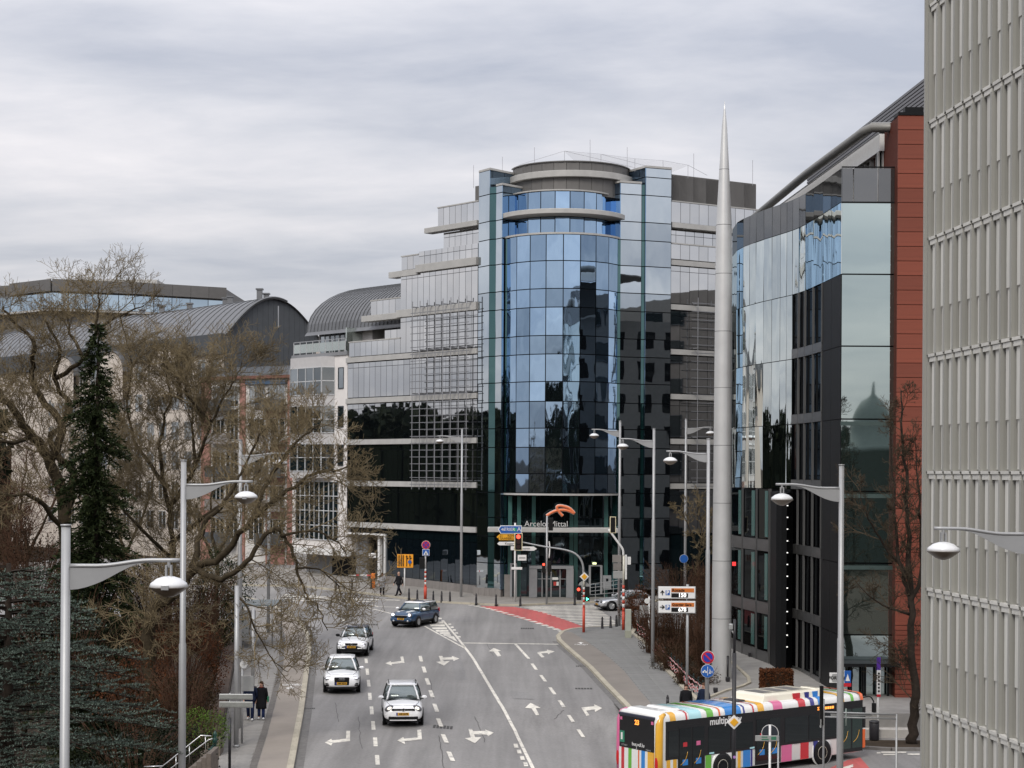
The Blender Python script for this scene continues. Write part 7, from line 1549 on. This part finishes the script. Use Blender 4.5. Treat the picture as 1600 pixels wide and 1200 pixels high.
# white people carrier, nearest
car('car', 'white people carrier with lit headlamps nearest on the road', at_front(630, 1137, PI + .085, 4.4), PI + .085, 4.4, .90, 1.66, 1.02, 1.02, .86, WHITE, rails=True, plate='RM 5078', yw0=.95, yw1=.62, gw=.83, rw=.64, front=dict(pz=.56,
  boxes=[('grille', M_TRIM, (0, -.035, .745), (1.02, .06, .085), .02), ('lower_intake', M_TRIM, (0, -.02, .385), (1.30, .07, .13), .03), ('lip', WHITE, (0, -.05, .285), (1.2, .08, .05), .02)], ells=[('headlamp', M_HEADW, (.63, -.17, .80), (.20, .13, .10), (.55, .35)), ('fog_lamp', mat('fog_amber', (0.5, 0.25, 0.08), 0.3, var=0, emit=(1, .5, .15), estr=.6), (.55, -.02, .40), (.06, .03, .045), (0, 0))], rings=[('emblem', M_CHROME, (0, .0, .75), .062, .014)]))
# white compact off-roader with dark trapezoid grille
car('car', 'white compact off-roader with large black grille in the left lane', at_front(534, 1085, PI + .095, 4.4), PI + .095, 4.4, .915, 1.60, 1.0, 1.0, .86, WHITE, plate='HW 6213', gw=.84, rw=.62, lower=None, yw0=.80, yw1=.5, front=dict(pz=.50,
  boxes=[('grille', M_TRIM, (0, -.03, .60), (.74, .07, .40), .06), ('side_intake', M_TRIM, (.64, -.09, .44), (.34, .08, .15), .03), ('side_intake', M_TRIM, (-.64, -.09, .44), (.34, .08, .15), .03), ('intake_bar', M_CHROME, (.64, -.045, .45), (.30, .02, .02), 0), ('intake_bar', M_CHROME, (-.64, -.045, .45), (.30, .02, .02), 0), ('lower_lip', M_TRIM, (0, -.03, .27), (1.4, .08, .09), .02)],
  ells=[('headlamp', M_HEAD, (.66, -.16, .76), (.21, .12, .055), (.45, .10))], rings=[('emblem_ring', M_CHROME, (x, .012, .71), .042, .009) for x in (-.105, -.035, .035, .105)]))
# white and black crossover behind the branches
car('car', 'white crossover with black lower bumper behind the hanging branch', at_front(549, 1027, PI - .02, 4.3), PI - .02, 4.3, .90, 1.57, 1.0, .98, .84, WHITE, paint('car_roof_black', (0.05, 0.06, 0.09)), M_TRIM, plate='GT 0412', gw=.83, rw=.62, mirror=M_TRIM, front=dict(pz=.55,
  boxes=[('grille', M_TRIM, (0, -.05, .68), (.72, .07, .16), .04), ('lower_intake', M_TRIM, (0, -.03, .40), (1.36, .08, .22), .04), ('lip', M_TRIM, (0, 0, .28), (1.2, .08, .06), .02), ('side_blade', WHITE, (.5, .01, .47), (.3, .04, .05), .01), ('side_blade', WHITE, (-.5, .01, .47), (.3, .04, .05), .01)], ells=[('headlamp', M_HEAD, (.64, -.18, .72), (.19, .12, .06), (.5, .12)), ('day_lamp', M_HEAD, (.70, -.14, .60), (.05, .05, .12), (.3, .2))], rings=[('emblem', M_CHROME, (0, .0, .69), .05, .012)]))
# blue car with white roof and bonnet stripes
hb = 4.3 / 2
car('car', 'dark blue compact car with white roof and bonnet stripes turning in', at_front(627, 981, PI - .40, 4.3), PI - .40, 4.3, .91, 1.56, 1.02, 1.02, .92, BLUE, WHITE, M_TRIM, plate='VR 9078', gw=.85, rw=.66, mirror=WHITE, rails=True, yw0=.85, yw1=.75, yr0=-2.0, yr1=-1.85, front=dict(pz=.54,
  boxes=[('grille', M_TRIM, (0, -.02, .69), (.86, .07, .13), .05), ('grille_frame', M_CHROME, (0, -.03, .775), (.9, .05, .025), .01), ('bumper', BLUE, (0, -.06, .50), (1.55, .16, .20), .05), ('lower_intake', M_TRIM, (0, -.02, .36), (1.3, .08, .12), .03), ('sunroof', mat('sunroof_glass', (0.03, 0.04, 0.08), 0.1, var=0), (0, -hb - .55, 1.555), (.9, .8, .02), .01)],
  ells=[('headlamp', M_HEAD, (.60, -.13, .80), (.17, .11, .15), (.35, 0)), ('fog_lamp', M_HEADO, (.52, .02, .42), (.07, .04, .06), (0, 0))], plates=[('bonnet_stripe', WHITE, [(s_ * .24, hb - .26, .955), (s_ * .46, hb - .32, .935), (s_ * .50, 1.02, 1.035), (s_ * .24, 1.02, 1.05)], .05) for s_ in (-1, 1)]))
# silver hatchback by the crossing
rzs = PI - 1.30; c = G(975, 952.5)
car('car', 'silver hatchback waiting beside the russet hedge at the zebra crossing', (c.x, c.y, gz(c.x, c.y)), rzs, 4.2, .88, 1.43, .92, .90, .74, SILV, plate='SL 4410', gw=.82, rw=.58, yw0=.75, yw1=.25, yr0=-1.9, yr1=-1.3, front=dict(pz=.45,
  boxes=[('grille', M_TRIM, (0, -.04, .62), (.62, .06, .14), .03), ('lower_intake', M_TRIM, (0, -.02, .32), (1.2, .07, .10), .02)], ells=[('headlamp', M_HEADO, (.58, -.14, .65), (.20, .10, .08), (.4, 0))]))
car('car', 'roof edge of a white car at the bottom of the picture', (P(935, 56.0, 1180)[0], 56.0, gz(2.6, 56.0)), -.12, 4.3, .9, 1.5, .98, .96, .8, WHITE, plate='RK 2201', gw=.83, rw=.62, front=dict(boxes=[('grille', M_TRIM, (0, -.03, .6), (.8, .06, .12), .03)], ells=[('headlamp', M_HEADO, (.6, -.15, .7), (.2, .11, .07), (.4, 0))]))

# ---- city bus
hd = Vector((.795, .605, 0)); hd.normalize(); lf = Vector((-hd.y, hd.x, 0)); BL, BW, BH = 11.9, 1.235, 2.80
bc = Vector((5.75, 67.0, 0)) + hd * (BL / 2) + lf * BW; bc.z = ZB; rzb = math.atan2(-hd.x, hd.y)
bus = thing('bus', 'city bus in white with rainbow stripes and black windows', 'bus', bc, rzb)
BC = {k: paint('bus_' + k, c) for k, c in dict(white=(0.72, 0.72, 0.70), yellow=(0.72, 0.38, 0.03), pink=(0.62, 0.13, 0.28), red=(0.50, 0.02, 0.03), green=(0.12, 0.40, 0.04), blue=(0.02, 0.20, 0.55), navy=(0.02, 0.025, 0.20), cyan=(0.38, 0.66, 0.70), orange=(0.68, 0.12, 0.02), cream=(0.72, 0.68, 0.56)).items()}
M_BBLK = mat('bus_black', (0.008, 0.008, 0.009), 0.35, var=0.05); G_BUS = glass('bus_glass', (0.45, 0.5, 0.5), 0.10, 0.0, dark=(0.006, 0.007, 0.008), objvar=0.2)
def bsec(w, zb_, zt_, c=.16, y=0): return [(w - .02, y, zb_), (w, y, zb_ + .05), (w, y, 2.35), (w - .02, y, zt_ - c - .05), (w - .07, y, zt_ - .07), (w - .22, y, zt_), (0, y, zt_ + .03)]
def full(pr): return pr + [(-x, y, z) for x, y, z in pr[-2::-1]]
b = MB(); b.loft([full(bsec(BW - .10, .34, BH - .12, y=-BL / 2)), full(bsec(BW - .02, .30, BH - .02, y=-BL / 2 + .08)), full(bsec(BW, .30, BH, y=-BL / 2 + .3)), full(bsec(BW, .30, BH, y=BL / 2 - .5)), full(bsec(BW - .03, .30, BH - .04, y=BL / 2 - .15)), full(bsec(BW - .14, .36, BH - .2, y=BL / 2))]); b.build('body', BC['white'], bus, True, fix=True)
fy = lambda f: -BL / 2 + BL * f
def side(f0, f1, z0, z1, m, name, s_=1, out=.012, bev=0.0): b = MB(); y0, y1 = fy(f0), fy(f1); b.box((s_ * (BW + out / 2), (y0 + y1) / 2, (z0 + z1) / 2), (out + .02, y1 - y0, z1 - z0)); return b.build(name, m, bus, bevel=bev)
for s_ in (1, -1):
    side(.030, .985, 1.00, 2.50, M_BBLK, 'window_band', s_, .014)
    for (a, c_) in ((.04, .085), (.22, .32), (.325, .43), (.585, .70), (.705, .85)): side(a, c_, 1.10, 2.12, G_BUS, 'side_window', s_, .024)
    for (f0, f1, col) in ((.035, .05, 'yellow'), (.05, .062, 'white'), (.062, .078, 'yellow'), (.21, .235, 'green'), (.36, .372, 'yellow'), (.385, .418, 'blue'), (.422, .428, 'navy'), (.57, .62, 'pink'), (.665, .705, 'red'), (.73, .752, 'navy')): side(f0, f1, .32, 1.0, BC[col], 'side_stripe', s_, .012)
    for fw in (.288, .775):
        b = MB(); b.lathe([(.62, BW - .05), (.62, BW + .016)], 28, (0, fy(fw), .52), 'X') if s_ > 0 else b.lathe([(.62, -BW - .016), (.62, -BW + .05)], 28, (0, fy(fw), .52), 'X'); b.build('arch_trim', BC['white'], bus, True)
        b = MB(); b.lathe([(.54, BW - .05), (.54, BW + .022)], 28, (0, fy(fw), .48), 'X') if s_ > 0 else b.lathe([(.54, -BW - .022), (.54, -BW + .05)], 28, (0, fy(fw), .48), 'X'); b.build('wheel_arch', M_TRIM, bus, True)
        o = MB(); xc = s_ * (BW - .12); o.lathe([(.28, -.14), (.45, -.14), (.475, -.10), (.475, .12), (.45, .155), (.28, .155)], 28, (xc, fy(fw), .475), 'X'); wv = o.build('wheel', M_TYRE, bus, True)
        o = MB(); fx = s_ * (BW + .045); o.lathe([(.06, fx - s_ * .09), (.22, fx - s_ * .05), (.27, fx), (.285, fx - s_ * .02)] if s_ > 0 else [(.285, fx + .02), (.27, fx), (.22, fx + .05), (.06, fx + .09)], 24, (0, fy(fw), .475), 'X'); rm = o.build('rim', mat('bus_rim', (0.62, 0.58, 0.48), 0.4, metal=0.2, var=0.08), wv, True)
        for k in range(10): o = MB(); a_ = 6.2832 * k / 10; o.lathe([(.022, fx - .03), (.022, fx + s_ * .012 + .01)], 8, (0, fy(fw) + .19 * math.cos(a_), .475 + .19 * math.sin(a_)), 'X'); o.build('rim_hole', M_TRIM, wv)
for (f0, f1) in ((.085, .205), (.442, .565), (.865, .985)):                    # doors on the right side
    side(f0, f1, .34, 2.30, M_BBLK, 'door', 1, .020)
    for k in range(2):
        a, c_ = f0 + (f1 - f0) * (k * .5 + .03), f0 + (f1 - f0) * (k * .5 + .47); side(a, c_, .50, 2.18, G_BUS if f0 < .8 else glass('door_glass', (0.4, 0.46, 0.46), 0.10, 0.0, dark=(0.03, 0.045, 0.04)), 'door_glass', 1, .030)
        b = MB(); yy = fy((a + c_) / 2); b.tube(spline([Vector((BW + .05, yy - .25, .75)), Vector((BW + .06, yy, .95)), Vector((BW + .05, yy + .12, 1.25))], 4), .009, 5); b.build('grab_rail', BC['yellow'], bus, True)
        if f0 < .8: side((a + c_) / 2 - .012, (a + c_) / 2 + .012, .72, .95, BC['blue'], 'door_sticker', 1, .036); side((a + c_) / 2 - .010, (a + c_) / 2 + .008, 1.45, 1.62, BC['red'] if k == 0 else BC['pink'], 'door_sticker', 1, .036)
for f in (.225, .415): side(f, f + .022, 1.03, 1.10, BC['cyan'], 'side_sticker', 1, .02)
# roof: coloured bands wrapping over the edge, hatches, cooling unit
def roofband(f0, f1, m, dz=.006, full_=True):
    b = MB(); y0, y1 = fy(f0), fy(f1); pr = [(BW + .004, 2.5), (BW - .02 + .006, BH - .21), (BW - .064, BH - .06), (BW - .22, BH + .008), (0, BH + .04)]; q = pr + [(-x, z) for x, z in pr[-2::-1]]; n = len(q)
    b.add([(x, y0, z + dz) for x, z in q] + [(x, y1, z + dz) for x, z in q], [(i, i + 1, n + i + 1, n + i) for i in range(n - 1)]); b.build('roof_stripe', m, bus, True, fix=True)
for (f0, f1, col) in ((.05, .075, 'yellow'), (.12, .127, 'red'), (.135, .19, 'cyan'), (.215, .245, 'green'), (.27, .278, 'orange'), (.30, .375, 'blue'), (.385, .393, 'navy'), (.43, .437, 'red'), (.455, .485, 'yellow'), (.53, .575, 'pink'), (.655, .69, 'red'), (.715, .735, 'navy'), (.755, .78, 'blue'), (.86, .89, 'yellow'), (.925, .94, 'green'), (.975, .99, 'orange')): roofband(f0, f1, BC[col])
def pod(y0, y1, w, z0, z1, m, name, t_=.12):
    b = MB(); b.loft([[(w, y0 + t_ * .2, z0), (w, y1 - t_ * .2, z0), (-w, y1 - t_ * .2, z0), (-w, y0 + t_ * .2, z0)], [(w - t_ * .3, y0 + t_, z1 - .06), (w - t_ * .3, y1 - t_, z1 - .06), (-w + t_ * .3, y1 - t_, z1 - .06), (-w + t_ * .3, y0 + t_, z1 - .06)], [(w - t_, y0 + t_ * 2, z1), (w - t_, y1 - t_ * 2, z1), (-w + t_, y1 - t_ * 2, z1), (-w + t_, y0 + t_ * 2, z1)]]); return b.build(name, m, bus, fix=True, bevel=.04)
pod(fy(.50), fy(.80), .92, BH - .02, BH + .30, BC['cream'], 'cooling_unit', .18); pod(fy(.015), fy(.085), .95, BH - .04, BH + .08, BC['white'], 'rear_hatch', .08); pod(fy(.09), fy(.135), .8, BH - .02, BH + .10, BC['white'], 'roof_hatch', .06); pod(fy(.42), fy(.47), .45, BH, BH + .09, M_BBLK, 'roof_hatch', .05); pod(fy(.80), fy(.85), .5, BH, BH + .26, BC['cream'], 'roof_box', .08)
for k in range(3): b = MB(); b.box((0, fy(.56 + .075 * k), BH + .305), (1.0, .6, .02)); b.build('cooling_grille', M_GREYP, bus)
for (f0, f1, col) in ((.655, .69, 'red'), (.715, .735, 'navy'), (.755, .78, 'blue')): b = MB(); b.box((.89, fy((f0 + f1) / 2), BH + .12), (.06, (f1 - f0) * BL, .22)); b.build('unit_stripe', BC[col], bus)
# rear
yb_ = -BL / 2
def rear(x0, x1, z0, z1, m, name, out=.02, bev=0.0): b = MB(); b.box(((x0 + x1) / 2, yb_ - out / 2 + .02, (z0 + z1) / 2), (abs(x1 - x0), out + .08, z1 - z0)); return b.build(name, m, bus, bevel=bev)
rear(-1.06, .98, 1.30, 2.58, M_BBLK, 'rear_window', .03, .04); rear(-1.10, 1.02, 2.55, 2.68, mat('bus_dark_edge', (0.03, 0.032, 0.05), 0.3, var=0), 'rear_visor', .04, .04)
for (x0, x1, col) in ((-1.06, -.92, 'white'), (-.92, -.74, 'red'), (-.74, -.50, 'white'), (-.50, -.30, 'green'), (-.30, .08, 'white'), (.08, .16, 'orange'), (.16, .27, 'white'), (.27, .49, 'blue'), (.49, .64, 'white'), (.64, .98, 'yellow')): rear(x0, x1, .36, 1.295, BC[col], 'rear_stripe', .025)
for (x, col) in ((BW - .10, 'yellow'), (-BW + .08, 'pink')):
    b = MB(); b.tube([(x, yb_ + .12, .34), (x, yb_ + .10, 1.2), (x, yb_ + .12, 2.4), (x * .985, yb_ + .2, 2.66), (x * .96, yb_ + .42, 2.76)], [.16, .16, .155, .13, .08], 10); b.build('corner_post', BC[col], bus, True)
    b = MB(); ell(b, (x + (.0 if x < 0 else .0), yb_ - .02, .86), (.09, .06, .34)); b.build('tail_lamp', mat('tail_red', (0.45, 0.01, 0.015), 0.25, var=0, emit=(1, 0.05, 0.05), estr=.04), bus, True)
    rear(x * .80 - .06, x * .80 + .06, 2.38, 2.50, BC['pink'], 'rear_sticker', .04)
RM = lambda x, z: Matrix.Translation((x, yb_ - .06, z)) @ Matrix.Rotation(R(90), 4, 'X')
M_LED = mat('led_orange', (0.6, 0.15, 0.02), 0.5, var=0, emit=(1, .32, .05), estr=1.6)
text('route_number', '23', .26, M_LED, bus, RM(.02, 2.36), False, bold=.008); text('web_address', 'bus.vdl.lu', .20, M_SIGNW, bus, RM(.10, 1.50), False, bold=.001); text('fleet_number', '2', .14, M_SIGNW, bus, RM(.0, 1.37)); text('maker_word', 'CITARO', .10, M_SIGNBK, bus, RM(-.72, 1.40)); text('drive_word', 'Hybrid', .10, M_SIGNBK, bus, RM(.70, 1.36))
rear(-1.0, -.72, 1.50, 1.95, mat('poster_green', (0.03, 0.20, 0.12), 0.5, var=0.1), 'rear_poster', .045); rear(-.92, -.82, 1.60, 1.88, BC['white'], 'poster_figure', .055)
SMt = lambda f, z: Matrix.Translation((BW + .034, fy(f), z)) @ Matrix.Rotation(R(90), 4, 'Z') @ Matrix.Rotation(R(90), 4, 'X')
text('side_word', 'multiplicity', .40, M_SIGNW, bus, SMt(.30, 2.30), False, bold=.006); text('side_display', '23', .18, M_LED, bus, SMt(.755, 2.34), False, bold=.004)
for i in range(5): side(.775 + .012 * i, .783 + .012 * i, 2.29, 2.39, M_LED, 'display_mark', 1, .03)
side(.985, .999, .45, 1.25, BC['orange'], 'front_corner', 1, .03, .02); side(.988, 1.0, 1.3, 2.2, M_BBLK, 'windscreen_edge', 1, .02)
b = MB(); b.box((0, BL / 2 - .02, 1.55), (2.15, .08, 1.6)); b.build('windscreen', G_BUS, bus, bevel=.05); b = MB(); b.box((0, BL / 2 - .0, .62), (2.1, .1, .5)); b.build('front_bumper', BC['orange'], bus, bevel=.04)
for s_ in (-1, 1):
    b = MB(); b.tube(spline([Vector((s_ * 1.05, BL / 2 - .1, 2.55)), Vector((s_ * 1.2, BL / 2 + .35, 2.6)), Vector((s_ * 1.3, BL / 2 + .5, 2.35))], 5), .03, 6); ma = b.build('mirror_arm', M_TRIM, bus, True); b = MB(); b.box((s_ * 1.3, BL / 2 + .5, 2.12), (.2, .12, .42)); b.build('mirror', M_TRIM, ma, bevel=.04)
b = MB(); b.box((0, 0, .36), (2.2, BL - .6, .16)); b.build('underbody', M_TRIM, bus)
for fw in (.288, .775): b = MB(); b.tube([(-1.1, fy(fw), .475), (1.1, fy(fw), .475)], .1, 8); b.build('axle', M_TRIM, bus)

# ================================================================== PEOPLE
SKIN = mat('skin', (0.50, 0.29, 0.21), 0.6, var=0.05); HAIRD = mat('hair_dark', (0.035, 0.016, 0.010), 0.6, var=0.2, scale=20); HAIRG = mat('hair_grey', (0.45, 0.40, 0.36), 0.6, var=0.1)
def person(label, loc, rz, h, coat, coatm, legm, shoem, hairm, hair, stride=.0, coat_len=.55, armswing=.12, bag=None, scarf=None, head_yaw=0.0):
    """faces local -y; one continuous body grown on a skeleton, clothing as children"""
    t = thing('person', label, 'person', loc, rz); s = h / 1.72
    J = dict(pel=(0, 0, .93), bel=(0, .005, 1.08), che=(0, .01, 1.28), nk=(0, .0, 1.45), nk2=(0, -.01, 1.51), hd=(0, -.015, 1.60), crn=(0, 0, 1.68))
    for q, sx in (('r', -1), ('l', 1)):
        st = stride * sx; sw = -armswing * sx
        J.update({'hip' + q: (sx * .09, 0, .90), 'kn' + q: (sx * .10, -st * .45 - .02, .50), 'an' + q: (sx * .10, -st + (.04 if st < 0 else 0), .09 + (.05 if st < 0 else 0)), 'to' + q: (sx * .11, -st - .15, .045), 'sh' + q: (sx * .185, .01, 1.40), 'el' + q: (sx * .25, .03 - sw * .4, 1.13), 'wr' + q: (sx * .26, -.05 - sw, .90), 'ha' + q: (sx * .255, -.07 - sw * 1.1, .81)})
        for k in range(4): J['f%d' % k + q] = (sx * (.235 + .012 * k), -.085 - sw * 1.15 + .012 * (k - 1.5) * 2, .735 - (.012 if k in (1, 2) else 0))
        J['th' + q] = (sx * .225, -.105 - sw * 1.1, .785)
    E = [('pel', 'bel'), ('bel', 'che'), ('che', 'nk'), ('nk', 'nk2'), ('nk2', 'hd'), ('hd', 'crn')]
    for q in 'rl': E += [('pel', 'hip' + q), ('hip' + q, 'kn' + q), ('kn' + q, 'an' + q), ('an' + q, 'to' + q), ('nk', 'sh' + q), ('sh' + q, 'el' + q), ('el' + q, 'wr' + q), ('wr' + q, 'ha' + q), ('ha' + q, 'th' + q)] + [('ha' + q, 'f%d' % k + q) for k in range(4)]
    Rr = dict(pel=(.15, .11), bel=(.135, .10), che=(.155, .11), nk=(.07, .07), nk2=(.055, .055), hd=(.085, .10), crn=(.06, .075)); Rd = dict(hip=(.085, .09), kn=(.055, .058), an=(.038, .042), to=(.035, .03), sh=(.045, .045), el=(.042, .042), wr=(.027, .03), ha=(.032, .022), th=(.010, .010))
    names = list(J); me = bpy.data.meshes.new('body'); me.from_pydata([tuple(c * s for c in J[n]) for n in names], [(names.index(a), names.index(b_)) for a, b_ in E], []); me.materials.append(SKIN)
    o = put('body', me, t); sk = o.modifiers.new('skin', 'SKIN'); sk.use_smooth_shade = True
    for n, v in zip(names, me.skin_vertices[0].data):
        r_ = Rr.get(n) or Rd.get(n[:-1]) or (.0085, .0085); v.radius = (r_[0] * s, r_[1] * s); v.use_root = n == 'pel'
    q = o.modifiers.new('sub', 'SUBSURF'); q.levels = 1; q.render_levels = 2
    S_ = lambda *a: Vector(a) * s
    # trousers and shoes follow the legs, the coat hangs from the shoulders
    b = MB()
    for q in 'rl': b.tube([S_(*J['hip' + q]) + Vector((0, 0, .03)), S_(*J['kn' + q]), S_(*J['an' + q]) - Vector((0, 0, .02))], [.115 * s, .078 * s, .068 * s], 10)
    b.tube([S_(0, 0, .82), S_(0, 0, 1.0)], [.15 * s, .16 * s], 10); b.build('trousers', legm, t, True)
    for q in 'rl': b = MB(); a = S_(*J['to' + q]); ell(b, (a.x, a.y + .06 * s, a.z + .012), (.05 * s, .145 * s, .052 * s), 10, 6); b.build('shoe', shoem, t, True)
    b = MB(); zb_ = coat_len; rings = []
    for (z, rx, ry) in ((zb_, .25, .21), (zb_ + .1, .245, .205), (max(.95, zb_ + .15), .235, .18), (1.12, .195, .145), (1.28, .225, .15), (1.41, .245, .135), (1.465, .15, .10), (1.49, .075, .075)):
        rings.append([(rx * s * math.cos(6.2832 * j / 16), ry * s * math.sin(6.2832 * j / 16) * (1.0), z * s) for j in range(16)])
    b.loft(rings); ct = b.build(coat, coatm, t, True, fix=True)
    for q in 'rl': b = MB(); b.tube([S_(*J['sh' + q]) + Vector((0, 0, .01)), S_(*J['el' + q]), S_(*J['wr' + q])], [.078 * s, .062 * s, .052 * s], 10); b.build('sleeve', coatm, ct, True)
    # face and hair
    hm = Matrix.Translation(S_(0, -.015, 1.615)) @ Matrix.Rotation(head_yaw, 4, 'Z'); b = MB(); ell(b, (0, 0, 0), (.078 * s, .098 * s, .115 * s), 14, 10); hd_ = b.build('head', SKIN, t, True, M=hm)
    b = MB(); b.tube([(0, -.092 * s, .02 * s), (0, -.118 * s, -.02 * s), (0, -.095 * s, -.028 * s)], [.010 * s, .016 * s, .012 * s], 6); b.build('nose', SKIN, hd_, True)
    for sx in (-1, 1):
        b = MB(); ell(b, (sx * .03 * s, -.088 * s, .018 * s), (.013 * s, .01 * s, .008 * s), 8, 5); b.build('eye', HAIRD, hd_, True); b = MB(); ell(b, (sx * .08 * s, .0, 0), (.012 * s, .02 * s, .03 * s), 8, 5); b.build('ear', SKIN, hd_, True)
    b = MB(); b.box((0, -.094 * s, -.055 * s), (.045 * s, .012, .010 * s)); b.build('mouth', mat('lips', (0.33, 0.10, 0.09), 0.5, var=0), hd_)
    b = MB(); ell(b, (0, .014 * s, .052 * s), (.094 * s, .108 * s, .098 * s), 14, 8)
    if hair == 'long':
        ell(b, (0, .06 * s, -.06 * s), (.095 * s, .065 * s, .16 * s), 12, 8)
    elif hair == 'bob': ell(b, (0, .035 * s, -.01 * s), (.10 * s, .085 * s, .115 * s), 12, 8)
    b.build('hair', hairm, hd_, True)
    if scarf: b = MB(); b.tube([(.085 * s * math.cos(6.2832 * i / 12), .075 * s * math.sin(6.2832 * i / 12), 1.47 * s) for i in range(13)], .035 * s, 8); b.build('scarf', scarf, t, True)
    if bag:
        b = MB(); b.box(S_(.31, .02, .93), (.08 * s, .24 * s, .26 * s)); bg = b.build('bag', bag, t, bevel=.03); b = MB(); b.tube([S_(.29, .02, 1.05), S_(.22, .0, 1.46)], .010, 5); b.build('bag_strap', M_TRIM, bg)
    return t
CBLK = mat('coat_black', (0.010, 0.010, 0.012), 0.85, var=0.2, scale=8); CNAV = mat('coat_navy', (0.012, 0.018, 0.040), 0.85, var=0.2, scale=8); CGRY = mat('coat_grey', (0.28, 0.28, 0.29), 0.85, var=0.15, scale=10); JEAN = mat('jeans', (0.02, 0.035, 0.11), 0.85, var=0.2, scale=10); TDRK = mat('trousers_dark', (0.012, 0.012, 0.018), 0.85, var=0.15, scale=8); SHW = mat('shoe_white', (0.65, 0.65, 0.66), 0.6, var=0.05); SHB = mat('shoe_black', (0.012, 0.011, 0.011), 0.5, var=0.1)
v = GP(408, 1124, .13); person('woman with long dark hair in long black coat carrying green bag', v, R(4), 1.68, 'coat', CBLK, JEAN, SHW, HAIRD, 'long', .06, .50, .10, bag=mat('bag_green', (0.02, 0.16, 0.08), 0.6, var=0.1), scarf=mat('scarf_red', (0.12, 0.02, 0.015), 0.9, var=0.1), head_yaw=R(-25))
v = GP(391, 1125, .13); person('man in navy jacket half hidden by the grey sign backs', v, R(2), 1.80, 'jacket', CNAV, mat('jeans_navy', (0.012, 0.02, 0.06), 0.85, var=0.2), SHW, HAIRD, 'short', .16, .80, .14)
v = GP(597, 929.5, .13); person('curly haired walker in open grey coat near the drive-in', v, R(10), 1.70, 'coat', CGRY, TDRK, SHB, mat('hair_auburn', (0.10, 0.035, 0.018), 0.6, var=0.2), 'bob', .10, .58, .10, scarf=TDRK)
v = GP(623, 930.5, .13); person('bald man striding in black jacket beside the orange board', v, R(-40), 1.80, 'jacket', CBLK, TDRK, SHB, mat('hair_bald', (0.40, 0.24, 0.18), 0.55, var=0.05), 'short', .34, .82, .20)
v = W(1072, 1072, 79.2); person('dark haired woman in black coat looking up beyond the bus', Vector((v.x, v.y, v.z - 1.62)), R(-5), 1.68, 'coat', CBLK, TDRK, SHB, HAIRD, 'long', .05, .55, .08)
v = W(1099.5, 1070, 80.4); person('person in navy coat behind the lamp post beyond the bus', Vector((v.x, v.y, v.z - 1.68)), R(-35), 1.74, 'coat', CNAV, TDRK, SHB, mat('hair_brown', (0.09, 0.045, 0.025), 0.6, var=0.1), 'short', .08, .75, .10)
